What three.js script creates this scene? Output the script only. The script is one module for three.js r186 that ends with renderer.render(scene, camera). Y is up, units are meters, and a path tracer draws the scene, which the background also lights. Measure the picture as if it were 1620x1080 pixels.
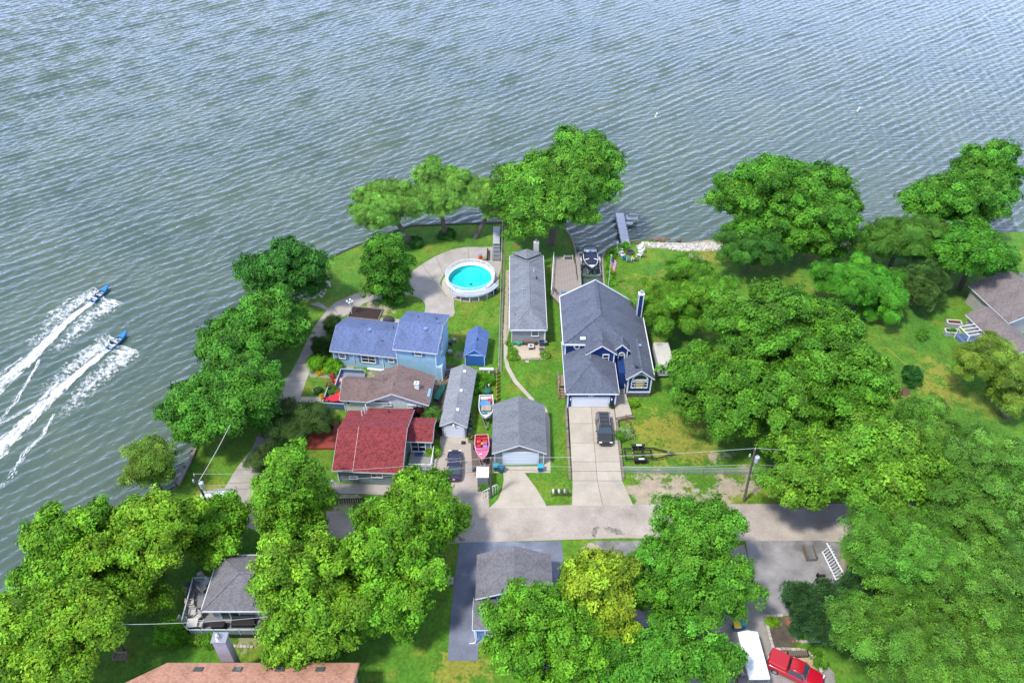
import * as THREE from 'three';
import { MarchingCubes } from 'three/addons/objects/MarchingCubes.js';
import { mergeGeometries, mergeVertices } from 'three/addons/utils/BufferGeometryUtils.js';

// ---------- camera, sky, sun, exposure ----------
const scene = new THREE.Scene();
const camera = new THREE.PerspectiveCamera(46.4, 1024 / 682, 1, 4000);
camera.position.set(0, 77, 0);
camera.rotation.x = -41 * Math.PI / 180;
const renderer = new THREE.WebGLRenderer({ antialias: true });
renderer.toneMapping = THREE.LinearToneMapping;
renderer.toneMappingExposure = 1.28;
renderer.shadowMap.enabled = true;

const sunDir = new THREE.Vector3(-0.37, 0.86, 0.28).normalize();
const sun = new THREE.DirectionalLight(new THREE.Color(1.0, 0.955, 0.85), 3.5);
sun.position.copy(sunDir).multiplyScalar(300).add(new THREE.Vector3(10, 0, -80));
sun.target.position.set(10, 0, -80);
sun.castShadow = true;
sun.shadow.radius = 12;
sun.shadow.mapSize.set(4096, 4096);
Object.assign(sun.shadow.camera, { left: -110, right: 110, top: 110, bottom: -110, near: 10, far: 600 });
scene.add(sun, sun.target);

// value noise, seeded
function rng(seed) { let s = seed >>> 0; return () => { s = (s + 0x6D2B79F5) | 0; let t = Math.imul(s ^ (s >>> 15), 1 | s); t = (t + Math.imul(t ^ (t >>> 7), 61 | t)) ^ t; return ((t ^ (t >>> 14)) >>> 0) / 4294967296; }; }
const hashTable = new Float32Array(65536); { const r = rng(77); for (let i = 0; i < 65536; i++) hashTable[i] = r(); }
function h2(x, y) { return hashTable[((x & 255) * 256 + (y & 255)) & 65535]; }
function vnoise(x, y, per = 256) {
  const xi = Math.floor(x), yi = Math.floor(y); let fx = x - xi, fy = y - yi;
  fx = fx * fx * (3 - 2 * fx); fy = fy * fy * (3 - 2 * fy);
  const m = v => ((v % per) + per) % per;
  const a = h2(m(xi), m(yi)), b = h2(m(xi + 1), m(yi)), c = h2(m(xi), m(yi + 1)), d = h2(m(xi + 1), m(yi + 1));
  return a + (b - a) * fx + (c - a) * fy + (a - b - c + d) * fx * fy;
}
function fbm(x, y, oct = 4, per = 256) { let s = 0, a = 0.5, n = 0; for (let i = 0; i < oct; i++) { s += a * vnoise(x + i * 17, y + i * 31, per); n += a; a *= 0.5; x *= 2; y *= 2; per *= 2; if (per > 256) per = 256; } return s / n; }

// hazy bright sky: pale cloud sheet with thin blue gaps
{
  const W = 512, Hh = 256, d = new Float32Array(W * Hh * 4);
  for (let j = 0; j < Hh; j++) for (let i = 0; i < W; i++) {
    const el = ((j + 0.5) / Hh - 0.5) * Math.PI, az = (i + 0.5) / W * Math.PI * 2 - Math.PI;
    const k = (j * W + i) * 4;
    const up = Math.max(0, Math.sin(el));
    const c = 2.2 / (up + 0.25);
    const cx = Math.cos(az) * Math.cos(el) * c, cy = Math.sin(az) * Math.cos(el) * c;
    let cl = fbm(cx + 40, cy + 60, 5); cl = Math.min(1, Math.max(0, (cl - 0.36) * 3.2));
    const hz = Math.pow(1 - up, 3.6); // pale bright haze towards the horizon
    const blue = [0.36 + 1.9 * hz, 0.47 + 2.45 * hz, 0.78 + 4.3 * hz];
    const white = [0.62 + 1.8 * hz, 0.70 + 2.35 * hz, 0.88 + 4.3 * hz];
    for (let q = 0; q < 3; q++) {
      let v = blue[q] + (white[q] - blue[q]) * (0.25 + 0.75 * cl);
      if (el < 0) v = [0.14, 0.17, 0.15][q];
      d[k + q] = v;
    }
    d[k + 3] = 1;
  }
  const t = new THREE.DataTexture(d, W, Hh, THREE.RGBAFormat, THREE.FloatType);
  t.mapping = THREE.EquirectangularReflectionMapping; t.magFilter = t.minFilter = THREE.LinearFilter; t.wrapS = THREE.RepeatWrapping; t.needsUpdate = true;
  scene.background = t; scene.environment = t;
  scene.backgroundIntensity = 1.0; scene.environmentIntensity = 1.0;
}

// ---------- helpers ----------
const V3 = (x, y, z) => new THREE.Vector3(x, y, z);
const lin = (r, g, b) => new THREE.Color().setRGB(r, g, b);
const usedNames = {};
function numbered(n) { const k = usedNames[n] = (usedNames[n] ?? -1) + 1; return k ? n + '_' + String(k).padStart(3, '0') : n; }
function finish(o) { o.traverse(c => { if (c.isMesh) { c.castShadow = true; c.receiveShadow = true; } }); return o; }
function thing(name, label, category, pos = [0, 0, 0], turn = 0, group) {
  const o = new THREE.Group(); o.name = numbered(name); o.position.set(...pos); o.rotation.y = turn;
  o.userData = { label, category }; if (group) o.userData.group = group; scene.add(o); return o;
}
function tag(o, label, category, group) { o.userData.label = label; o.userData.category = category; if (group) o.userData.group = group; return o; }
function copyOf(root, pos, turn, label) { const r = root.clone(); r.name = numbered(root.name.replace(/_\d{3}$/, '')); r.userData = { ...root.userData }; if (label) r.userData.label = label; r.position.set(...pos); r.rotation.y = turn; scene.add(r); return r; }
function part(name, geos, m, parent) {
  const list = (Array.isArray(geos) ? geos : [geos]).map(g => g.index ? g.toNonIndexed() : g);
  const g = list.length === 1 ? list[0] : mergeGeometries(list.map(strip));
  const me = new THREE.Mesh(g, m); me.name = parent ? name : numbered(name); me.castShadow = me.receiveShadow = true; (parent ?? scene).add(me); return me;
}
function strip(g) { for (const k of Object.keys(g.attributes)) if (!['position', 'normal', 'uv'].includes(k)) g.deleteAttribute(k); if (!g.attributes.uv) planeUV(g); return g; }
function structure(name, geos, m) { const o = part(name, geos, m); o.userData.kind = 'structure'; return o; }
// uv in metres on every face: u level along the face, v up the slope
function planeUV(g) {
  const p = g.attributes.position, uv = new Float32Array(p.count * 2), a = V3(), b = V3(), c = V3(), n = V3(), U = V3(), W = V3();
  for (let i = 0; i < p.count; i += 3) {
    a.fromBufferAttribute(p, i); b.fromBufferAttribute(p, i + 1); c.fromBufferAttribute(p, i + 2);
    n.copy(b).sub(a).cross(W.copy(c).sub(a)).normalize();
    if (Math.abs(n.y) > 0.999) { U.set(1, 0, 0); } else U.set(0, 1, 0).cross(n).normalize();
    W.copy(n).cross(U);
    for (let k = 0; k < 3; k++) { const q = k === 0 ? a : k === 1 ? b : c; uv[(i + k) * 2] = q.dot(U); uv[(i + k) * 2 + 1] = q.dot(W); }
  }
  g.setAttribute('uv', new THREE.BufferAttribute(uv, 2)); return g;
}
function tris(list) { // list of triangles of [x,y,z]
  const a = new Float32Array(list.length * 9); let i = 0; for (const t of list) for (const p of t) { a[i++] = p[0]; a[i++] = p[1]; a[i++] = p[2]; }
  const g = new THREE.BufferGeometry(); g.setAttribute('position', new THREE.BufferAttribute(a, 3)); g.computeVertexNormals(); return planeUV(g);
}
function bx(w, h, d, x = 0, y = 0, z = 0, ry = 0, rx = 0, rz = 0) { // box with its bottom at y
  let g = new THREE.BoxGeometry(w, h, d).toNonIndexed(); g.translate(0, h / 2, 0); if (rx) g.rotateX(rx); if (rz) g.rotateZ(rz); planeUV(g); if (ry) g.rotateY(ry); g.translate(x, y, z); return g;
}
// box with chamfered vertical and top edges
function cbx(w, h, d, r, x = 0, y = 0, z = 0, ry = 0) {
  const s = new THREE.Shape(), a = w / 2 - r, b = d / 2 - r, q = r * 0.6;
  s.moveTo(-a, -b - r + q); s.lineTo(a, -b - r + q); s.lineTo(a + r - q, -b); s.lineTo(a + r - q, b); s.lineTo(a, b + r - q); s.lineTo(-a, b + r - q); s.lineTo(-a - r + q, b); s.lineTo(-a - r + q, -b); s.closePath();
  const g0 = new THREE.ExtrudeGeometry(s, { depth: h - q * 2, bevelEnabled: true, bevelSize: q, bevelThickness: q, bevelSegments: 2, steps: 1 });
  const g = g0.index ? g0.toNonIndexed() : g0; g.rotateX(-Math.PI / 2); g.translate(0, q, 0); planeUV(g); if (ry) g.rotateY(ry); g.translate(x, y, z); return g;
}
function bar(a, b, w, h = w) { // square bar from a to b
  const A = V3(...a), B = V3(...b), L = A.distanceTo(B); const g = new THREE.BoxGeometry(w, h, L).toNonIndexed(); planeUV(g);
  const m = new THREE.Matrix4().lookAt(A, B, Math.abs(B.y - A.y) > 0.98 * L ? V3(1, 0, 0) : V3(0, 1, 0)); g.applyMatrix4(m); g.translate((A.x + B.x) / 2, (A.y + B.y) / 2, (A.z + B.z) / 2); return g;
}
function cyl(r0, r1, h, x = 0, y = 0, z = 0, seg = 14) { const g = new THREE.CylinderGeometry(r1, r0, h, seg).toNonIndexed(); g.translate(x, y + h / 2, z); return g; }
function rod(a, b, r0, r1 = r0, seg = 8) {
  const A = V3(...a), B = V3(...b), L = A.distanceTo(B); const g = new THREE.CylinderGeometry(r1, r0, L, seg).toNonIndexed(); g.translate(0, L / 2, 0);
  g.applyQuaternion(new THREE.Quaternion().setFromUnitVectors(V3(0, 1, 0), B.clone().sub(A).normalize())); g.translate(A.x, A.y, A.z); return g;
}
function tube(pts, r, seg = 24, rad = 6, closed = false) { return new THREE.TubeGeometry(new THREE.CatmullRomCurve3(pts.map(p => V3(...p)), closed), seg, r, rad, closed).toNonIndexed(); }
function lathe(pts, seg = 24) { return new THREE.LatheGeometry(pts.map(p => new THREE.Vector2(p[0], p[1])), seg).toNonIndexed(); }
function at(g, x, y, z, ry = 0) { if (ry) g.rotateY(ry); g.translate(x, y, z); return g; }
// flat sheet or slab from a plan outline [[x,z],...]: top at y, thick downwards
function slab(poly, y, thick = 0, holes = []) {
  const s = new THREE.Shape(poly.map(p => new THREE.Vector2(p[0], -p[1])));
  for (const h of holes) s.holes.push(new THREE.Path(h.map(p => new THREE.Vector2(p[0], -p[1]))));
  const g0 = thick ? new THREE.ExtrudeGeometry(s, { depth: thick, bevelEnabled: false }) : new THREE.ShapeGeometry(s);
  const g = g0.index ? g0.toNonIndexed() : g0; g.rotateX(-Math.PI / 2); g.translate(0, y - thick, 0); g.computeVertexNormals(); return planeUV(g);
}
// planar polygon in 3-D (convex, counter-clockwise from outside) with thickness along its normal
function plate(pts, thick) {
  const n = V3(...pts[1]).sub(V3(...pts[0])).cross(V3(...pts[2]).sub(V3(...pts[0]))).normalize().multiplyScalar(-thick);
  const low = pts.map(p => [p[0] + n.x, p[1] + n.y, p[2] + n.z]), out = [];
  for (let i = 1; i < pts.length - 1; i++) { out.push([pts[0], pts[i], pts[i + 1]]); out.push([low[0], low[i + 1], low[i]]); }
  for (let i = 0; i < pts.length; i++) { const j = (i + 1) % pts.length; out.push([pts[i], low[i], low[j]], [pts[i], low[j], pts[j]]); }
  return tris(out);
}
function inside(poly, x, z) { let c = false; for (let i = 0, j = poly.length - 1; i < poly.length; j = i++) { const a = poly[i], b = poly[j]; if ((a[1] > z) !== (b[1] > z) && x < (b[0] - a[0]) * (z - a[1]) / (b[1] - a[1]) + a[0]) c = !c; } return c; }
function smooth(poly, n = 4, closed = false) { const c = new THREE.CatmullRomCurve3(poly.map(p => V3(p[0], 0, p[1])), closed, 'centripetal'); return c.getPoints((poly.length) * n).map(p => [p.x, p.z]); }

// ---------- textures and materials ----------
function dataTex(W, Hh, fn, srgb = false) {
  const d = new Uint8Array(W * Hh * 4); const o = [0, 0, 0, 255];
  for (let j = 0; j < Hh; j++) for (let i = 0; i < W; i++) { o[3] = 255; fn(i / W, j / Hh, o, i, j); const k = (j * W + i) * 4; for (let q = 0; q < 4; q++) d[k + q] = Math.max(0, Math.min(255, q < 3 || o[3] !== 255 ? o[q] : 255)); }
  const t = new THREE.DataTexture(d, W, Hh, THREE.RGBAFormat); t.magFilter = THREE.LinearFilter; t.minFilter = THREE.LinearMipmapLinearFilter; t.generateMipmaps = true; t.wrapS = t.wrapT = THREE.RepeatWrapping; if (srgb) t.colorSpace = THREE.SRGBColorSpace; t.needsUpdate = true; return t;
}
function rep(t, u, v = u) { const c = t.clone(); c.repeat.set(u, v); c.needsUpdate = true; return c; }
function mat(color, rough = 0.8, extra = {}) { return new THREE.MeshStandardMaterial({ color, roughness: rough, metalness: 0, ...extra }); }
const grainTex = dataTex(256, 256, (u, v, o) => { const a = fbm(u * 32, v * 32, 4, 32), b = fbm(u * 4, v * 4, 3, 4); const s = 205 + (a - 0.5) * 70 + (b - 0.5) * 60; o[0] = o[1] = o[2] = s; });
const grain = rep(grainTex, 0.25);

// ---------- lake ----------
const WATER = -0.75;
const landShape = [...smooth([[-40.57, -62.08], [-40.21, -70.62], [-39.69, -75.57], [-38.64, -83.1], [-37, -91.47], [-33.51, -97.59], [-30.85, -99.2], [-30.29, -100.5], [-29.4, -103.52], [-32.18, -108.07], [-28.39, -111.93], [-23.03, -116.16], [-17.89, -119.77]], 3), ...[[-1.69, -120.8], [2.47, -120.6], [6.97, -120.8]], ...smooth([[8.1, -120.8], [10.12, -116.75], [10.79, -111.37], [10.97, -104.2]], 3),
  ...[[10.73, -100.5], [14.74, -100.5]], ...smooth([[14.86, -104.2], [15.3, -110.44], [16.35, -112.69], [18.99, -114.21], [21.82, -115.18]], 4), ...smooth([[23.15, -115.38], [28.24, -114.41], [34.83, -114.79], [42.68, -115.77], [52.59, -115.96], [61.42, -116.16], [70.42, -116.75], [82.88, -117.55], [91.92, -117.95], [110.35, -119.16], [179.19, -121.22]], 3),
  [330, -110], [330, 60], [-110, 60], ...smooth([[-70.33, -30.1], [-55.64, -39.84], [-50.67, -45.85], [-45.42, -53.42], [-42.75, -58.28]], 3)];
const waves = []; {
  const r = rng(5), g = () => (r() + r() + r() - 1.5) * 1.15;
  for (let i = 0; i < 46; i++) { const L = 0.95 * Math.pow(3.0, Math.pow(r(), 1.15)), th = 0.95 + g() * 0.30 + (i % 6 === 0 ? -0.7 : 0); waves.push([Math.cos(th) * 2 * Math.PI / L, Math.sin(th) * 2 * Math.PI / L, r() * 6.283, L * 0.0070 * (0.6 + 0.8 * r())]); }
}
function waveAt(x, z) {
  const gust = 0.78 + 0.44 * vnoise(x * 0.035 + 9, z * 0.05 + 3);
  const wx = x + 1.2 * vnoise(x * 0.09, z * 0.09 + 50), wz = z + 1.2 * vnoise(x * 0.09 + 80, z * 0.09);
  let s = 0; for (let i = 0; i < waves.length; i++) { const w = waves[i]; const q = Math.sin(w[0] * wx + w[1] * wz + w[2]); s += w[3] * (q + 0.25 * (q * q - 0.5)); } return WATER + s * gust;
}
const chopTex = (() => { // fine ripples, periodic over the tile
  const r = rng(9), ws = []; for (let i = 0; i < 60; i++) { const th = 0.93 + (r() + r() - 1) * 1.0, k = 18 + Math.pow(r(), 1.5) * 80; ws.push([Math.round(Math.cos(th) * k), Math.round(Math.sin(th) * k), r() * 6.283, 1 / Math.pow(k, 0.9)]); }
  const N = 768, S = new Float32Array(N * N), sn = new Float32Array(4096); for (let i = 0; i < 4096; i++) sn[i] = Math.sin(i / 4096 * 2 * Math.PI);
  let mx = 0; for (let j = 0; j < N; j++) for (let i = 0; i < N; i++) { let s = 0; for (const w of ws) s += w[3] * sn[((((w[0] * i + w[1] * j) / N) * 4096 + w[2] * 651.9) | 0) & 4095]; S[j * N + i] = s; mx = Math.max(mx, Math.abs(s)); }
  return dataTex(N, N, (u, v, o, i, j) => { const q = 128 + 120 * S[j * N + i] / mx; o[0] = o[1] = o[2] = q; });
})();
const silt = dataTex(512, 512, (u, v, o) => { const a = fbm(u * 6, v * 6, 5, 6), b = fbm(u * 24 + 9, v * 24, 3, 24); const s = (a - 0.5) * 1.1 + (b - 0.5) * 0.4; o[0] = 176 + 50 * s; o[1] = 196 + 34 * s; o[2] = 180 + 18 * s; }, true);
const waterMat = new THREE.MeshPhysicalMaterial({ color: lin(0.152, 0.184, 0.168), roughness: 0.16, ior: 1.55, map: rep(silt, 1 / 63), bumpMap: rep(chopTex, 1 / 29), bumpScale: 0.12 });
{
  const xs = [], zs = []; for (let x = -176; x <= 176; x += 0.42) xs.push(x);
  for (let z = -30; z > -262;) { zs.push(z); z -= z > -90 ? 0.36 : z > -150 ? 0.42 : 0.55; }
  const nx = xs.length, id = new Int32Array(nx * zs.length).fill(-1), pos = [], uv = [], idx = [];
  const put = (i, j) => { const k = j * nx + i; if (id[k] < 0) { id[k] = pos.length / 3; pos.push(xs[i], waveAt(xs[i], zs[j]), zs[j]); uv.push(xs[i], zs[j]); } return id[k]; };
  for (let j = 0; j < zs.length - 1; j++) for (let i = 0; i < nx - 1; i++) {
    const x = xs[i], z = zs[j];
    if (Math.abs(x) > 40 + 0.56 * -z) continue;
    if (z > -126 && inside(landShape, x - 2, z) && inside(landShape, x + 2.5, z) && inside(landShape, x, z - 2) && inside(landShape, x, z + 2)) continue;
    const a = put(i, j), b = put(i + 1, j), c = put(i + 1, j + 1), d = put(i, j + 1); idx.push(a, b, c, a, c, d);
  }
  const g = new THREE.BufferGeometry(); g.setAttribute('position', new THREE.Float32BufferAttribute(pos, 3)); g.setAttribute('uv', new THREE.Float32BufferAttribute(uv, 2)); g.setIndex(idx); g.computeVertexNormals();
  const m = new THREE.Mesh(g, waterMat); m.name = 'lake'; m.receiveShadow = true; m.userData.kind = 'structure'; scene.add(m);
  const far = structure('open_water', slab([[-2500, -262], [-2500, -3000], [2500, -3000], [2500, -262]], WATER), waterMat);
  structure('lake_bed', slab([[-700, -1200], [700, -1200], [700, 200], [-700, 200]], WATER - 1.6), mat(lin(0.07, 0.075, 0.05), 1));
}

// ---------- land, lawns, road, paving ----------
// worn and bleached grass: plan place, radius, strength, tone (0 straw, 1 bare earth)
const dry = [[[19.41, -70.95], 4.2, .8, 0], [[21.54, -68.76], 3.6, .7, 0], [[23.29, -67.15], 3, .7, 0], [[19.35, -67.68], 2.8, .6, 0], [[22.67, -73.22], 2.4, .5, 0], [[16.39, -69.85], 2, .25, 0], [[22.33, -102.5], 3.4, .55, 0], [[19.19, -101.66], 2.4, .4, 0], [[26.02, -106.82], 2, .35, 0], [[33.79, -110.44], 2.6, .9, 0], [[21.66, -83.76], 2.4, .6, 0], [[59.95, -82.44], 2.4, .75, 0], [[60.93, -80.5], 2.2, .7, 0], [[58.78, -77.38], 2.6, .8, 0], [[51.86, -77.38], 2.4, .5, 0], [[61.11, -76.77], 2, .5, 0], [[-4.74, -38.52], 3, .8, 0], [[-3.21, -40.17], 1.6, .7, 0], [[-36.81, -61.11], 2.2, .8, 0], [[64.02, -75.57], 3, .4, 0], [[-6.9, -97.59], 2.6, .3, 0], [[-3.87, -94.47], 2.2, .25, 0], [[-7.05, -90.01], 1.8, .5, 0], [[8.23, -85.79], 2, .2, 0], [[3.53, -80.5], 2, .25, 0], [[4.62, -61.59], 2, .2, 0], [[27.3, -59.68], 2, .5, 0], [[30.83, -60.15], 2, .5, 0], [[16.78, -80.5], 2, .4, 0],
  [[17.32, -61.59], 2.6, 1, 1], [[19.13, -60.82], 2.8, 1, 1], [[15.3, -60.82], 1.6, .9, 1], [[15.93, -59.68], 2, .9, 1], [[20.86, -59.68], 2.6, .9, 1], [[24.23, -59.49], 2.2, .9, 1], [[26.17, -61.59], 1.8, .9, 1], [[28.21, -62.08], 1.6, .9, 1], [[33.04, -59.87], 1.8, 1, 1], [[25.84, -65.8], 1.2, .9, 1], [[27, -66.42], .9, .9, 1], [[28.99, -63.86], 1.4, .7, 1], [[30.71, -109.89], 1.8, .6, 1], [[-8.73, -81.79], 1.6, .9, 1], [[-9.71, -80.5], 2, .8, 1], [[-10.51, -79.24], 2, .8, 1], [[-24.09, -82.05], 2, .8, 1], [[-22.23, -81.53], 2.4, .9, 1], [[-19.43, -80.5], 3, .9, 1], [[-19.36, -57.37], 3, .8, 1], [[-16.42, -57.64], 2, .8, 1], [[33.08, -48.13], 3, .7, 1], [[34.11, -44.74], 3, .5, 1], [[49.2, -42.58], 6, .8, 1], [[45.11, -45.47], 4, .5, 1], [[-6.86, -85.79], 1.2, .5, 1], [[36.46, -50.11], 2.5, .8, 1], [[9.31, -52.57], 1.2, .9, 1], [[-25.17, -43.65], 1.6, .8, 1], [[-26.72, -41.88], 1.5, .6, 1], [[-21.44, -41.54], 1.5, .7, 1], [[-20.5, -96.02], 2.4, .9, 1], [[-22.83, -95.24], 2, .9, 1]];
const lawnTex = (() => {
  const X0 = -64, X1 = 106, Z0 = -128, Z1 = -26, W = 2048, Hh = 1229;
  const t = dataTex(W, Hh, (u, v, o) => {
    const x = X0 + u * (X1 - X0), z = Z0 + v * (Z1 - Z0);
    const f = fbm(x * 0.9 + 300, z * 0.9 + 300, 3), m = fbm(x * 0.16 + 100, z * 0.16 + 40, 4), g = vnoise(x * 5.3 + 400, z * 5.3 + 400), c = fbm(x * 0.42 + 11, z * 0.42 + 500, 3);
    const mow = Math.sin((x * 0.96 + z * 0.28) * 3.3 + 3 * m) * 0.05;
    let r = 0.088 + 0.06 * (m - 0.5) + 0.05 * (c - 0.5), gg = 0.212 + 0.07 * (m - 0.5) + 0.035 * (f - 0.5), b = 0.012 + 0.006 * (f - 0.5);
    const k = 0.86 + 0.30 * (f - 0.5) + 0.55 * (g - 0.5) + mow + 0.10; r *= k; gg *= k; b *= k;
    let ye = 0, ea = 0;
    const jx = x + 2.4 * (fbm(x * 0.35, z * 0.35 + 70, 3) - 0.5), jz = z + 2.4 * (fbm(x * 0.35 + 33, z * 0.35, 3) - 0.5);
    for (const d of dry) { const q = Math.hypot(jx - d[0][0], (jz - d[0][1]) * 1.15) / d[1]; if (q > 1.25) continue; const s = d[2] * Math.min(1, Math.max(0, (1.05 - q) * 1.7 + (f - 0.5) * 3.6 + (g - 0.5) * 1.3)); if (d[3]) ea = Math.max(ea, Math.min(1, s)); else ye = Math.max(ye, Math.min(1, s)); }
    const wy = Math.max(0, (c - 0.62) * 2.0); ye = Math.max(ye, Math.min(0.3, wy));
    const n = 0.8 + 0.4 * g; r += (0.34 * n - r) * ye * 0.72; gg += (0.26 * n - gg) * ye * 0.72; b += (0.045 * n - b) * ye * 0.72;
    const e = 0.78 + 0.44 * fbm(x * 2.3, z * 2.3, 3); r += (0.40 * e - r) * ea; gg += (0.325 * e - gg) * ea; b += (0.25 * e - b) * ea;
    const s2 = q => 255 * (q <= 0.0031308 ? 12.92 * q : 1.055 * Math.pow(q, 1 / 2.4) - 0.055);
    o[0] = s2(Math.max(0, r)); o[1] = s2(Math.max(0, gg)); o[2] = s2(Math.max(0, b));
  }, true);
  t.wrapS = t.wrapT = THREE.MirroredRepeatWrapping; t.userData = { X0, X1, Z0, Z1 }; return t;
})();
const tuftBump = rep(dataTex(256, 256, (u, v, o) => { const s = 255 * (0.5 * vnoise(u * 96, v * 96, 96) + 0.5 * vnoise(u * 48, v * 48, 48)); o[0] = o[1] = o[2] = s; }), 1);
const lawnMat = mat(0xffffff, 1, { map: lawnTex, bumpMap: tuftBump, bumpScale: 0.06 });
{
  const g = slab(landShape, 0), p = g.attributes.position, uv = g.attributes.uv, e = lawnTex.userData, uv2 = new Float32Array(p.count * 2);
  for (let i = 0; i < p.count; i++) { uv.setXY(i, (p.getX(i) - e.X0) / (e.X1 - e.X0), (p.getZ(i) - e.Z0) / (e.Z1 - e.Z0)); uv2[i * 2] = p.getX(i) / 3.1; uv2[i * 2 + 1] = p.getZ(i) / 3.1; }
  g.setAttribute('uv1', new THREE.BufferAttribute(uv2, 2)); tuftBump.channel = 1;
  structure('lawn', g, lawnMat);
  // earth bank below the lawn edge
  const out = []; for (let i = 0; i < landShape.length; i++) { const a = landShape[i], b = landShape[(i + 1) % landShape.length]; out.push([[a[0], -0.01, a[1]], [b[0], -0.01, b[1]], [b[0], -2.3, b[1]]], [[a[0], -0.01, a[1]], [b[0], -2.3, b[1]], [a[0], -2.3, a[1]]]); }
  structure('bank', tris(out), mat(lin(0.10, 0.09, 0.07), 1));
}
function pave(name, poly, y, m, thick = 0.05) { return structure(name, slab(poly, y, thick), m); }
const s8 = q => 255 * (q <= 0.0031308 ? 12.92 * q : 1.055 * Math.pow(q, 1 / 2.4) - 0.055);
// cracked, patched old asphalt: stains with outlines, hairline cracks, grit
function pavingTex(seed, base, vary, stain, crack, N = 1024) {
  const r = rng(seed), cr = []; for (let i = 0; i < crack; i++) { let x = r(), y = r(), a = r() * 6.28; const L = []; for (let k = 0; k < 40; k++) { L.push([x, y]); a += (r() - 0.5) * 0.9; x += Math.cos(a) * 0.007; y += Math.sin(a) * 0.007; } cr.push(L); }
  const mk = new Uint8Array(N * N); for (const L of cr) for (let k = 0; k < L.length - 1; k++) for (let s = 0; s < 1; s += 0.1) { const x = Math.floor((L[k][0] + (L[k + 1][0] - L[k][0]) * s) * N), y = Math.floor((L[k][1] + (L[k + 1][1] - L[k][1]) * s) * N); mk[(((y % N) + N) % N) * N + ((x % N) + N) % N] = 1; }
  return dataTex(N, N, (u, v, o, i, j) => {
    const a = fbm(u * 8 + seed, v * 8, 5, 8), b = vnoise(u * 256, v * 256, 256), c = fbm(u * 5 + 3, v * 5 + seed, 4, 5), e = vnoise(u * 128 + seed, v * 128, 128);
    let k = 1 + vary * (a - 0.5) * 1.6 + 0.20 * (b - 0.5) + 0.13 * (e - 0.5); const st = Math.min(1, Math.max(0, (c - 0.57) * 9)); k *= 1 - stain * st; if (mk[j * N + i]) k *= 0.5;
    o[0] = s8(base[0] * k); o[1] = s8(base[1] * k * (1 + 0.01 * st)); o[2] = s8(base[2] * k);
  }, true);
}
const gritBump = dataTex(256, 256, (u, v, o) => { const s = 255 * (0.6 * vnoise(u * 128, v * 128, 128) + 0.4 * vnoise(u * 40, v * 40, 40)); o[0] = o[1] = o[2] = s; });
const roadMat = mat(0xffffff, 0.92, { map: rep(pavingTex(3, [0.37, 0.32, 0.285], 0.34, 0.16, 26), 1 / 17), bumpMap: rep(gritBump, 1 / 2.3), bumpScale: 0.012 });
const concreteMat = mat(0xffffff, 0.9, { map: rep(pavingTex(8, [0.36, 0.325, 0.295], 0.26, 0.10, 4), 1 / 11), bumpMap: rep(gritBump, 1 / 2), bumpScale: 0.006 });
const paleConcrete = mat(0xffffff, 0.88, { map: rep(pavingTex(14, [0.43, 0.38, 0.32], 0.16, 0.08, 2), 1 / 9.3), bumpMap: rep(gritBump, 1 / 2), bumpScale: 0.006 });
const sealMat = mat(0xffffff, 0.8, { map: rep(pavingTex(21, [0.15, 0.165, 0.22], 0.5, -0.32, 5), 1 / 13), bumpMap: rep(gritBump, 1 / 1.4), bumpScale: 0.014 });
const oldAsphalt = mat(0xffffff, 0.9, { map: rep(pavingTex(25, [0.245, 0.235, 0.24], 0.6, 0.3, 10), 1 / 12), bumpMap: rep(gritBump, 1 / 1.4), bumpScale: 0.014 });
const gravelMat = mat(0xffffff, 0.95, { map: rep(pavingTex(31, [0.33, 0.305, 0.275], 0.2, 0.1, 0), 1 / 4), bumpMap: rep(gritBump, 1 / 1.1), bumpScale: 0.05 });
const earthMat = mat(0xffffff, 1, { map: rep(pavingTex(37, [0.13, 0.105, 0.085], 0.5, 0.25, 0), 1 / 5), bumpMap: rep(gritBump, 1 / 0.9), bumpScale: 0.06 });

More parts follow.
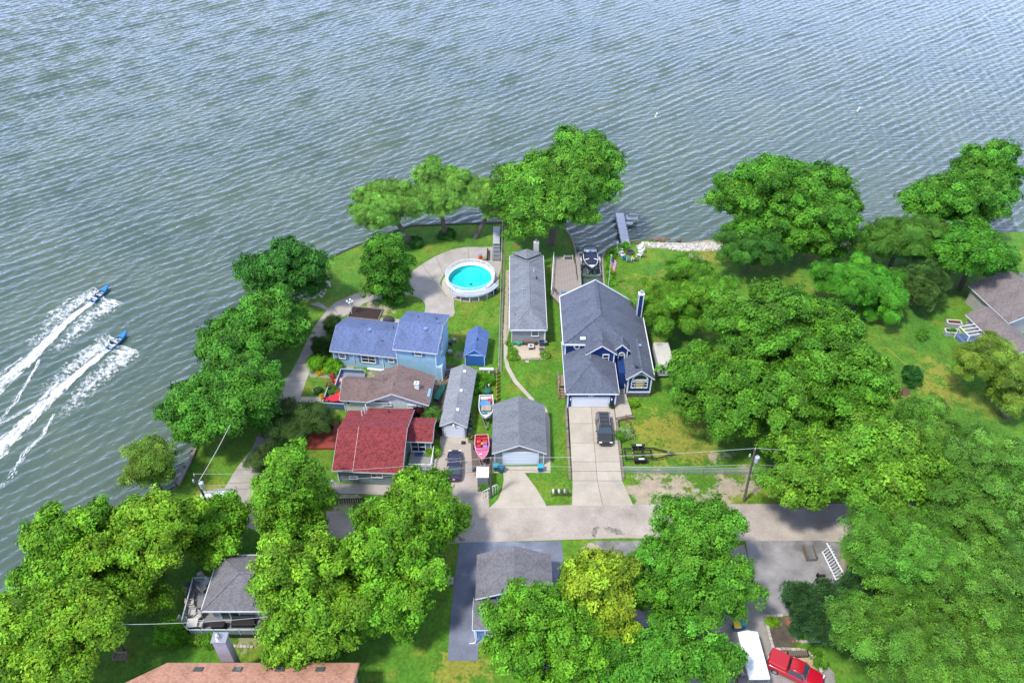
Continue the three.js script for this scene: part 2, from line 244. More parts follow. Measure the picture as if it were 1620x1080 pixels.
pave('road', [...[[-34.73, -59.68], [-30.89, -58.84], [-25.54, -58.47], [-18.65, -57.64], [-12.74, -58.19], [-6.38, -58.47], [7.16, -58.84], [14.63, -58.93], [32.06, -59.02], [61.2, -59.21], [105.1, -59.3], [100.06, -53.25], [58.39, -53.42], [28.19, -53.76], [12.7, -54.19], [-6.13, -53.5], [-12.24, -53.25], [-18.07, -53.76], [-24.77, -54.71], [-30.02, -55.32], [-35.12, -57.82]]], 0.03, roadMat);
pave('shore_path', smooth([...[[-2.15, -112.87], [-4.85, -113.06], [-7.55, -113.06], [-10.2, -112.31], [-12.75, -110.44], [-14.89, -108.07], [-17.5, -104.89], [-20.34, -102.84], [-22.68, -101.33], [-24.45, -100.34], [-26.32, -98.87], [-28.03, -97.27], [-29, -94.47], [-29.89, -91.47], [-30.46, -87.17], [-30.87, -83.76], [-31.4, -81.14], [-32, -80.25], [-32.44, -75.57], [-32.92, -72.19], [-33.25, -67.79], [-34.37, -64.36], [-34.8, -62.17], [-35.17, -59.87], [-33.58, -57.64], [-30.52, -57.64], [-30.8, -59.12], [-31.07, -60.82], [-30.79, -62.57], [-31.77, -64.36], [-32.12, -65.49], [-31.88, -67.79], [-30.75, -69.96], [-29.61, -72.31], [-28.88, -77.01], [-28.7, -80.5], [-28.44, -82.84], [-28.36, -85.79], [-27.73, -90.01], [-26.94, -93.71], [-25.62, -94.47], [-24.38, -95.86], [-23.06, -97.59], [-20.84, -98.71], [-18.35, -99.52], [-16.17, -99.68], [-14.93, -99.2], [-13.72, -97.91], [-13.41, -96.49], [-13.34, -94.47], [-8.99, -94.47], [-9.05, -97.27], [-8.76, -99.2], [-4.98, -99.2], [-2.26, -104.2]]], 3, true), 0.034, concreteMat);
function lawnPatch(name, poly, y) { const g = slab(poly, y, 0.03), p = g.attributes.position, uv = g.attributes.uv, e = lawnTex.userData, uv2 = new Float32Array(p.count * 2); for (let i = 0; i < p.count; i++) { uv.setXY(i, (p.getX(i) - e.X0) / (e.X1 - e.X0), (p.getZ(i) - e.Z0) / (e.Z1 - e.Z0)); uv2[i * 2] = p.getX(i) / 3.1; uv2[i * 2 + 1] = p.getZ(i) / 3.1; } g.setAttribute('uv1', new THREE.BufferAttribute(uv2, 2)); return structure(name, g, lawnMat); }
for (const [a, b] of [[[-33.36, -67.58], [-31.71, -67.79]], [[-34.42, -64.26], [-31.65, -64.16]], [[-34.7, -62.08], [-30.75, -62.37]], [[-32.89, -72.08], [-29.76, -71.85]], [[-32.44, -75.57], [-29.02, -75.57]], [[-32.03, -79.99], [-28.65, -80.25]], [[-30.84, -83.63], [-28.42, -84.16]], [[-30.36, -87.59], [-27.98, -87.73]], [[-29.75, -91.77], [-27.4, -91.91]], [[-28.1, -97.12], [-26.25, -94.17]], [[-26.22, -98.87], [-24.21, -96.02]], [[-12.74, -110.26], [-11.13, -105.07]], [[-14.87, -107.89], [-10.35, -99.2]], [[-7.54, -112.87], [-7.17, -109.16]]]) part('joint', bar([a[0], 0.03, a[1]], [b[0], 0.03, b[1]], 0.06, 0.014), mat(lin(0.13, 0.115, 0.10), 1), scene.getObjectByName('shore_path'));
lawnPatch('grass_island', smooth([[-11.21, -104.72], [-10.56, -105.94], [-9.64, -104.2], [-9.15, -99.2], [-9.76, -99.36], [-10.86, -101], [-11.59, -102.84]], 3, true), 0.05);
pave('side_path', [[-28.8, -77.01], [-26.04, -77.01], [-25.84, -75.93], [-28.92, -75.93]], 0.04, paleConcrete);
pave('garden_walk', [[-31.5, -97.43], [-30.21, -97.91], [-27.91, -96.02], [-28.42, -95.55], [-29.56, -96.49]], 0.042, concreteMat);
pave('gravel_bed', smooth([[-28.41, -82.7], [-26.5, -81.53], [-23.61, -81.79], [-23.22, -81.01], [-24.77, -80.76], [-27.01, -80.89], [-28.36, -81.01]], 3, true), 0.03, gravelMat);
// driveways
function jag(q) { const o = []; for (let i = 0; i < q.length; i++) { const a = q[i], b = q[(i + 1) % q.length], n = Math.max(1, Math.round(Math.hypot(b[0] - a[0], b[1] - a[1]) / 0.18)); for (let k = 0; k < n; k++) { const x = a[0] + (b[0] - a[0]) * k / n, z = a[1] + (b[1] - a[1]) * k / n; o.push([x + 0.3 * (vnoise(x * 4 + 50, z * 4 + 50) - 0.5), z + 0.3 * (vnoise(x * 4 + 90, z * 4 + 20) - 0.5)]); } } return o; }
for (const q of [[[9.16, -54.45], [9.3, -55.32], [9.78, -55.85], [10.29, -55.76], [9.8, -55.14], [9.66, -54.27]], [[10.5, -55.67], [11.32, -55.76], [12.45, -55.32], [12.97, -54.71], [12.09, -54.62], [11.1, -54.97]], [[-6.41, -54.62], [-5.88, -54.36], [-5.28, -53.93], [-5.64, -53.76], [-6.16, -54.01]]]) pave('tar_patch', jag(q), 0.048, mat(0xffffff, 0.9, { map: rep(pavingTex(63, [0.23, 0.20, 0.18], 1.2, 0.4, 0, 128), 1 / 3) }), 0.01);
pave('car_driveway', [[-9.91, -68.65], [-5.28, -68.65], [-4.95, -64.36], [-2.98, -64.06], [-2.7, -58.37], [-8.99, -58.19], [-9.77, -62.57]], 0.046, roadMat);
pave('garage_walk', [[4.35, -75.57], [4.74, -74.39], [5.02, -72.76], [4.78, -63.76], [-2.19, -63.76], [-2.37, -64.77], [4.02, -64.77]], 0.05, paleConcrete);
pave('garage_driveway', [...[[-1.1, -63.96], [1.49, -63.86], [2.92, -61.4], [3.93, -59.21], [4.2, -58.37], [-2.7, -58.37]], ...[[-1.67, -59.68], [-1.23, -61.01], [-1.01, -62.57]]], 0.04, paleConcrete);
pave('single_garage_apron', [[-9.26, -69.85], [-5.82, -69.85], [-5.6, -68.54], [-9.33, -68.54]], 0.055, paleConcrete);
pave('front_asphalt', [[-5.99, -53.59], [5.64, -53.76], [5.81, -51.41], [3.3, -43.29], [-2.9, -43.15], [-2.92, -41.47], [-3.44, -41.33], [-3.44, -39.5], [-6.5, -39.5], [-6.49, -43.65], [-6.31, -48.91]], 0.036, sealMat);
pave('lawn_walk', [[-10.76, -48.99], [-6.39, -49.07], [-6.41, -48.21], [-10.68, -48.13]], 0.04, concreteMat);
pave('gravel_drive', [...[[22.19, -52.57], [26.49, -53.25], [26.39, -49.95], [26.68, -47.28], [26.65, -44.59], [26.69, -40.71], [30.81, -40.24], [32.13, -38.25], [31.74, -35.97], [29.93, -30.1], [16.86, -30.1], [20.15, -39.84], [21.69, -46.22]]], 0.038, gravelMat);
pave('parking_asphalt', [[26.75, -53.76], [35.45, -53.84], [37.49, -53.42], [34.67, -44.37], [26.69, -44.45], [26.68, -47.28], [26.39, -49.95]], 0.044, oldAsphalt);
pave('east_asphalt', [[9.4, -53.76], [22.41, -53.76], [21.82, -46.22], [18.13, -30.1], [8.72, -30.1], [12.27, -50.11]], 0.032, oldAsphalt);
pave('garden_earth', [[26.82, -44.15], [28.61, -44.15], [28.84, -40.78], [26.69, -40.71]], 0.07, earthMat);
pave('sand_patch', smooth([[29.23, -40.31], [30.23, -40.44], [30.92, -39.7], [30.96, -38.78], [30.33, -38.13], [29.4, -38.38], [28.89, -39.3]], 3, true), 0.045, mat(lin(0.52, 0.41, 0.26), 1, { map: grain }));
pave('stone_walk', [[-0.89, -97.91], [-0.3, -97.91], [-0.29, -94.47], [-0.65, -88.58], [-0.64, -85.11], [-0.36, -83.1], [0.71, -80.25], [3.09, -76.41], [2.57, -76.29], [0.18, -79.99], [-0.9, -82.84], [-1.18, -85.11], [-1.21, -88.58], [-1.06, -94.47]], 0.04, paleConcrete);
pave('beach', smooth([[21.46, -114.02], [25.01, -114.6], [29.33, -114.41], [34.94, -115.38], [42.73, -115.96], [53.74, -116.16], [61.48, -116.36], [61.04, -114.41], [42, -112.87], [34.07, -111.93], [30, -111.93], [25.82, -112.69], [22.64, -113.06]], 3, true), 0.02, mat(0xffffff, 1, { map: rep(pavingTex(41, [0.46, 0.38, 0.28], 0.5, 0.2, 0, 512), 1 / 5), bumpMap: rep(gritBump, 1 / 1.5), bumpScale: 0.08 }), 0.8);
pave('house_yard', [[-15.55, -85.79], [-8.09, -83.1], [-7.72, -68.76], [-12.29, -69.85], [-11.1, -75.57]], 0.012, earthMat, 0.01);
pave('boat_yard', [[-6.1, -68.76], [-2.29, -69.85], [-2.2, -64.06], [-4.94, -64.06]], 0.014, mat(lin(0.16, 0.12, 0.10), 1, { map: grain }), 0.012);

// ---------- trees ----------
const barkMat = mat(0xffffff, 0.95, { map: rep(dataTex(128, 256, (u, v, o) => { const a = fbm(u * 24, v * 6, 4, 8), b = fbm(u * 6 + 4, v * 9, 3, 3); const k = 0.6 + 0.8 * a * (0.7 + 0.6 * b); o[0] = s8(0.12 * k); o[1] = s8(0.098 * k); o[2] = s8(0.076 * k); }, true), 1, 0.5) });
const paleBark = mat(lin(2.4, 2.35, 2.2), 0.95, { map: barkMat.map });
const leafMat = new THREE.MeshPhysicalMaterial({ color: 0xffffff, roughness: 0.62, transmission: 0.2, thickness: 0, side: THREE.DoubleSide, specularIntensity: 0.25 });
function sprayGeo(kind, seed) {
  const r = rng(seed), P = [], push = (...v) => { for (const q of v) P.push(q.x, q.y, q.z); };
  const n = kind === 'willow' ? 22 : kind === 'needle' ? 26 : kind === 'fine' ? 22 : 15;
  for (let i = 0; i < n; i++) {
    const a = r() * 6.283, rad = Math.sqrt(r()) * 0.5, c = V3(Math.cos(a) * rad, (0.5 - rad) * 0.35 + (r() - 0.5) * 0.22, Math.sin(a) * rad);
    let L, w, dir;
    if (kind === 'willow') { L = 0.36 + r() * 0.3; w = 0.045; dir = V3(Math.cos(a) * 0.55, -0.8 + r() * 0.9, Math.sin(a) * 0.55).normalize(); }
    else if (kind === 'needle') { L = 0.26 + r() * 0.16; w = 0.04; dir = V3(Math.cos(a) * 0.8, 0.3 + r() * 0.7, Math.sin(a) * 0.8).normalize(); }
    else if (kind === 'fine') { L = 0.16 + r() * 0.12; w = 0.06; dir = V3(Math.cos(a), (r() - 0.4) * 0.9, Math.sin(a)).normalize(); }
    else { L = 0.22 + r() * 0.14; w = 0.115 + r() * 0.03; dir = V3(Math.cos(a) * 0.9 + (r() - 0.5), -0.15 + (r() - 0.5) * 0.9, Math.sin(a) * 0.9 + (r() - 0.5)).normalize(); }
    const side = V3(-dir.z, (r() - 0.5) * 0.9, dir.x).normalize().multiplyScalar(w), mid = c.clone().addScaledVector(dir, L * 0.5), tip = c.clone().addScaledVector(dir, L); tip.y -= L * 0.12;
    const l = mid.clone().add(side), q = mid.clone().sub(side); push(c, q, tip, c, tip, l);
  }
  const g = new THREE.BufferGeometry(); g.setAttribute('position', new THREE.Float32BufferAttribute(P, 3)); g.computeVertexNormals(); g.setAttribute('uv', new THREE.BufferAttribute(new Float32Array(P.length / 3 * 2), 2)); return g;
}
const sprays = {}; for (const k of ['broad', 'fine', 'willow', 'needle']) sprays[k] = sprayGeo(k, 40 + k.length);
let leafTotal = 0;
// a crown of leafy lobes carried by limbs; every number is in metres
function foliage(parent, o) {
  const r = rng(o.seed), [rx, ry, rz] = o.R, lobes = [];
  const want = o.lobes ?? Math.round(24 + 1.0 * rx * rz + 1.7 * ry * (rx + rz) / 2);
  let guard = 0;
  const heads = []; // a big crown is several rounded heads with clefts between them
  if (rx > 3 && !o.taper) { const nH = 4 + Math.floor(rx / 2.4), a0 = r() * 6.28; for (let i = 0; i < nH; i++) { const a = a0 + i * 2.4 + (r() - 0.5) * 0.7, hy = -0.55 + 1.35 * ((i * 0.618 + r() * 0.25) % 1), w = Math.sqrt(Math.max(0.15, 1 - hy * hy)); heads.push([Math.cos(a) * 0.62 * w, hy * 0.62, Math.sin(a) * 0.62 * w, 0.36 + 0.17 * r()]); } heads.push([0, 0.1, 0, 0.42]); }
  while (lobes.length < want && guard++ < want * 60) {
    let x = r() * 2 - 1, y = r() * 2 - 1, z = r() * 2 - 1; const d = Math.hypot(x, y, z); if (d > 1 || d < 0.05) continue;
    const k = Math.pow(d, o.hollow ?? 0.45) / d; x *= k; y *= k; z *= k; if (y < -0.92) continue;
    const lr = (o.lobe ?? 1.25) * (0.45 + 0.85 * r()); const wob = heads.length ? 0.92 + 0.12 * r() : 0.66 + 0.36 * r();
    if (heads.length) { const hd = heads[Math.floor(r() * heads.length)]; x = hd[0] + x * hd[3]; y = hd[1] + y * hd[3] * 1.05; z = hd[2] + z * hd[3];  }
    const bulge = heads.length ? 1 : 0.62 + 0.6 * fbm(x * 1.5 + o.seed * 3.7 + 20, (y + z * 1.3) * 1.5 + o.seed + 20, 2); x *= bulge; z *= bulge; y *= 0.75 + 0.25 * bulge;
    const taper = o.taper ? 1 - o.taper * (y * 0.5 + 0.5) : 1;
    const c = [x * rx * wob * taper, o.cy + y * ry * wob, z * rz * wob * taper, lr];
    if (lobes.some(q => Math.hypot(q[0] - c[0], q[1] - c[1], q[2] - c[2]) < 0.62 * Math.min(q[3], lr) * (o.pack ?? 1.85))) continue;
    lobes.push(c);
  }
  const tufts = (o.per ?? 62) * (o.tufts ?? 0.62), M = [], C = [], q = new THREE.Quaternion(), q2 = new THREE.Quaternion(), m = new THREE.Matrix4(), base = o.color, up = V3(0, 1, 0), n = V3(), k = V3(), pos = V3(), sc = V3();
  for (const [lx, ly, lz, lr] of lobes) {
    const outx = lx / rx, outz = lz / rz, lt = 0.82 + 0.36 * r(), warm = (r() - 0.5) * 0.2, cnt = Math.round(tufts * lr * lr / 1.5) + 2;
    for (let i = 0; i < cnt; i++) {
      n.set(r() * 2 - 1, r() * 2 - 1, r() * 2 - 1).normalize(); n.x += outx * 0.4; n.z += outz * 0.4; n.y += 0.3; n.normalize();
      const reach = r() < 0.1 ? 1.1 + 0.3 * r() : 0.6 + 0.44 * Math.pow(r(), 0.6), rr = lr * reach * (0.7 + 0.6 * vnoise(n.x * 2.4 + lx * 3 + 90, n.z * 2.4 + ly * 3 + 90));
      const ol = Math.hypot(outx, outz) || 1, al = (n.x * outx + n.z * outz) / ol * rr * 0.5;
      const tx = lx + n.x * rr + outx / ol * al, ty = ly + n.y * rr * (o.flat ?? 0.58) - (o.droop ?? 0) * (n.x * n.x + n.z * n.z) * rr * 0.5, tz = lz + n.z * rr + outz / ol * al, tv = lt * (0.58 + 1.0 * Math.pow(r(), 1.25)), tw = warm + (r() - 0.5) * 0.24, sub = 3 + Math.floor(r() * 3);
      for (let s3 = 0; s3 < sub; s3++) {
        pos.set(tx + (r() - 0.5) * 0.5, ty + (r() - 0.5) * 0.34, tz + (r() - 0.5) * 0.5);
        const s = (o.leaf ?? 1) * (0.5 + 0.42 * r());
        k.copy(n); k.y += 0.35; k.x += (r() - 0.5) * 1.5; k.z += (r() - 0.5) * 1.5; k.y += (r() - 0.5) * 0.7; k.normalize();
        q.setFromUnitVectors(up, k); q2.setFromAxisAngle(up, r() * 6.283); q.multiply(q2);
        m.compose(pos, q, sc.set(s, s, s)); for (let e = 0; e < 16; e++) M.push(m.elements[e]);
        const v = tv * (0.84 + 0.32 * r()), w = tw + (r() - 0.5) * 0.1; C.push(base[0] * v * (1 + w), base[1] * v * (1 + w * 0.2), base[2] * v);
      }
    }
  }
  const N = M.length / 16; leafTotal += N;
  const im = new THREE.InstancedMesh(sprays[o.spray ?? 'broad'], leafMat, N); im.instanceMatrix.array.set(M); im.instanceColor = new THREE.InstancedBufferAttribute(new Float32Array(C), 3);
  im.name = 'crown'; im.userData.kind = 'stuff'; im.castShadow = im.receiveShadow = true; parent.add(im); return lobes;
}
function limb(pts, r0, r1, seg = 7) { // tapering limb through points
  const c = new THREE.CatmullRomCurve3(pts.map(p => V3(...p))), k = Math.max(4, pts.length * 3), fr = c.computeFrenetFrames(k), P = [], uv = [];
  const ring = i => { const p = c.getPointAt(i / k), rr = r0 + (r1 - r0) * i / k, o = []; for (let s = 0; s <= seg; s++) { const a = s / seg * 6.2832; o.push(p.clone().addScaledVector(fr.normals[i], Math.cos(a) * rr).addScaledVector(fr.binormals[i], Math.sin(a) * rr)); } return o; };
  let A = ring(0); for (let i = 1; i <= k; i++) { const B = ring(i); for (let s = 0; s < seg; s++) { for (const v of [A[s], A[s + 1], B[s + 1], A[s], B[s + 1], B[s]]) P.push(v.x, v.y, v.z); const u = s / seg, u1 = (s + 1) / seg, w = i / k * 4, w0 = (i - 1) / k * 4; uv.push(u, w0, u1, w0, u1, w, u, w0, u1, w, u, w); } A = B; }
  const g = new THREE.BufferGeometry(); g.setAttribute('position', new THREE.Float32BufferAttribute(P, 3)); g.setAttribute('uv', new THREE.Float32BufferAttribute(uv, 2)); g.computeVertexNormals(); return g;
}
function tree(name, label, [x, z], o, category = 'tree', group) {
  const t = thing(name, label, category, [x, 0, z], 0, group), r = rng(o.seed + 1);
  const lobes = foliage(t, o), lean = o.lean ?? [0, 0], rt = o.trunk ?? Math.max(0.13, 0.045 * o.R[0] + 0.07), hf = o.cy - o.R[1] * (o.fork ?? 0.35);
  const L = [limb([[lean[0] * -1, -0.15, lean[1] * -1], [lean[0] * -0.6, hf * 0.4, lean[1] * -0.6], [0, hf, 0]], rt * 1.25, rt * 0.8, 9)];
  const bare = lobes.slice().sort((a, b) => b[3] - a[3]).slice(0, o.limbs ?? 12);
  for (const b of bare) { const f = 0.75 + 0.25 * r(); L.push(limb([[0, hf * f, 0], [b[0] * 0.4, hf + (b[1] - hf) * 0.35 + 0.3, b[2] * 0.4], [b[0] * 0.95, b[1], b[2] * 0.95], [b[0] * (o.bark ? 1.22 : 1.08), b[1] + b[3] * (o.bark ? 0.95 : 0.5), b[2] * (o.bark ? 1.22 : 1.08)]], rt * 0.5, rt * 0.06, 5)); }
  part('trunk', L, o.bark ? paleBark : barkMat, t); return t;
}
const G = { maple: [0.108, 0.275, 0.022], bright: [0.145, 0.337, 0.019], deep: [0.050, 0.179, 0.022], mid: [0.079, 0.245, 0.022], lime: [0.240, 0.360, 0.022], willow: [0.20, 0.41, 0.065], olive: [0.070, 0.134, 0.028], pine: [0.046, 0.122, 0.036], fresh: [0.116, 0.345, 0.046], locust: [0.199, 0.321, 0.040] };
let treeSeed = 100; const sd = () => (treeSeed += 7);
// lake shore row
tree('maple_tree', 'dark green maple at the lakeside end of the path row', [-34.59, -97.36], { R: [5.6, 5.4, 4.8], cy: 6, color: G.deep, seed: sd() });
tree('maple_tree', 'lighter green maple between the dark maple and the broad shore tree', [-35.7, -84.34], { R: [6.2, 4.6, 5.4], cy: 6, color: G.mid, seed: sd() });
tree('ash_tree', 'small green tree filling the gap in the path row', [-32.99, -87.84], { R: [2.4, 2.8, 2.8], cy: 4, color: G.bright, seed: sd() });
tree('maple_tree', 'broad dense tree over the seawall beside the wooden bulkhead', [-36.56, -71.41], { R: [6.8, 5.0, 6.0], cy: 6.5, color: G.mid, seed: sd() });
tree('ash_tree', 'green tree leaning over the path opposite the red table deck', [-33.88, -72.28], { R: [3.2, 3.4, 3.4], cy: 4.5, color: G.mid, seed: sd() });
tree('crab_apple_tree', 'low olive green tree beside the red deck patio', [-27.37, -70.53], { R: [4.2, 2.3, 3.2], cy: 2.6, lobe: 0.9, leaf: 0.75, color: G.olive, seed: sd(), spray: 'fine', per: 90, trunk: 0.16 });
tree('crab_apple_tree', 'small olive shrub tree squeezed beside the path and bright maple', [-29.5, -63.92], { R: [2.0, 2.0, 2.2], cy: 2.2, lobe: 0.7, leaf: 0.75, color: G.olive, seed: sd(), spray: 'fine', per: 90, trunk: 0.1 });
// willows and big cottonwood
tree('willow_tree', 'crooked willow with a torn orange branch scar on its trunk', [-19.92, -114.66], { R: [5.0, 3.6, 3.4], cy: 7.6, color: G.willow, spray: 'willow', seed: sd(), lobe: 1.25, per: 64, lean: [-2.9, -1.2], fork: 0.7, trunk: 0.42, pack: 1.6, hollow: 0.3 }, 'tree');
tree('willow_tree', 'middle willow with a low shrub round its trunk', [-12.29, -117.45], { R: [5.2, 4.2, 3.4], cy: 8.6, color: G.willow, spray: 'willow', seed: sd(), lobe: 1.3, per: 62, lean: [-0.9, -1.6], fork: 0.7, trunk: 0.36, pack: 1.6, hollow: 0.3 });
tree('willow_tree', 'leaning willow next to the aluminium dock sections', [-3.62, -117.02], { R: [3.8, 3.6, 3.0], cy: 7.4, color: G.willow, spray: 'willow', seed: sd(), lobe: 1.15, per: 60, lean: [2.8, -1.2], fork: 0.7, trunk: 0.36, pack: 1.6, hollow: 0.3 });
tree('cottonwood_tree', 'tall spreading cottonwood at the corner of the boat slip', [7.66, -115.35], { R: [9.0, 9.4, 6.4], cy: 11, color: [0.108, 0.290, 0.025], seed: sd(), lobe: 1.9, per: 64, pack: 1.75, hollow: 0.3, lean: [1.0, -1.5], trunk: 0.55, limbs: 20, droop: 0.5 });
tree('maple_tree', 'upright oval maple on the grass island by the pool path', [-18.98, -98.94], { R: [4.2, 6.6, 4.0], cy: 6.2, color: [0.079, 0.236, 0.019], seed: sd(), taper: 0.35, lobe: 1.0, per: 72 });
// street side, west
tree('maple_tree', 'tall bright maple between the path and the road', [-23.89, -54.43], { lean: [0, -2.6], R: [4.4, 7.4, 4.8], cy: 7, color: G.bright, seed: sd(), taper: 0.25, lobe: 1.0 });
tree('maple_tree', 'round bright maple in front of the red roofed house', [-11.01, -53.15], { lean: [0, -2.4], R: [5.1, 5.8, 5.0], cy: 6, color: G.bright, seed: sd(), lobe: 0.95 });
tree('maple_tree', 'large maple overhanging the hip roofed deck house', [-20.03, -42.36], { R: [5.2, 6.6, 4.6], cy: 7, color: [0.157, 0.326, 0.019], seed: sd(), lobe: 1.0, per: 70 });
tree('maple_tree', 'maple between the deck house maple and the front asphalt', [-12.38, -45.29], { R: [4.9, 6.2, 4.8], cy: 6.5, color: G.bright, seed: sd(), lobe: 0.95, per: 70 });
tree('maple_tree', 'small maple on the lawn behind the deck house', [-32.45, -52.47], { R: [3.4, 3.4, 3.4], cy: 4.2, color: [0.136, 0.317, 0.019], seed: sd(), lobe: 0.9 });
tree('maple_tree', 'yellow green maple shading the walk to the deck', [-38.81, -49.34], { R: [5.2, 5.0, 5.0], cy: 7, color: [0.172, 0.336, 0.019], seed: sd(), lobe: 1.05 });
tree('maple_tree', 'shore maple spreading over the water beyond the deck walk', [-45.56, -47.04], { R: [5.0, 5.0, 4.6], cy: 7, color: G.bright, seed: sd(), lobe: 1.05 });
tree('maple_tree', 'maple above the wooden swing bench', [-43.32, -37.95], { R: [6.0, 5.0, 4.6], cy: 7, color: [0.172, 0.336, 0.019], seed: sd(), lobe: 1.05 });
tree('maple_tree', 'thin maple standing between the swing bench and shore', [-39.27, -44.9], { R: [3.2, 3, 2.6], cy: 4, color: [0.157, 0.326, 0.019], seed: sd(), lobe: 0.8 });
tree('willow_tree', 'yellow green young willow at the end of the wooden bulkhead', [-42.68, -61.19], { R: [2.7, 3.4, 2.6], cy: 4.6, color: [0.172, 0.309, 0.038], spray: 'fine', seed: sd(), lobe: 0.9, per: 80 });
// beach and east lots
tree('silver_maple_tree', 'massive two headed maple at the end of the gravel beach', [45.93, -112.39], { R: [10.6, 8.6, 6.6], cy: 8.8, color: [0.093, 0.272, 0.022], seed: sd(), lobe: 1.7, per: 62, pack: 1.55, trunk: 0.6, limbs: 18 });
tree('mulberry_tree', 'grey green drooping tree under the massive beach maple', [38.41, -105.74], { R: [5.0, 4.0, 4.0], cy: 4.5, color: [0.071, 0.219, 0.030], seed: sd(), lobe: 1.2, spray: 'fine', per: 92 });
tree('honey_locust_tree', 'light green rounded tree beside the camper trailer', [25.8, -91.25], { R: [6.0, 5.2, 6.0], cy: 5.2, color: [0.136, 0.326, 0.025], seed: sd(), lobe: 1.1, spray: 'fine', per: 110 });
tree('silver_maple_tree', 'huge spreading maple on the lawn behind the utility pole', [33.41, -74.33], { R: [13.4, 8.4, 10.4], cy: 9, color: [0.098, 0.263, 0.019], seed: sd(), lobe: 1.35, per: 54, trunk: 0.6, limbs: 26, lobes: 300 });
tree('linden_tree', 'round mint green tree on the shaded lawn', [52.67, -95.84], { R: [6.2, 4.8, 5.6], cy: 5, color: [0.105, 0.36, 0.03], seed: sd(), lobe: 1.0, spray: 'fine', per: 115 });
tree('cottonwood_tree', 'tall tree standing farthest out on the eastern shore', [76.24, -117.17], { R: [7.6, 8.0, 4.8], cy: 9, color: [0.093, 0.282, 0.025], seed: sd(), lobe: 1.4, pack: 1.5 });
tree('locust_tree', 'feathery locust between the mint green tree and shore', [61.99, -106.57], { R: [6.0, 4.4, 4.6], cy: 6, color: [0.101, 0.245, 0.030], seed: sd(), lobe: 1.2, spray: 'fine', per: 95, pack: 1.5 });
tree('norway_maple_tree', 'dark maple behind the taupe roofed house', [71.36, -101.24], { R: [6.8, 5.6, 5.6], cy: 7, color: [0.075, 0.255, 0.019], seed: sd(), lobe: 1.15 });
tree('juniper_tree', 'sparse juniper with a mulched trunk on the shaded lawn', [62.2, -97.71], { R: [3.4, 3.2, 3.0], cy: 4.2, color: [0.086, 0.181, 0.038], seed: sd(), lobe: 0.9, spray: 'needle', per: 80, lean: [0.9, 0.4], fork: 0.8 });
tree('honey_locust_tree', 'sparse yellow green locust in front of the taupe roofed house', [63.53, -75.95], { R: [5.0, 4.6, 5.2], cy: 5.5, color: G.locust, seed: sd(), lobe: 0.95, spray: 'fine', per: 80, pack: 2.0, trunk: 0.42, lean: [-2.2, -2.6] });
tree('silver_maple_tree', 'maple reaching over the road beside the chain link fence', [37.26, -56.72], { lean: [-1.5, 5.2], R: [7.6, 6.0, 6.2], cy: 8.5, color: [0.133, 0.300, 0.022], seed: sd(), lobe: 1.2, per: 64 });
tree('locust_tree', 'pale locust over the eastern end of the road', [48.23, -59.74], { R: [6.4, 5.0, 5.6], cy: 8.5, color: [0.118, 0.282, 0.030], seed: sd(), lobe: 1.15, spray: 'fine', per: 92, pack: 1.9, limbs: 22, bark: 1 });
tree('locust_tree', 'tall locust rising above the road end at the east', [50.86, -52.32], { R: [6.6, 5.6, 5.6], cy: 9.5, color: [0.118, 0.282, 0.036], seed: sd(), lobe: 1.15, spray: 'fine', per: 92, pack: 1.9, limbs: 22, bark: 1 });
tree('locust_tree', 'large pale locust beside the white lattice panel', [39.86, -46.92], { R: [6.0, 5.4, 5.0], cy: 8.5, color: [0.114, 0.290, 0.030], seed: sd(), lobe: 1.15, spray: 'fine', per: 92, pack: 1.9, limbs: 22, bark: 1 });
tree('locust_tree', 'locust with bare twisted twigs above the red bench', [45.83, -41.82], { R: [5.6, 5.2, 5.0], cy: 9, color: [0.125, 0.290, 0.036], seed: sd(), lobe: 1.1, spray: 'fine', per: 80, pack: 1.8 });
tree('locust_tree', 'locust overhanging the low stone retaining wall', [36.18, -37.8], { R: [5.4, 4.6, 4.2], cy: 7.5, color: [0.114, 0.272, 0.030], seed: sd(), lobe: 1.05, spray: 'fine', per: 88, pack: 1.9, limbs: 22, bark: 1 });
tree('locust_tree', 'locust south of the red bench', [41.75, -35.06], { R: [5.4, 4.4, 3.6], cy: 7.5, color: [0.122, 0.282, 0.030], seed: sd(), lobe: 1.05, spray: 'fine', per: 88, pack: 1.9, limbs: 22, bark: 1 });
tree('pine_tree', 'dark olive pine beside the old asphalt parking pad', [33.74, -43.49], { R: [5.0, 3.4, 3.4], cy: 3.6, color: G.pine, seed: sd(), lobe: 0.95, spray: 'needle', leaf: 1.15, per: 80 });
// street side, centre
tree('elm_tree', 'airy elm over the road beside the gravel drive', [18.09, -46.7], { R: [6.2, 5.2, 5.6], cy: 7.5, lean: [-1.4, -1.6], color: [0.101, 0.290, 0.022], seed: sd(), lobe: 1.15, spray: 'broad', leaf: 0.8, per: 66, pack: 1.9, hollow: 0.3, fork: 0.9 });
tree('elm_tree', 'bright elm hiding the blue walled garage', [3.46, -38.84], { R: [5.4, 5.0, 4.6], cy: 7, color: [0.122, 0.317, 0.019], seed: sd(), lobe: 1.05, leaf: 0.85, per: 72 });
tree('elm_tree', 'yellow lime tree between the two bright elms', [8.72, -42.06], { R: [3.6, 4.6, 4.0], cy: 7.5, color: G.lime, seed: sd(), lobe: 0.95, leaf: 0.85, per: 68 });
tree('elm_tree', 'dense elm beside the long white canopy', [14.39, -36.35], { R: [5.4, 4.4, 3.8], cy: 6.5, color: [0.093, 0.282, 0.022], seed: sd(), lobe: 1.05, leaf: 0.85, per: 72 });
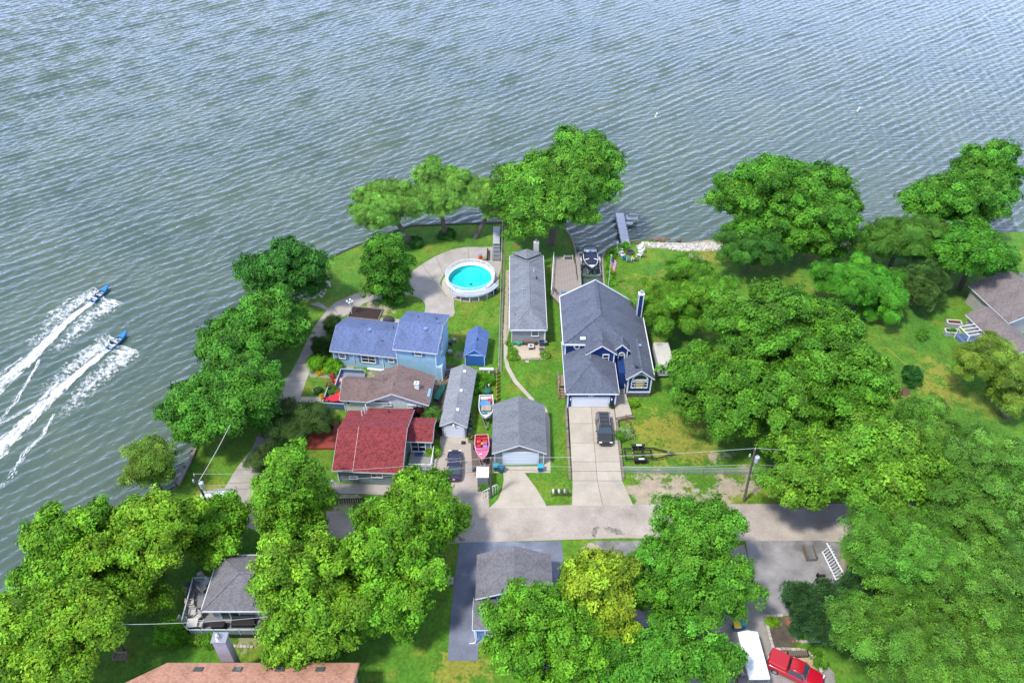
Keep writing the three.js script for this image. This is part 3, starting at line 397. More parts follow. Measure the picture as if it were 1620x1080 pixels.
// young trees
tree('young_tree', 'young dark green tree in a mulch ring on the lawn', [54.97, -79.62], { R: [1.1, 1.4, 1.1], cy: 1.8, color: [0.036, 0.145, 0.025], seed: sd(), lobe: 0.45, leaf: 0.6, lobes: 26, per: 130, trunk: 0.05, limbs: 4 });
tree('young_tree', 'thin staked sapling on the open shaded lawn', [60.29, -88.66], { R: [0.9, 1.0, 0.9], cy: 1.4, color: [0.114, 0.300, 0.025], seed: sd(), lobe: 0.3, leaf: 0.5, lobes: 10, per: 70, trunk: 0.04, limbs: 4, pack: 2 });

// ---------- buildings ----------
function shingleTex(seed, vary, rowShade) {
  const r = rng(seed), rows = 24, tabs = 14, T = []; for (let i = 0; i < rows; i++) { T.push([]); for (let k = 0; k < tabs * 2; k++) T[i].push(r()); }
  return dataTex(768, 768, (u, v, o) => {
    const row = Math.floor(v * rows) % rows, f = v * rows - Math.floor(v * rows), off = (row * 0.37) % 1, c = (u + off / tabs) * tabs, ci = ((Math.floor(c) % tabs) + tabs) % tabs, cf = c - Math.floor(c);
    let k = 1 + vary * (T[row][ci] - 0.5) + vary * 0.5 * (T[row][ci + tabs] - 0.5) * (cf > 0.5 ? 1 : -1) + 0.22 * (vnoise(u * 256, v * 256, 256) - 0.5) + 0.5 * (fbm(u * 4 + seed, v * 2, 4, 4) - 0.5);
    if (f < 0.14) k *= 1 - rowShade; if (cf < 0.05 && f < 0.85) k *= 1 - rowShade * 0.7; const q = s8(0.8 * k); o[0] = o[1] = o[2] = q;
  }, true);
}
const shA = rep(shingleTex(2, 0.34, 0.28), 1 / 3.6), shB = rep(shingleTex(6, 0.75, 0.34), 1 / 3.6);
const shBump = rep(dataTex(256, 256, (u, v, o) => { const f = (v * 24) % 1; o[0] = o[1] = o[2] = 60 + 160 * (1 - f) + 30 * vnoise(u * 128, v * 128, 128); }), 1 / 3.6);
const roofM = (c, strong) => mat(c, 0.95, { map: strong ? shB : shA, bumpMap: shBump, bumpScale: 0.02 });
const lapBump = rep(dataTex(64, 256, (u, v, o) => { const f = (v * 16) % 1; o[0] = o[1] = o[2] = 255 * (0.25 + 0.7 * (1 - f)); }), 1 / 2.1);
const sidingM = (c, r = 0.6) => mat(c, r, { map: grain, bumpMap: lapBump, bumpScale: 0.016 });
const trimM = mat(lin(0.74, 0.76, 0.80), 0.5), glassM = new THREE.MeshPhysicalMaterial({ color: lin(0.02, 0.028, 0.035), roughness: 0.06, specularIntensity: 1 }), darkM = mat(lin(0.02, 0.02, 0.022), 0.6), metalM = mat(lin(0.5, 0.51, 0.53), 0.35, { metalness: 0.8 }), whiteM = mat(lin(0.78, 0.79, 0.80), 0.45);
const woodM = (c) => mat(c, 0.8, { map: grain });
// moves everything built in plan coordinates under a group standing at [x, z]
function rebase(g, x, z) { g.traverse(c => { if (c.isMesh) c.geometry.translate(-x, 0, -z); }); g.position.set(x, 0, z); return g; }
function bars(list, w, h) { return list.map(([a, b]) => bar(a, b, w, h)); }
// gabled block: walls, two roof slopes, white eaves and rakes
function gable(p, { x0, x1, z0, z1, y = 0, h, top, axis = 'z', over = 0.35, wall, roof, trim = trimM, ridgeAt = 0.5, ends = [1, 1], cap, walls = true }) {
  const R = axis === 'z' ? x0 + (x1 - x0) * ridgeAt : z0 + (z1 - z0) * ridgeAt;
  if (walls) {
    const s = new THREE.Shape(); const a0 = axis === 'z' ? x0 : z0, a1 = axis === 'z' ? x1 : z1, L = axis === 'z' ? z1 - z0 : x1 - x0;
    s.moveTo(a0, y); s.lineTo(a1, y); s.lineTo(a1, h - 0.12); s.lineTo(R, top - 0.12); s.lineTo(a0, h - 0.12); s.closePath();
    let g = new THREE.ExtrudeGeometry(s, { depth: L, bevelEnabled: false }); if (g.index) g = g.toNonIndexed();
    if (axis === 'z') g.translate(0, 0, z0); else { g.rotateY(-Math.PI / 2); g.translate(x1, 0, 0); }
    planeUV(g); part('wall', g, wall, p);
  }
  const map = axis === 'z' ? (a, yy, l) => [a, yy, l] : (a, yy, l) => [l, yy, a];
  const a0 = axis === 'z' ? x0 : z0, a1 = axis === 'z' ? x1 : z1, l0 = (axis === 'z' ? z0 : x0) - over * ends[0], l1 = (axis === 'z' ? z1 : x1) + over * ends[1];
  const e0 = h - (top - h) / (R - a0) * over, e1 = h - (top - h) / (a1 - R) * over, A = a0 - over, B = a1 + over;
  const P1 = [map(A, e0, l1), map(R, top, l1), map(R, top, l0), map(A, e0, l0)], P2 = [map(R, top, l1), map(B, e1, l1), map(B, e1, l0), map(R, top, l0)];
  for (const P of [P1, P2]) part('roof_slope', plate(axis === 'z' ? P.slice().reverse().map(q => q) : P, 0.09), roof, p).geometry.computeVertexNormals();
  const tb = []; const up = q => [q[0], q[1] - 0.07, q[2]];
  tb.push([P1[0], P1[3]], [P2[1], P2[2]]); if (ends[1]) tb.push([P1[0], P1[1]], [P2[0], P2[1]]); if (ends[0]) tb.push([P1[3], P1[2]], [P2[3], P2[2]]);
  part('fascia', tb.map(([a, b]) => bar(up(a), up(b), 0.08, 0.17)), trim, p);
  part('ridge_cap', bar(map(R, top + 0.02, l0 + 0.02), map(R, top + 0.02, l1 - 0.02), 0.26, 0.06), cap ?? roof, p);
}
// hipped roof over a rectangle; ridge given as [[x,z],[x,z]]
function hip(p, { x0, x1, z0, z1, h, top, ridge, roof, over = 0.35, trim = trimM, sides = [1, 1, 1, 1] }) {
  const A = [x0 - over, h, z1 + over], B = [x1 + over, h, z1 + over], C = [x1 + over, h, z0 - over], D = [x0 - over, h, z0 - over];
  const r0 = [ridge[0][0], top, ridge[0][1]], r1 = [ridge[1][0], top, ridge[1][1]]; // r0 nearest z0 or x0, r1 nearest z1 or x1
  const along = Math.abs(r1[0] - r0[0]) < Math.abs(r1[2] - r0[2]) ? 'z' : 'x';
  const F = along === 'z' ? [[A, B, r1], [B, C, r0, r1], [C, D, r0], [D, A, r1, r0]] : [[A, B, r1, r0], [B, C, r1], [C, D, r0, r1], [D, A, r0]];
  F.forEach((f, i) => { if (sides[i]) part('roof_slope', plate(f, 0.09), roof, p); });
  const E = [[A, B], [B, C], [C, D], [D, A]].filter((_, i) => sides[i]), dn = q => [q[0], q[1] - 0.07, q[2]];
  part('fascia', E.map(([a, b]) => bar(dn(a), dn(b), 0.08, 0.17)), trim, p);
  const hips = along === 'z' ? [[A, r1], [B, r1], [C, r0], [D, r0], [r0, r1]] : [[A, r0], [B, r1], [C, r1], [D, r0], [r0, r1]], upq = q => [q[0], q[1] + 0.015, q[2]];
  part('ridge_cap', hips.map(([a, b]) => bar(upq(a), upq(b), 0.22, 0.05)), roof, p);
}
function walls(p, x0, x1, y, h, z0, z1, m) { return part('wall', bx(x1 - x0, h - y, z1 - z0, (x0 + x1) / 2, y, (z0 + z1) / 2), m, p); }
// window on a wall: centre, size, outward turn (0 faces +z, PI/2 faces +x)
function windowAt(p, [x, y, z], w, h, ry = 0, { shutters, split = 1, frame = trimM } = {}) {
  const f = 0.11, L = [bx(w + 2 * f, f, 0.1, 0, h / 2, 0.05), bx(w + 2 * f, f * 1.1, 0.14, 0, -h / 2 - f, 0.06), bx(f, h, 0.1, -w / 2 - f / 2, -h / 2, 0.05), bx(f, h, 0.1, w / 2 + f / 2, -h / 2, 0.05)];
  for (let i = 1; i < split; i++) L.push(bx(0.06, h, 0.08, -w / 2 + w * i / split, -h / 2, 0.05)); L.push(bx(w, 0.05, 0.07, 0, 0, 0.05));
  const o = part('window', L.map(g => at(g, x, y, z, 0)).map(g => g), frame, p), pane = part('pane', at(bx(w, h, 0.03, 0, -h / 2, 0.03), x, y, z), glassM, o);
  const turn = g => { g.translate(-x, 0, -z); g.rotateY(ry); g.translate(x, 0, z); }; if (ry) { turn(o.geometry); turn(pane.geometry); }
  if (shutters) for (const s of [-1, 1]) { const q = part('shutter', at(bx(0.34, h + 0.15, 0.07, s * (w / 2 + f + 0.2), -h / 2 - 0.07, 0.04), x, y, z), shutters, p); if (ry) turn(q.geometry); }
  return o;
}
function garageDoor(p, x0, x1, y, top, z, m) { const h = (top - y) / 4, g = part('garage_door', bx(x1 - x0, top - y, 0.04, (x0 + x1) / 2, y, z + 0.01), m, p); for (let i = 0; i < 4; i++) part('door_panel', cbx(x1 - x0 - 0.04, h - 0.03, 0.05, 0.03, (x0 + x1) / 2, y + i * h + 0.015, z + 0.045), m, g);
  part('door_frame', [bx(0.13, top - y, 0.12, x0 - 0.065, y, z + 0.03), bx(0.13, top - y, 0.12, x1 + 0.065, y, z + 0.03), bx(x1 - x0 + 0.26, 0.14, 0.12, (x0 + x1) / 2, top, z + 0.03)], trimM, p); return g; }
function parts(name, geos, m, p) { for (const g of geos) part(name, g, m, p); }
function pipeVent(p, x, y, z, r = 0.06, h = 0.5, m = darkM) { return part('vent_pipe', cyl(r, r, h, x, y, z, 10), m, p); }
function boxVent(p, x, y, z, m, tilt = 0) { return part('roof_vent', cbx(0.42, 0.2, 0.42, 0.06, x, y, z), m, p); }

{ // dark blue house with attached garage
  const p = thing('blue_house', 'large navy blue house with white trim and attached garage', 'house'), R = roofM(lin(0.125, 0.145, 0.20)), W = sidingM(lin(0.006, 0.042, 0.19), 0.5);
  // main two storey body under an uneven gable with a hipped front
  part('wall', slab([[7.3, -91.7], [16.2, -91.7], [16.2, -81.9], [7.3, -81.9]], 5.7, 5.7), W, p);
  part('wall', slab([[16.2, -91.7], [18.7, -91.7], [18.7, -78], [14.4, -78], [14.4, -81.9], [16.2, -81.9]], 3.6, 3.6), W, p);
  part('gable_wall', tris([[[18.7, 3.6, -91.7], [7.3, 5.6, -91.7], [12, 8.4, -91.7]], [[18.7, 3.6, -91.7], [7.3, 3.4, -91.7], [7.3, 5.6, -91.7]]]), W, p);
  const rb = [12, 8.6, -92.1], rf = [12, 8.6, -84.2], eL0 = [6.95, 5.55, -92.1], eL1 = [6.95, 5.55, -81.5], eR0 = [19.05, 3.75, -92.1], eR1 = [19.05, 3.75, -77.4], mR = [16.0, 5.87, -82.2];
  part('roof_slope', plate([eL1, rf, rb, eL0], 0.1), R, p);
  part('roof_slope', plate([rb, rf, [15.98, 5.862, -81.5], [19.05, 3.75, -81.5], eR0], 0.1), R, p); part('roof_slope', plate([[15.98, 5.862, -81.5], [15.98, 5.862, -77.4], eR1, [19.05, 3.75, -81.5]], 0.1), R, p);
  part('roof_slope', plate([eL1, [16.2, 5.55, -81.5], rf], 0.1), R, p);
  part('ridge_cap', [bar([12, 8.63, -92], [12, 8.63, -84.2], 0.3, 0.07), bar([6.95, 5.57, -81.5], [12, 8.63, -84.2], 0.24, 0.05)], R, p);
  part('ridge_vent', bar([12.0, 8.70, -91.6], [12.0, 8.70, -85.6], 0.42, 0.09), roofM(lin(0.10, 0.115, 0.165)), p);
  part('fascia', bars([[eL0, eL1], [eR0, eR1], [eL1, [10, 5.5, -81.5]], [eL0, rb], [rb, eR0]], 0.12, 0.2), trimM, p);
  parts('corner_board', [bx(0.16, 5.4, 0.16, 7.32, 0, -81.86), bx(0.16, 3.5, 0.16, 18.72, 0, -77.2), bx(0.16, 3.5, 0.16, 15.6, 0, -77.2)], trimM, p);
  // round window
  const rw = part('round_window', at(new THREE.TorusGeometry(0.36, 0.11, 8, 22).toNonIndexed(), 8.9, 4.9, -81.84), trimM, p); part('pane', at(new THREE.CylinderGeometry(0.36, 0.36, 0.03, 20).rotateX(Math.PI / 2).toNonIndexed(), 8.9, 4.9, -81.84), glassM, rw);
  // front projecting gable
  gable(p, { x0: 10.3, x1: 13.9, z0: -83.5, z1: -80.3, y: 2.5, h: 5.35, top: 6.7, wall: W, roof: R, over: 0.3, ends: [0, 1] });
  part('ridge_vent', bar([12.1, 6.78, -80.9], [12.1, 6.78, -83.6], 0.34, 0.08), R, p);
  part('roof_slope', plate([[9.9, 5.3, -80.05], [12.1, 6.74, -80.05], [12.1, 6.74, -84.6], [9.9, 5.3, -84.6]].reverse(), 0.05), R, p);
  windowAt(p, [12.75, 4.25, -80.28], 0.7, 1.15);
  parts('corner_board', [bx(0.15, 2.6, 0.15, 10.34, 2.6, -80.26), bx(0.15, 4.6, 0.15, 13.86, 0.6, -80.26)], trimM, p);
  // stair tower gable with arched window
  gable(p, { x0: 14.05, x1: 15.75, z0: -83.5, z1: -80.9, y: 0, h: 5.5, top: 6.35, wall: W, roof: R, over: 0.28, ends: [0, 1] });
  part('ridge_vent', bar([14.9, 6.42, -81.2], [14.9, 6.42, -82.6], 0.3, 0.08), R, p);
  { const s = new THREE.Shape(); s.moveTo(-0.5, 0); s.lineTo(0.5, 0); s.lineTo(0.5, 1.5); s.absarc(0, 1.5, 0.5, 0, Math.PI); s.closePath(); const hole = new THREE.Path(); hole.moveTo(-0.36, 0.12); hole.lineTo(0.36, 0.12); hole.lineTo(0.36, 1.5); hole.absarc(0, 1.5, 0.36, 0, Math.PI); s.holes.push(hole);
    const fr = part('arched_window', at(new THREE.ExtrudeGeometry(s, { depth: 0.1, bevelEnabled: false, curveSegments: 10 }), 14.98, 2.75, -80.88), trimM, p), g = new THREE.Shape(); g.moveTo(-0.36, 0.1); g.lineTo(0.36, 0.1); g.lineTo(0.36, 1.5); g.absarc(0, 1.5, 0.36, 0, Math.PI); part('pane', at(new THREE.ExtrudeGeometry(g, { depth: 0.04, bevelEnabled: false, curveSegments: 10 }), 14.98, 2.75, -80.87), glassM, fr); parts('muntin', [bx(0.72, 0.07, 0.08, 14.98, 4.2, -80.83), bx(0.72, 0.07, 0.08, 14.98, 3.5, -80.83)], trimM, fr); }
  part('door_frame', [bx(0.12, 2.15, 0.1, 14.44, 0.6, -80.85), bx(0.12, 2.15, 0.1, 15.52, 0.6, -80.85)], trimM, p);
  part('front_door', cbx(0.95, 2.05, 0.08, 0.04, 14.98, 0.62, -80.86), mat(lin(0.05, 0.06, 0.08), 0.4), p);
  parts('corner_board', [bx(0.14, 5.2, 0.14, 15.72, 0.2, -80.86)], trimM, p);
  // east wing gable with half round window over three lights
  gable(p, { x0: 15.6, x1: 18.75, z0: -83.2, z1: -77.2, y: 0.7, h: 3.72, top: 5.0, wall: W, roof: R, over: 0.32, ends: [0, 1] });
  part('ridge_vent', bar([17.17, 5.09, -77.6], [17.17, 5.09, -83.0], 0.36, 0.08), R, p);
  part('stone_footing', bx(3.25, 0.75, 0.3, 17.17, 0, -77.2), mat(lin(0.26, 0.27, 0.29), 0.95, { map: rep(pavingTex(51, [0.5, 0.5, 0.52], 0.9, 0.5, 8, 256), 1), bumpMap: rep(gritBump, 3), bumpScale: 0.05 }), p);
  { const s = new THREE.Shape(); s.absarc(0, 0, 1.12, 0, Math.PI); s.closePath(); const ho = new THREE.Path(); ho.absarc(0, 0.1, 0.93, 0.05, Math.PI - 0.05); s.holes.push(ho); const f = part('half_round_window', at(new THREE.ExtrudeGeometry(s, { depth: 0.1, bevelEnabled: false, curveSegments: 18 }), 17.17, 3.05, -77.18), trimM, p); const g = new THREE.Shape(); g.absarc(0, 0.08, 0.94, 0, Math.PI); part('pane', at(new THREE.ExtrudeGeometry(g, { depth: 0.03, bevelEnabled: false, curveSegments: 18 }), 17.17, 3.05, -77.17), glassM, f); }
  windowAt(p, [16.35, 2.25, -77.18], 0.4, 1.0); const bay = windowAt(p, [17.17, 2.25, -77.18], 0.95, 1.0); part('blind', bx(0.88, 0.94, 0.02, 17.17, 1.78, -77.13), mat(lin(0.42, 0.32, 0.07), 0.8), bay); windowAt(p, [17.99, 2.25, -77.18], 0.4, 1.0);
  parts('corner_board', [bx(0.15, 3.0, 0.15, 15.64, 0.75, -77.16), bx(0.15, 3.0, 0.15, 18.71, 0.75, -77.16), bx(3.2, 0.15, 0.1, 17.17, 0.75, -77.16)], trimM, p);
  // garage with hipped roof
  walls(p, 7.35, 13.75, 0.3, 3.35, -81.9, -74.6, W);
  hip(p, { x0: 7.35, x1: 13.75, z0: -84.5, z1: -74.6, h: 3.32, top: 5.3, ridge: [[10.5, -83.5], [10.5, -78.2]], roof: R, over: 0.35, sides: [1, 1, 0, 1] });
  part('ridge_vent', bar([10.5, 5.36, -78.7], [10.5, 5.36, -81.6], 0.34, 0.08), R, p);
  garageDoor(p, 8.05, 12.85, 0.62, 2.35, -74.6, mat(lin(0.74, 0.78, 0.86), 0.45));
  parts('corner_board', [bx(0.18, 2.8, 0.16, 7.4, 0.5, -74.56), bx(0.18, 2.8, 0.16, 13.7, 0.5, -74.56), bx(6.2, 0.16, 0.06, 10.55, 3.1, -74.57)], trimM, p);
  for (const x of [7.78, 13.22]) part('wall_lamp', cbx(0.16, 0.36, 0.16, 0.04, x, 1.9, -74.5), trimM, p);
  part('anchor_emblem', [tube([[10.1, 2.78, -74.5], [10.2, 2.66, -74.5], [10.45, 2.58, -74.5], [10.7, 2.66, -74.5], [10.8, 2.78, -74.5]], 0.045, 14), bx(0.08, 0.6, 0.06, 10.45, 2.6, -74.5), bx(0.36, 0.07, 0.06, 10.45, 3.0, -74.5), at(new THREE.TorusGeometry(0.09, 0.03, 6, 12).toNonIndexed(), 10.45, 3.27, -74.5)], trimM, p);
  part('skylight', cbx(0.75, 0.22, 1.15, 0.06, 9.65, 6.15, -82.35), whiteM, p);
  pipeVent(p, 9.4, 6.4, -83.6, 0.07, 0.6, metalM); boxVent(p, 10.9, 6.9, -83.3, metalM); boxVent(p, 17.6, 4.75, -82.2, metalM);
  const ch = part('chimney', bx(0.74, 4.0, 0.66, 18.35, 4.0, -89.6), W, p); part('chimney_trim', [...[-0.33, 0.33].flatMap(a => [-0.29, 0.29].map(b => bx(0.13, 4.05, 0.13, 18.35 + a, 4.0, -89.6 + b))), bx(0.86, 0.18, 0.78, 18.35, 8.0, -89.6)], trimM, ch); part('flue', [cyl(0.2, 0.2, 0.35, 18.35, 8.18, -89.6), cyl(0.26, 0.24, 0.08, 18.35, 8.52, -89.6)], metalM, ch);
  part('side_stairs', [0, 1, 2, 3].map(i => bx(0.95, 0.18, 0.34, 6.75, 0.18 * (3 - i), -77.9 + 0.34 * i)), woodM(lin(0.30, 0.22, 0.14)), p);
  part('stair_railing', [bar([6.3, 1.6, -78.6], [6.3, 0.9, -76.6], 0.08), bar([6.3, 1.7, -80.5], [6.3, 1.7, -78.6], 0.08), ...[-80.5, -79.5, -78.6, -77.6, -76.6].map((z, i) => bx(0.08, i < 3 ? 1.7 : 1.2, 0.08, 6.3, 0, z)), bx(0.95, 0.12, 2.2, 6.8, 0.7, -79.5)], woodM(lin(0.33, 0.25, 0.16)), p);
  part('porch_step', [bx(1.5, 0.6, 3.4, 14.65, 0, -79.1), bx(1.5, 0.44, 0.7, 14.65, 0, -77.1), bx(1.5, 0.5, 0.4, 14.65, 0, -77.5)], paleConcrete, p);
  part('porch_railing', [bar([15.35, 1.5, -80.6], [15.35, 1.5, -77.5], 0.06), ...[-80.5, -79.5, -78.5, -77.5].map(z => bx(0.06, 1.5, 0.06, 15.35, 0, z))], trimM, p);
  rebase(p, 13, -84);
}
{ // light blue house, turned slightly
  const p = thing('light_blue_house', 'pale blue two level house with slate blue shingle roof', 'house', [-20.2, 0, -83.9], -8.6 * Math.PI / 180), R = roofM(lin(0.135, 0.185, 0.36)), W = sidingM(lin(0.38, 0.62, 0.80)), sh = mat(lin(0.14, 0.2, 0.42), 0.6);
  gable(p, { x0: -4.9, x1: 4.7, z0: -5.6, z1: 1.1, h: 3.0, top: 4.5, axis: 'x', wall: W, roof: R, over: 0.32, ends: [1, 0] });
  gable(p, { x0: 4.7, x1: 10.2, z0: -5.6, z1: 2.0, h: 5.4, top: 6.9, axis: 'x', wall: W, roof: R, over: 0.34 });
  windowAt(p, [-3.6, 1.9, 1.1], 0.8, 0.8, 0, { shutters: sh }); windowAt(p, [0.2, 1.75, 1.1], 1.9, 1.1, 0, { shutters: sh, split: 2 }); windowAt(p, [3.5, 2.05, 1.1], 0.7, 0.6, 0, { shutters: sh }); windowAt(p, [7.8, 4.7, 2.0], 0.85, 0.75, 0, { shutters: sh });
  windowAt(p, [10.2, 4.2, -1.3], 0.8, 1.2, Math.PI / 2, { shutters: sh }); windowAt(p, [10.2, 1.7, -1.0], 0.9, 1.2, Math.PI / 2);
  part('entry_wing', bx(0.8, 2.6, 2.4, 10.6, 0, 1.0), W, p);
  parts('corner_board', [bx(0.12, 2.8, 0.12, -4.88, 0, 1.12), bx(0.12, 5.2, 0.12, 4.72, 0, 2.02), bx(0.12, 5.2, 0.12, 10.2, 0, 2.02), bx(0.12, 2.6, 0.12, 10.98, 0, 2.2)], trimM, p);
  parts('downspout', [bx(0.08, 1.6, 0.08, -1.9, 0.9, 1.18), bx(0.1, 2.5, 0.1, 2.3, 0.2, 1.16)], trimM, p);
  const sl = mat(lin(0.16, 0.22, 0.40), 0.6);
  for (const [x, y, z] of [[-0.2, 4.3, -2.0], [8.3, 6.5, -0.9]]) part('roof_turbine', [cyl(0.2, 0.2, 0.22, x, y, z), cyl(0.36, 0.3, 0.14, x, y + 0.2, z)], sl, p);
  pipeVent(p, -2.4, 3.5, -0.9); pipeVent(p, 2.0, 3.5, -0.6); pipeVent(p, 4.3, 3.8, -0.4, 0.12, 0.9); pipeVent(p, 4.2, 4.2, -2.2, 0.09, 0.7); pipeVent(p, 3.0, 4.2, -3.0); pipeVent(p, 6.6, 6.1, -3.6); pipeVent(p, 9.2, 6.1, -3.6); pipeVent(p, 9.9, 6.5, -2.0, 0.1, 0.8, metalM);
  part('white_sill_ledge', bx(2.6, 0.14, 0.3, 1.2, 0.05, 1.35), trimM, p);
}
{ // brown roofed white house
  const p = thing('brown_roof_house', 'white house with faded brown shingle roof behind the red roof', 'house', [-16.6, 0, -75.1], -4.5 * Math.PI / 180), R = roofM(lin(0.215, 0.15, 0.14)), W = sidingM(lin(0.74, 0.79, 0.81));
  gable(p, { x0: -1.9, x1: 5.5, z0: -3.2, z1: 1.5, h: 2.9, top: 4.5, wall: W, roof: R, over: 0.42, ridgeAt: 0.42 });
  gable(p, { x0: -5.6, x1: 0.5, z0: -2.5, z1: 1.25, h: 2.75, top: 3.95, axis: 'x', wall: W, roof: R, over: 0.4, ends: [1, 0], ridgeAt: 0.45 });
  windowAt(p, [-5.0, 1.9, 1.25], 0.42, 0.75); windowAt(p, [0.3, 2.2, 1.5], 1.0, 0.42); windowAt(p, [3.6, 2.0, 1.5], 1.0, 0.4); windowAt(p, [4.8, 1.8, 1.5], 0.6, 0.5);
  part('wall_seam', bx(0.05, 2.6, 0.05, -2.5, 0.1, 1.28), mat(lin(0.4, 0.45, 0.47), 0.6), p);
  parts('corner_board', [bx(0.12, 2.7, 0.12, -5.58, 0, 1.27), bx(0.12, 2.7, 0.12, 5.48, 0, 1.52)], trimM, p);
  const c = part('chimney', bx(0.55, 1.3, 0.5, 4.05, 3.1, -0.4), whiteM, p); part('chimney_cap', cbx(0.66, 0.1, 0.6, 0.03, 4.05, 4.4, -0.4), whiteM, c); part('flue_hole', bx(0.2, 0.05, 0.2, 4.05, 4.5, -0.4), darkM, c);
  part('dormer', [bx(1.3, 1.5, 1.5, 5.2, 1.5, -0.2)], mat(lin(0.2, 0.34, 0.5), 0.6), p);
  pipeVent(p, -0.5, 3.9, -1.2, 0.08, 1.1, metalM); pipeVent(p, 1.2, 4.3, 0.2, 0.09, 0.35);
}
{ // red roofed house
  const p = thing('red_roof_house', 'grey green house with weathered red shingle roof', 'house', [-16.6, 0, -64.1], -2.5 * Math.PI / 180), R = roofM(lin(0.265, 0.042, 0.048), true), W = sidingM(lin(0.24, 0.30, 0.31));
  gable(p, { x0: -4.5, x1: -1.4, z0: -7.2, z1: 1.9, h: 2.75, top: 4.55, axis: 'x', wall: W, roof: R, over: 0.42, ends: [1, 0] });
  gable(p, { x0: -1.9, x1: 3.2, z0: -7.5, z1: 2.2, h: 3.0, top: 4.95, axis: 'x', wall: W, roof: R, over: 0.42 });
  gable(p, { x0: 3.2, x1: 6.3, z0: -6.4, z1: -3.0, h: 2.7, top: 3.35, axis: 'x', wall: W, roof: R, over: 0.3, ends: [0, 1] });
  windowAt(p, [0.4, 2.0, 2.2], 1.2, 0.9, 0, { split: 2 }); windowAt(p, [-2.6, 0.9, 1.9], 0.9, 0.35);
  windowAt(p, [4.7, 1.35, -3.0], 1.7, 1.6, 0, { split: 2 });
  part('porch_floor', bx(3.0, 0.35, 3.2, 5.15, 0, -1.7), woodM(lin(0.30, 0.31, 0.30)), p); part('porch_railing', [bar([6.6, 1.3, -3.2], [6.6, 1.3, -0.2], 0.09), bar([3.8, 1.3, -0.15], [6.6, 1.3, -0.15], 0.09), ...[-3.1, -2.1, -1.2, -0.2].map(z => bx(0.08, 1.3, 0.08, 6.6, 0, z)), ...[4.4, 5.1, 5.9].map(x => bx(0.07, 1.3, 0.07, x, 0, -0.15))], trimM, p);
  part('door_mat', bx(1.6, 0.02, 0.7, 5.0, 0.355, -2.6), mat(lin(0.06, 0.09, 0.25), 1), p);
  part('roof_flashing', [bar([-2.2, 4.4, -6.6], [-2.1, 3.75, -7.2], 0.12), rod([-2.5, 4.2, -5.3], [-2.5, 5.0, -5.3], 0.06), rod([-2.2, 4.3, -5.6], [-2.2, 5.4, -5.6], 0.05), rod([-2.0, 4.4, -5.8], [-2.0, 5.7, -5.8], 0.07)], whiteM, p);
  pipeVent(p, 0.6, 3.6, -6.6, 0.08, 0.4);
  parts('corner_board', [bx(0.14, 2.7, 0.14, -4.48, 0, 1.92), bx(0.12, 2.6, 0.12, 6.3, 0, -2.98)], trimM, p);
  part('foundation_edge', bx(8.5, 0.12, 1.5, -1.0, 0, 3.0), concreteMat, p);
}
{ // grey lakeside cottage
  const p = thing('grey_cottage', 'long narrow grey cottage with patio and white chimney', 'house'), R = roofM(lin(0.225, 0.245, 0.29)), W = sidingM(lin(0.36, 0.35, 0.37));
  walls(p, -0.05, 4.75, 0, 3.1, -106.0, -87.9, W);
  hip(p, { x0: -0.05, x1: 4.75, z0: -106.0, z1: -87.9, h: 3.05, top: 4.35, ridge: [[2.6, -102.4], [2.6, -91.2]], roof: R, over: 0.33 });
  part('cross_roof', [plate([[-0.1, 3.5, -106.3], [2.4, 4.15, -103.6], [2.4, 4.2, -106.3]].reverse(), 0.08), plate([[4.8, 3.4, -106.3], [2.4, 4.2, -106.3], [2.4, 4.15, -103.6]].reverse(), 0.08)], R, p);
  windowAt(p, [3.35, 2.15, -87.9], 0.9, 0.8); parts('corner_board', [bx(0.12, 2.9, 0.12, -0.03, 0, -87.88), bx(0.12, 2.9, 0.12, 4.73, 0, -87.88)], trimM, p);
  part('downspout', tube([[4.95, 3.0, -88.4], [4.85, 2.6, -87.9], [4.85, 0.2, -87.8]], 0.05), trimM, p);
  const c = part('chimney', bx(0.85, 2.2, 0.7, 3.9, 3.0, -106.9), mat(lin(0.62, 0.58, 0.54), 0.9, { map: grain }), p); part('flue', cyl(0.16, 0.16, 0.5, 3.9, 5.2, -106.9), metalM, c);
  part('roof_antenna', [rod([1.6, 3.9, -95.5], [1.6, 5.2, -95.5], 0.035), bar([1.3, 4.5, -95.5], [1.9, 4.5, -95.5], 0.05), bar([1.6, 4.0, -95.8], [1.6, 4.0, -95.1], 0.05)], mat(lin(0.32, 0.5, 0.5), 0.5), p);
  for (const [x, z] of [[0.4, -90.5], [1.3, -90.5], [2.6, -91.0]]) pipeVent(p, x, 3.4, z, 0.07, 0.5, metalM);
  part('satellite_dish', [at(new THREE.SphereGeometry(0.38, 14, 6, 0, 6.283, 0, 0.7).rotateX(-1.1).toNonIndexed(), 3.4, 4.6, -100.2), rod([3.4, 3.9, -100.4], [3.4, 4.6, -100.5], 0.04)], whiteM, p); pipeVent(p, 3.8, 3.7, -99, 0.08, 0.5);
  rebase(p, 2.4, -97);
}
{ // double garage
  const p = thing('grey_garage', 'grey double garage with white overhead door facing the road', 'garage'), R = roofM(lin(0.20, 0.215, 0.245)), W = sidingM(lin(0.33, 0.34, 0.37));
  gable(p, { x0: -2.15, x1: 3.95, z0: -72.9, z1: -65.1, h: 2.55, top: 3.95, wall: W, roof: R, over: 0.3 });
  garageDoor(p, -1.05, 3.2, 0.06, 2.2, -65.1, mat(lin(0.68, 0.76, 0.90), 0.45)); parts('corner_board', [bx(0.12, 2.4, 0.12, -2.13, 0, -65.08), bx(0.12, 2.4, 0.12, 3.93, 0, -65.08)], trimM, p); rebase(p, 0.9, -69);
}
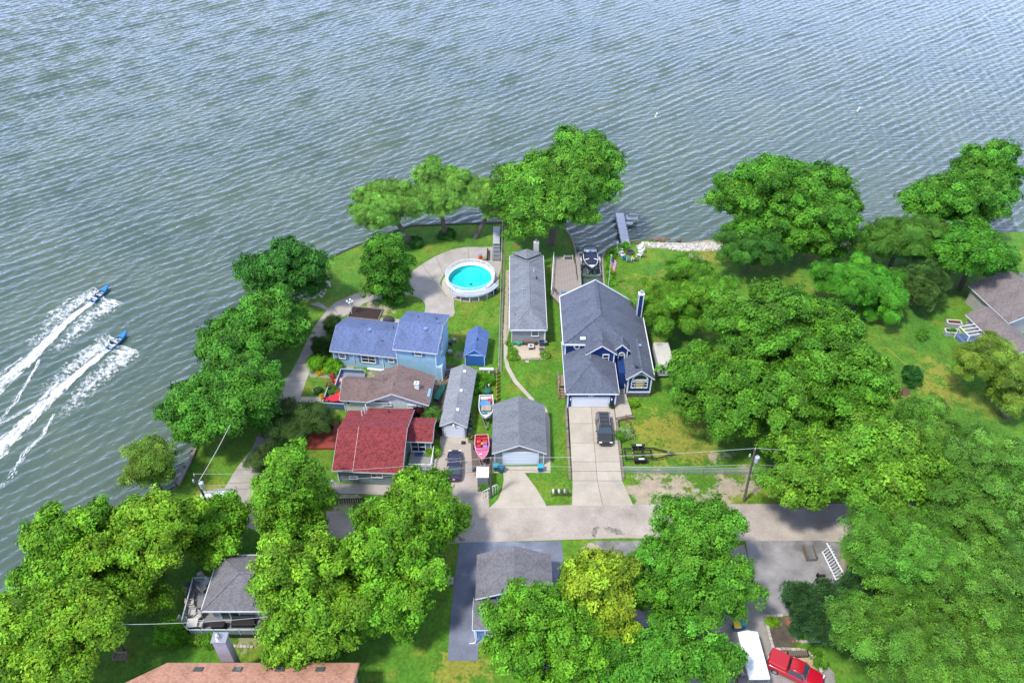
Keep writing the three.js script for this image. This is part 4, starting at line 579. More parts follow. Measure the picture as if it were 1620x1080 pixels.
{ // single garage
  const p = thing('narrow_garage', 'narrow grey garage with three small roof vents', 'garage', [-7.0, 0, -74.7], -4.6 * Math.PI / 180), R = roofM(lin(0.30, 0.315, 0.36)), W = sidingM(lin(0.40, 0.42, 0.45));
  gable(p, { x0: -1.6, x1: 1.5, z0: -5.1, z1: 5.1, h: 2.4, top: 3.3, wall: W, roof: R, over: 0.2 });
  garageDoor(p, -1.2, 1.2, 0.06, 2.05, 5.1, mat(lin(0.72, 0.78, 0.88), 0.45)); for (const z of [-4.0, -0.3, 3.2]) boxVent(p, 0.25, 3.13, z, whiteM); part('gable_lamp', new THREE.SphereGeometry(0.14, 10, 8).toNonIndexed().translate(0, 2.7, 5.4), trimM, p);
}
{ // blue shed
  const p = thing('blue_shed', 'small bright blue garden shed with slate blue roof', 'shed', [-5.1, 0, -85.6], -4 * Math.PI / 180), W = sidingM(lin(0.05, 0.21, 0.60)), R = roofM(lin(0.12, 0.20, 0.46));
  gable(p, { x0: -1.4, x1: 1.4, z0: -2.6, z1: 2.3, h: 2.1, top: 3.2, wall: W, roof: R, over: 0.14, trim: mat(lin(0.25, 0.42, 0.75), 0.5) });
  part('shed_door', bx(2.5, 1.85, 0.06, 0, 0.06, 2.32), mat(lin(0.035, 0.15, 0.50), 0.6, { map: grain }), p); parts('corner_board', [bx(0.12, 2.05, 0.1, -1.36, 0, 2.34), bx(0.12, 2.05, 0.1, 1.36, 0, 2.34), bx(2.8, 0.12, 0.1, 0, 1.98, 2.34)], mat(lin(0.45, 0.62, 0.8), 0.5), p); pipeVent(p, 0.25, 3.0, 0.3);
}
{ // hip roofed deck house
  const p = thing('deck_house', 'white house with grey hip roof and wraparound deck', 'house'), R = roofM(lin(0.205, 0.20, 0.225)), W = sidingM(lin(0.56, 0.60, 0.70));
  walls(p, -31.0, -21.5, 0.3, 3.2, -49.2, -43.7, W);
  hip(p, { x0: -31.2, x1: -21.2, z0: -49.3, z1: -43.6, h: 3.15, top: 5.0, ridge: [[-28.2, -46.4], [-24.3, -46.4]], roof: R, over: 0.5 });
  part('patio_door', [bx(2.1, 0.12, 0.1, -29.2, 2.85, -43.66), bx(0.14, 2.1, 0.1, -30.2, 0.85, -43.66), bx(0.1, 2.1, 0.1, -29.2, 0.85, -43.66), bx(0.14, 2.1, 0.1, -28.2, 0.85, -43.66)], trimM, p); part('door_glass', bx(1.9, 2.0, 0.04, -29.2, 0.85, -43.67), new THREE.MeshPhysicalMaterial({ color: lin(0.03, 0.09, 0.08), roughness: 0.08 }), p);
  windowAt(p, [-26.4, 2.45, -43.7], 1.0, 0.5, 0, { split: 2 });
  const sk = part('skylight', bx(1.5, 0.16, 0.95, -26.2, 4.05, -47.75), mat(lin(0.10, 0.09, 0.07), 0.6), p); for (const x of [-26.56, -25.84]) part('skylight_pane', bx(0.6, 0.04, 0.76, x, 4.215, -47.75), new THREE.MeshPhysicalMaterial({ color: lin(0.03, 0.10, 0.07), roughness: 0.1 }), sk);
  part('flue', [cyl(0.17, 0.17, 2.2, -24.3, 3.6, -48.2), cyl(0.26, 0.22, 0.2, -24.3, 5.8, -48.2)], metalM, p); part('roof_vent', [cyl(0.22, 0.22, 0.2, -26.6, 4.7, -45.6), cyl(0.36, 0.3, 0.12, -26.6, 4.9, -45.6)], mat(lin(0.3, 0.3, 0.33), 0.5), p);
  // deck boards one by one
  const D = woodM(lin(0.24, 0.235, 0.25)), D2 = woodM(lin(0.275, 0.265, 0.28));
  part('deck_frame', [slab([[-34.3, -47.9], [-31.0, -48.1], [-31.0, -43.7], [-25.2, -43.7], [-25.2, -41.9], [-33.0, -41.9], [-33.9, -42.6]], 0.76, 0.6)], darkM, p);
  const A = [], B = []; for (let i = 0; i < 41; i++) { const z = -48.0 + i * 0.15; const xl = -34.3 + (z < -42.6 ? (z + 48) * 0.075 : 0.5); const xr = z < -43.7 ? -31.02 : -25.2; (i % 3 ? A : B).push(bx(xr - xl, 0.035, 0.142, (xl + xr) / 2, 0.765, z)); } part('deck_board', A, D, p).userData.kind = 'stuff'; part('deck_board', B, D2, p).userData.kind = 'stuff';
  const rail = (pts, nm) => { const L = []; for (let i = 0; i < pts.length - 1; i++) { const [a, b] = [pts[i], pts[i + 1]], n = Math.max(2, Math.round(Math.hypot(b[0] - a[0], b[1] - a[1]) / 1.3)); L.push(bar([a[0], 1.72, a[1]], [b[0], 1.72, b[1]], 0.12, 0.06)); for (let k = 0; k <= n; k++) L.push(bx(0.09, 1.0, 0.09, a[0] + (b[0] - a[0]) * k / n, 0.75, a[1] + (b[1] - a[1]) * k / n)); } return part(nm, L, mat(lin(0.42, 0.47, 0.48), 0.5), p); };
  const pts = [[-31.1, -48.05], [-34.3, -47.9], [-33.95, -42.7], [-33.0, -41.9], [-25.2, -41.9]]; rail(pts, 'deck_railing');
  part('railing_glass', pts.slice(1, 3).map((a, i) => null).filter(Boolean).concat([[pts[0], pts[1]], [pts[1], pts[2]], [pts[2], pts[3]], [pts[3], pts[4]]].map(([a, b]) => bar([a[0], 1.25, a[1]], [b[0], 1.25, b[1]], 0.015, 0.8))), new THREE.MeshPhysicalMaterial({ color: lin(0.55, 0.68, 0.72), transmission: 0.75, thickness: 0, roughness: 0.12 }), p);
  rebase(p, -28, -46);
}
{ // terracotta roof house at the near lawn
  const p = thing('terracotta_roof_house', 'long house with terracotta brown roof and tall grey chimney', 'house'), R = roofM(lin(0.60, 0.31, 0.22));
  part('wall', slab([[-32.0, -36.8], [-15.0, -36.8], [-15.0, -28], [-38, -28], [-37, -32]], 4.0, 4.0), sidingM(lin(0.35, 0.30, 0.30)), p);
  part('roof_slope', plate([[-38.6, 6.5, -32], [-14.6, 6.5, -32], [-14.6, 4.0, -37.2], [-33.0, 4.0, -37.2]], 0.1), R, p); part('roof_slope', plate([[-38.6, 4.0, -26.8], [-14.6, 4.0, -26.8], [-14.6, 6.5, -32], [-38.6, 6.5, -32]], 0.1), R, p);
  part('fascia', [bar([-33.0, 3.92, -37.2], [-14.6, 3.92, -37.2], 0.1, 0.18), bar([-14.6, 3.92, -37.2], [-14.6, 6.42, -32], 0.1, 0.18)], mat(lin(0.28, 0.16, 0.12), 0.7), p);
  part('gable_wall', tris([[[-15.0, 3.9, -28], [-15.0, 3.9, -36.8], [-15.0, 6.3, -32]]]), sidingM(lin(0.10, 0.16, 0.10)), p);
  const c = part('chimney', bx(1.25, 7.6, 0.9, -27.2, 0, -37.8), sidingM(lin(0.36, 0.35, 0.39)), p); part('chimney_cap', [bx(1.42, 0.12, 1.06, -27.2, 7.6, -37.8), cyl(0.27, 0.27, 0.34, -27.35, 7.72, -37.8), at(new THREE.SphereGeometry(0.28, 12, 6, 0, 6.283, 0, 1.57).toNonIndexed(), -27.35, 8.06, -37.8)], metalM, c);
  for (const x of [-29.6, -25.9, -21.9, -18.1]) { const s = part('roof_skylight', plate([[x - 0.42, 4.62, -36.15], [x + 0.42, 4.62, -36.15], [x + 0.42, 4.38, -36.65], [x - 0.42, 4.38, -36.65]], 0.1), mat(lin(0.09, 0.08, 0.07), 0.6), p); part('skylight_pane', plate([[x - 0.33, 4.61, -36.2], [x + 0.33, 4.61, -36.2], [x + 0.33, 4.41, -36.6], [x - 0.33, 4.41, -36.6]], 0.02), new THREE.MeshPhysicalMaterial({ color: lin(0.07, 0.13, 0.12), roughness: 0.15 }), s); }
  rebase(p, -24.5, -32);
}
{ // blue walled garage below the road
  const p = thing('blue_walled_garage', 'blue walled garage with grey gable roof on dark asphalt', 'garage'), R = roofM(lin(0.20, 0.195, 0.225)), W = sidingM(lin(0.03, 0.10, 0.30));
  gable(p, { x0: -3.45, x1: 3.9, z0: -49.7, z1: -45.0, h: 2.95, top: 4.45, wall: W, roof: R, over: 0.32 });
  gable(p, { x0: -3.7, x1: 2.5, z0: -44.9, z1: -41.9, h: 2.35, top: 2.95, axis: 'x', wall: sidingM(lin(0.16, 0.3, 0.55)), roof: R, over: 0.3 });
  parts('corner_board', [bx(0.13, 2.8, 0.13, -3.43, 0, -44.98), bx(0.13, 2.2, 0.13, -3.68, 0, -41.88)], trimM, p); parts('downspout', [tube([[-3.75, 2.3, -41.6], [-3.8, 1.9, -41.5], [-3.8, 0.1, -41.4], [-4.4, 0.08, -41.3]], 0.06)], trimM, p); windowAt(p, [-2.2, 1.3, -41.9], 1.0, 1.0, 0, {}); rebase(p, 0, -46);
}
{ // taupe roofed house by the shaded lawn
  const p = thing('taupe_roof_house', 'taupe roofed house with low side wing beside raised beds', 'house', [72, 0, -88], 12 * Math.PI / 180), R = roofM(lin(0.225, 0.19, 0.19)), W = sidingM(lin(0.46, 0.44, 0.42));
  gable(p, { x0: 1.0, x1: 12, z0: -10, z1: -1.5, h: 3.1, top: 5.2, axis: 'z', wall: W, roof: R, over: 0.4 });
  gable(p, { x0: -3.2, x1: 1.2, z0: -4.5, z1: 4.6, h: 2.5, top: 3.5, axis: 'z', wall: W, roof: R, over: 0.35 });
  const pg = mat(lin(0.10, 0.16, 0.30), 0.5); part('pergola', [...[0, 1, 2, 3].map(i => bar([-6.0, 2.3, -2.6 + i * 0.7], [-3.5, 2.3, -2.6 + i * 0.7], 0.1)), bar([-6, 2.2, -2.7], [-6, 2.2, -0.4], 0.12), bx(0.12, 2.2, 0.12, -6, 0, -2.7), bx(0.12, 2.2, 0.12, -6, 0, -0.4)], trimM, p); part('porch_base', bx(2.4, 0.5, 2.4, -4.7, 0, -1.6), pg, p);
}
{ // red roofed shed corner by the elms
  const p = thing('rust_roof_shed', 'small shed with rust red roof under the elms', 'shed', [...[7.77, 0, -36.91]], 0), R = roofM(lin(0.27, 0.07, 0.05), true);
  gable(p, { x0: -1.6, x1: 1.6, z0: -2, z1: 2.5, h: 2.2, top: 3.1, wall: sidingM(lin(0.3, 0.12, 0.1)), roof: R, over: 0.25 });
}
{ const p = thing('white_cottage', 'white cottage almost hidden under the eastern locusts', 'house', [...[52.4, 0, -49.71]], 0.1), R = roofM(lin(0.2, 0.2, 0.22)); gable(p, { x0: -3, x1: 5, z0: -3, z1: 2.4, h: 2.6, top: 4, axis: 'x', wall: sidingM(lin(0.7, 0.72, 0.75)), roof: R, over: 0.35 }); windowAt(p, [-1.2, 1.5, 2.4], 1, 1); windowAt(p, [2.4, 1.5, 2.4], 1, 1); part('door', bx(0.95, 2, 0.08, 0.6, 0, 2.42), whiteM, p); }

// ---------- hulls, vehicles and other built things ----------
function hullGeo(L, W, H, o = {}) { // stern at z=0, bow at z=-L; returns outer, rim, inner geometries
  const n = 16, blunt = o.blunt ?? 2.4, sheer = o.sheer ?? 0.25, wid = t => W / 2 * (t < 0.35 ? 0.9 + 0.1 * t / 0.35 : Math.max(0.0, 1 - Math.pow((t - 0.35) / 0.65, blunt))), g0 = 0.1, fl = o.floor ?? 0.4;
  const S = []; for (let i = 0; i <= n; i++) { const t = i / n, w = Math.max(0.015, wid(t)), y = H * (1 + sheer * t * t), k = H * 0.9 * Math.pow(Math.max(0, t - 0.6) / 0.4, 2.2), z = -L * t; const wi = Math.max(0.008, w - g0); S.push({ z, g: [w, y], c: [w * 0.86, H * 0.35 + k * 0.6], k: [0, k], i: [wi, y], f: [Math.max(0.006, wi * 0.9), Math.min(y - 0.05, H * fl + k * 0.9)] }); }
  const q = (out, a, b, c, d) => { out.push([a, b, c], [a, c, d]); }, outer = [], rim = [], inner = [];
  for (let i = 0; i < n; i++) for (const s of [1, -1]) { const A = S[i], B = S[i + 1], v = (P, k) => [s * P[k][0], P[k][1], P.z]; const add = (T, a, b, c, d) => s > 0 ? q(T, a, b, c, d) : q(T, d, c, b, a);
    add(outer, v(A, 'k'), v(A, 'c'), v(B, 'c'), v(B, 'k')); add(outer, v(A, 'c'), v(A, 'g'), v(B, 'g'), v(B, 'c')); add(rim, v(A, 'g'), v(A, 'i'), v(B, 'i'), v(B, 'g')); add(inner, v(A, 'i'), v(A, 'f'), v(B, 'f'), v(B, 'i')); add(inner, v(A, 'f'), [0, A.f[1], A.z], [0, B.f[1], B.z], v(B, 'f')); }
  const A = S[0]; outer.push([[-A.g[0], A.g[1], 0], [-A.c[0], A.c[1], 0], [A.g[0], A.g[1], 0]], [[-A.c[0], A.c[1], 0], [A.c[0], A.c[1], 0], [A.g[0], A.g[1], 0]], [[-A.c[0], A.c[1], 0], [0, A.k[1], 0], [A.c[0], A.c[1], 0]]);
  inner.push([[A.i[0], A.i[1], -0.08], [A.f[0], A.f[1], -0.08], [-A.i[0], A.i[1], -0.08]], [[A.f[0], A.f[1], -0.08], [-A.f[0], A.f[1], -0.08], [-A.i[0], A.i[1], -0.08]]);
  rim.push([[A.i[0] + 0.1, A.g[1], 0.0], [A.i[0], A.g[1], -0.08], [-A.i[0], A.g[1], -0.08]], [[A.i[0] + 0.1, A.g[1], 0], [-A.i[0], A.g[1], -0.08], [-A.i[0] - 0.1, A.g[1], 0]]);
  // fore deck
  const fd = [], d0 = Math.round(n * (o.deck ?? 0.62)); for (let i = d0; i < n; i++) { const a = S[i], b = S[i + 1]; fd.push([[-a.i[0], a.i[1] + 0.02, a.z], [a.i[0], a.i[1] + 0.02, a.z], [b.i[0], b.i[1] + 0.02, b.z]], [[-a.i[0], a.i[1] + 0.02, a.z], [b.i[0], b.i[1] + 0.02, b.z], [-b.i[0], b.i[1] + 0.02, b.z]]); }
  return { outer: tris(outer), rim: tris(rim), inner: tris(inner), deck: tris(fd), S };
}
const paint = (r, g, b, rough = 0.3) => new THREE.MeshPhysicalMaterial({ color: lin(r, g, b), roughness: rough, clearcoat: 0.6, clearcoatRoughness: 0.12 });
const tyreM = mat(lin(0.018, 0.018, 0.02), 0.9), chromeM = mat(lin(0.6, 0.61, 0.63), 0.22, { metalness: 0.9 }), galvM = mat(lin(0.42, 0.44, 0.46), 0.4, { metalness: 0.7 }), seatM = mat(lin(0.5, 0.5, 0.5), 0.7), carGlass = new THREE.MeshPhysicalMaterial({ color: lin(0.035, 0.06, 0.075), roughness: 0.05, clearcoat: 1 });
function wheel(p, x, y, z, r, w) { const t = part('wheel', at(new THREE.CylinderGeometry(r, r, w, 20).rotateZ(Math.PI / 2).toNonIndexed(), x, y, z), tyreM, p); part('rim', at(new THREE.CylinderGeometry(r * 0.62, r * 0.62, w + 0.03, 14).rotateZ(Math.PI / 2).toNonIndexed(), x, y, z), chromeM, t); return t; }
// body skin lofted from stations along the length: [z, half width, base, belt, crown]
function skin(st, seg = 6) {
  const ring = ([z, w, y0, y1, cr]) => { const P = []; P.push([-w * 0.9, y0, z], [-w, y0 + 0.12, z], [-w, y1 - 0.14, z]); for (let i = 0; i <= seg; i++) { const a = Math.PI * (1 - i / seg); P.push([Math.cos(a) * w * 0.94, y1 - 0.05 + Math.sin(a) * cr, z]); } P.push([w, y1 - 0.14, z], [w, y0 + 0.12, z], [w * 0.9, y0, z]); return P; };
  const R = st.map(ring), out = []; for (let i = 0; i < R.length - 1; i++) for (let k = 0; k < R[i].length; k++) { const j = (k + 1) % R[i].length; out.push([R[i][k], R[i + 1][k], R[i + 1][j]], [R[i][k], R[i + 1][j], R[i][j]]); }
  for (const [E, fl] of [[R[0], 0], [R[R.length - 1], 1]]) for (let k = 1; k < E.length - 1; k++) out.push(fl ? [E[0], E[k + 1], E[k]] : [E[0], E[k], E[k + 1]]);
  let g = tris(out); g.deleteAttribute('normal'); g.deleteAttribute('uv'); g = mergeVertices(g, 1e-3); g.computeVertexNormals(); g = g.toNonIndexed(); return g;
}
// car facing -z, length L
function car(name, label, pos, turn, m, { L = 4.7, W = 1.85, H = 1.45, kind = 'sedan', rack } = {}) {
  const p = thing(name, label, kind === 'suv' ? 'suv' : kind === 'pickup' ? 'pickup' : 'car', pos, turn), w = W / 2, h = L / 2, belt = kind === 'sedan' ? 0.88 : 1.05, g = kind === 'sedan' ? 0.2 : 0.28;
  part('body', skin([[-h, w * 0.7, g + 0.15, belt - 0.28, 0.03], [-h + 0.12, w * 0.84, g + 0.02, belt - 0.18, 0.06], [-h + 0.45, w * 0.95, g, belt - 0.1, 0.09], [-h + 1.25, w, g, belt, 0.1], [0, w, g, belt + 0.03, 0.03], [h - 1.2, w, g, belt + 0.04, 0.05], [h - 0.3, w * 0.96, g, belt + 0.02, 0.06], [h - 0.08, w * 0.88, g + 0.04, belt - 0.06, 0.04], [h, w * 0.8, g + 0.12, belt - 0.16, 0.02]]), m, p);
  const c0 = kind === 'sedan' ? -h + 1.35 : kind === 'suv' ? -h + 1.35 : -h + 1.5, c1 = kind === 'sedan' ? h - 0.55 : kind === 'suv' ? h - 0.12 : 0.75, r0 = c0 + (kind === 'sedan' ? 0.85 : 0.65), r1 = kind === 'sedan' ? c1 - 0.95 : c1 - (kind === 'suv' ? 0.32 : 0.2), wb = w * 0.93, wt = w * 0.74, y0 = belt - 0.02, y1 = H - 0.06;
  const q8 = (a, b, c, d) => [[a, b, c], [a, c, d]];
  const A = [-wb, y0, c0], B = [wb, y0, c0], C = [wb, y0, c1], D = [-wb, y0, c1], a = [-wt, y1, r0], b = [wt, y1, r0], c = [wt, y1, r1], d = [-wt, y1, r1];
  part('windshield', tris(q8(B, A, a, b)), carGlass, p); part('rear_window', tris(q8(D, C, c, d)), carGlass, p); part('side_window', tris(q8(A, D, d, a)), carGlass, p); part('side_window', tris(q8(C, B, b, c)), carGlass, p);
  part('roof_panel', skin([[r0 - 0.04, wt * 0.98, y1 - 0.06, y1 + 0.05, 0.03], [(r0 + r1) / 2, wt * 1.02, y1 - 0.06, y1 + 0.06, 0.07], [r1 + 0.04, wt * 0.98, y1 - 0.06, y1 + 0.05, 0.03]]), m, p);
  for (const s of [-1, 1]) { parts('pillar', [bar([s * wb, y0, c0], [s * wt, y1, r0], 0.07), bar([s * wb, y0, c1], [s * wt, y1, r1], 0.09), bar([s * wb * 1.0, y0, (c0 + c1) / 2 + 0.1], [s * wt * 1.01, y1, (r0 + r1) / 2 + 0.05], 0.08)], m, p);
    part('mirror', cbx(0.2, 0.14, 0.12, 0.03, s * (w + 0.1), belt + 0.02, c0 + 0.42), m, p); part('headlight', cbx(0.36, 0.13, 0.12, 0.03, s * w * 0.68, belt - 0.3, -h + 0.1), whiteM, p); part('tail_light', cbx(0.32, 0.14, 0.1, 0.03, s * w * 0.66, belt - 0.22, h - 0.08), mat(lin(0.35, 0.01, 0.01), 0.3), p);
    wheel(p, s * (w - 0.11), kind === 'sedan' ? 0.33 : 0.38, -h + 0.92, kind === 'sedan' ? 0.33 : 0.38, 0.24); wheel(p, s * (w - 0.11), kind === 'sedan' ? 0.33 : 0.38, h - 0.95, kind === 'sedan' ? 0.33 : 0.38, 0.24);
    if (rack) part('roof_rail', bar([s * wt * 0.9, H + 0.06, r0 + 0.1], [s * wt * 0.9, H + 0.06, r1 - 0.1], 0.05), chromeM, p); }
  part('grille', bx(W * 0.4, 0.16, 0.05, 0, belt - 0.34, -h + 0.01), darkM, p); part('plate', bx(0.32, 0.16, 0.03, 0, belt - 0.34, h + 0.005), whiteM, p);
  if (rack) for (let i = 0; i < 4; i++) part('roof_rib', bx(wt * 1.5, 0.02, 0.06, 0, H + 0.06, r0 + 0.35 + i * (r1 - r0 - 0.6) / 3), mat(lin(0.1, 0.1, 0.11), 0.5), p);
  if (kind === 'pickup') { const bed = part('bed_cover', cbx(W * 0.92, 0.5, h - 0.75 - 0.1, 0.12, 0, belt - 0.02, (0.75 + h) / 2), m, p); for (let i = 0; i < 5; i++) part('roof_rib', bx(0.05, 0.025, 1.1, -0.44 + i * 0.22, H + 0.035, -0.1), m, p); }
  return p;
}
car('dark_sedan', 'dark navy sedan parked before the narrow garage', [-7.15, 0.05, -64.5], 0.02, paint(0.012, 0.014, 0.045), {});
car('black_suv', 'black suv with roof rails on the sloping driveway', [11.9, 0.38, -70.1], Math.PI, paint(0.022, 0.023, 0.026), { kind: 'suv', L: 5.0, W: 1.98, H: 1.78, rack: true });
car('red_pickup', 'bright red pickup on the gravel beside the low stone wall', [28.05, 0.3, -38.11].map((v, i) => i === 1 ? 0.04 : v), -Math.PI * 0.66, paint(0.42, 0.006, 0.02), { kind: 'pickup', L: 5.4, W: 1.9, H: 1.75 });
car('white_car', 'white car half hidden under the airy elm', [16.57, 0.6, -50.28].map((v, i) => i === 1 ? 0.04 : v), 0.1, paint(0.7, 0.72, 0.75), { kind: 'suv', L: 4.6, H: 1.65 });

// boats ---------------------------------------------------------------
function trailerFrame(p, L, W, y = 0.5) { part('trailer_frame', [bar([-W * 0.35, y, 0.4], [-W * 0.3, y, -L * 0.7], 0.09), bar([W * 0.35, y, 0.4], [W * 0.3, y, -L * 0.7], 0.09), bar([-W * 0.3, y, -L * 0.7], [0, y, -L - 0.9], 0.09), bar([W * 0.3, y, -L * 0.7], [0, y, -L - 0.9], 0.09), bar([-W * 0.5, y - 0.12, -L * 0.25], [W * 0.5, y - 0.12, -L * 0.25], 0.08), rod([0, 0, -L - 0.7], [0, y + 0.2, -L - 0.7], 0.05)], galvM, p); for (const s of [-1, 1]) wheel(p, s * (W * 0.5 + 0.06), 0.3, -L * 0.25, 0.3, 0.2); }
function outboard(p, y, z, m) { const o = part('outboard_motor', [cbx(0.34, 0.5, 0.45, 0.1, 0, y, z), bx(0.16, 0.9, 0.2, 0, y - 0.85, z)], m, p); return o; }
{ // white fishing boat; stern towards the lake, bow towards the road
  const [x, z] = [...[-3.49, -76.01]]; const p = thing('white_boat', 'cluttered white open boat on a trailer beside the grey garage', 'boat', [x, 0, z], Math.PI + 0.03); const h = hullGeo(4.4, 2.0, 0.85, { blunt: 4, deck: 0.9 }); for (const k of ['outer', 'rim', 'inner', 'deck']) h[k].translate(0, 0.62, 0);
  const M = mat(lin(0.66, 0.67, 0.68), 0.4); part('hull', [h.outer, h.rim, h.deck], M, p); part('liner', h.inner, mat(lin(0.42, 0.44, 0.44), 0.7), p); trailerFrame(p, 4.4, 2.0);
  part('stern_seat', cbx(1.5, 0.35, 0.5, 0.08, 0, 1.0, -0.45), mat(lin(0.55, 0.55, 0.55), 0.6), p); part('red_cushion', cbx(0.6, 0.35, 0.55, 0.1, -0.5, 1.1, -0.95), mat(lin(0.5, 0.03, 0.04), 0.6), p);
  const tarp = new THREE.PlaneGeometry(1.35, 1.0, 12, 9).rotateX(-Math.PI / 2); { const a = tarp.attributes.position; for (let i = 0; i < a.count; i++) a.setY(i, 0.1 + 0.28 * fbm(a.getX(i) * 3 + 9, a.getZ(i) * 3 + 7, 3)); tarp.computeVertexNormals(); } part('blue_tarp', at(tarp.toNonIndexed(), 0.1, 1.08, -1.5), mat(lin(0.07, 0.25, 0.62), 0.5), p); const net = tarp.clone(); part('canvas_heap', at(net.toNonIndexed(), 0, 1.08, -2.3), mat(lin(0.42, 0.36, 0.28), 0.9, { map: grain }), p); part('teal_bag', at(new THREE.SphereGeometry(0.3, 12, 8).scale(1.2, 0.5, 0.8).toNonIndexed(), 0.25, 1.22, -3.1), mat(lin(0.03, 0.22, 0.3), 0.6), p);
}
{ // pink boat, stern to the lake
  const [x, z] = [...[-3.89, -68.9]]; const p = thing('pink_boat', 'faded pink runabout with purple seats on a trailer', 'boat', [x, 0, z], Math.PI + 0.06); const h = hullGeo(4.3, 1.9, 0.8, { blunt: 2.6, deck: 0.6 }); for (const k of ['outer', 'rim', 'inner', 'deck']) h[k].translate(0, 0.6, 0);
  const pk = paint(0.62, 0.11, 0.22, 0.4); part('hull', [h.outer], mat(lin(0.6, 0.28, 0.34), 0.45), p); part('gunwale', h.rim, mat(lin(0.62, 0.35, 0.42), 0.45), p); part('fore_deck', h.deck, pk, p); part('liner', h.inner, mat(lin(0.40, 0.03, 0.05), 0.7), p); trailerFrame(p, 4.3, 1.9);
  part('windscreen', [bar([-0.75, 1.62, -2.65], [0.75, 1.62, -2.65], 0.05), bar([-0.75, 1.62, -2.65], [-0.8, 1.62, -2.2], 0.05), bar([0.75, 1.62, -2.65], [0.8, 1.62, -2.2], 0.05)], mat(lin(0.6, 0.4, 0.7), 0.4), p); part('dashboard', cbx(1.5, 0.3, 0.35, 0.06, 0, 1.2, -2.45), mat(lin(0.5, 0.06, 0.14), 0.6), p);
  for (const [a, b, c] of [[-0.4, -1.9, [0.33, 0.18, 0.5]], [0.42, -1.75, [0.45, 0.03, 0.05]], [-0.45, -1.1, [0.5, 0.05, 0.04]], [0.4, -0.95, [0.5, 0.03, 0.03]]]) part('seat', [cbx(0.55, 0.3, 0.5, 0.06, a, 1.0, b), cbx(0.55, 0.35, 0.14, 0.05, a, 1.25, b + 0.28)], mat(lin(...c), 0.6), p);
  part('yellow_bag', at(new THREE.SphereGeometry(0.26, 10, 7).scale(1.3, 0.5, 0.8).toNonIndexed(), 0.0, 1.22, -1.4), mat(lin(0.6, 0.35, 0.03), 0.7), p); part('white_jug', cyl(0.14, 0.12, 0.34, 0.5, 1.05, -1.3), whiteM, p); part('bow_light', cbx(0.3, 0.06, 0.18, 0.03, 0.2, 1.62, -3.5), whiteM, p);
}
{ // navy and white bowrider on its lift in the slip
  const [x, z] = [...[13.05, -110.69]]; const p = thing('covered_boat', 'white boat with navy cover on a lift in the slip', 'boat', [x, 0, z], Math.PI); const h = hullGeo(5.4, 2.5, 1.0, { blunt: 2.3, deck: 0.99, sheer: 0.15 });
  part('hull', [h.outer], mat(lin(0.02, 0.03, 0.07), 0.3), p); part('gunwale', h.rim, mat(lin(0.72, 0.73, 0.75), 0.35), p);
  const cov = []; const S = h.S; for (let i = 3; i < 14; i++) { const a = S[i], b = S[i + 1]; const w0 = a.i[0] - 0.08, w1 = Math.max(0.05, b.i[0] - 0.08), hp = t => 1.16 + 0.34 * Math.sin(Math.PI * Math.min(1, (t - 3) / 9)); const y0 = hp(i), y1 = hp(i + 1); for (const s of [-1, 1]) { const P = [[s * w0, a.i[1] + 0.03, a.z], [s * w0 * 0.5, y0, a.z], [0, y0 + 0.04, a.z]], Q = [[s * w1, b.i[1] + 0.03, b.z], [s * w1 * 0.5, y1, b.z], [0, y1 + 0.04, b.z]]; for (let k = 0; k < 2; k++) { const f = [[P[k], Q[k], Q[k + 1]], [P[k], Q[k + 1], P[k + 1]]]; cov.push(...(s > 0 ? f : f.map(t => t.slice().reverse()))); } } }
  part('navy_cover', tris(cov), mat(lin(0.016, 0.02, 0.06), 0.75), p); part('bow_deck', tris([[[-0.55, 1.3, -4.6], [0.55, 1.3, -4.6], [0, 1.34, -5.35]]]), mat(lin(0.72, 0.73, 0.75), 0.35), p);
  parts('windscreen_arm', [bar([-1.1, 1.45, -3.4], [-0.4, 1.6, -3.25], 0.14, 0.08), bar([1.1, 1.45, -3.4], [0.4, 1.6, -3.25], 0.14, 0.08)], whiteM, p);
  part('stern_deck', [cbx(2.1, 0.3, 0.55, 0.08, 0, 0.9, -0.2), cbx(1.4, 0.25, 0.35, 0.06, 0, 1.15, -0.65)], whiteM, p); part('wake_tower', tube([[-1.15, 1.2, -1.2], [-1.1, 2.0, -0.6], [0, 2.25, -0.4], [1.1, 2.0, -0.6], [1.15, 1.2, -1.2]], 0.09, 30), mat(lin(0.02, 0.03, 0.06), 0.4), p); part('blue_fender', cyl(0.16, 0.16, 0.3, 0.05, 1.35, -1.1), mat(lin(0.02, 0.2, 0.6), 0.5), p);
}
{ const [x, z] = [...[12.97, -109.16]]; const p = thing('boat_lift', 'galvanised boat lift frame standing in the slip water', 'boat lift', [x, -0.9, z], 0); for (const s of [-1, 1]) { part('side_beam', bx(0.14, 0.14, 5.0, s * 1.6, 0.75, 1.5), galvM, p); for (const zz of [-0.9, 3.9]) part('post', bx(0.13, 1.9, 0.13, s * 1.6, -0.4, zz), galvM, p); part('guide', bx(0.1, 0.9, 1.1, s * 1.55, 1.1, 1.0), whiteM, p); } part('cross_beam', bx(3.3, 0.13, 0.13, 0, 0.6, 3.9), galvM, p); part('cross_beam', bx(3.3, 0.13, 0.13, 0, 0.6, -0.6), galvM, p); part('bunk', bx(0.18, 0.12, 4, 0.5, 0.74, 1.5), galvM, p); part('bunk', bx(0.18, 0.12, 4, -0.5, 0.74, 1.5), galvM, p); }
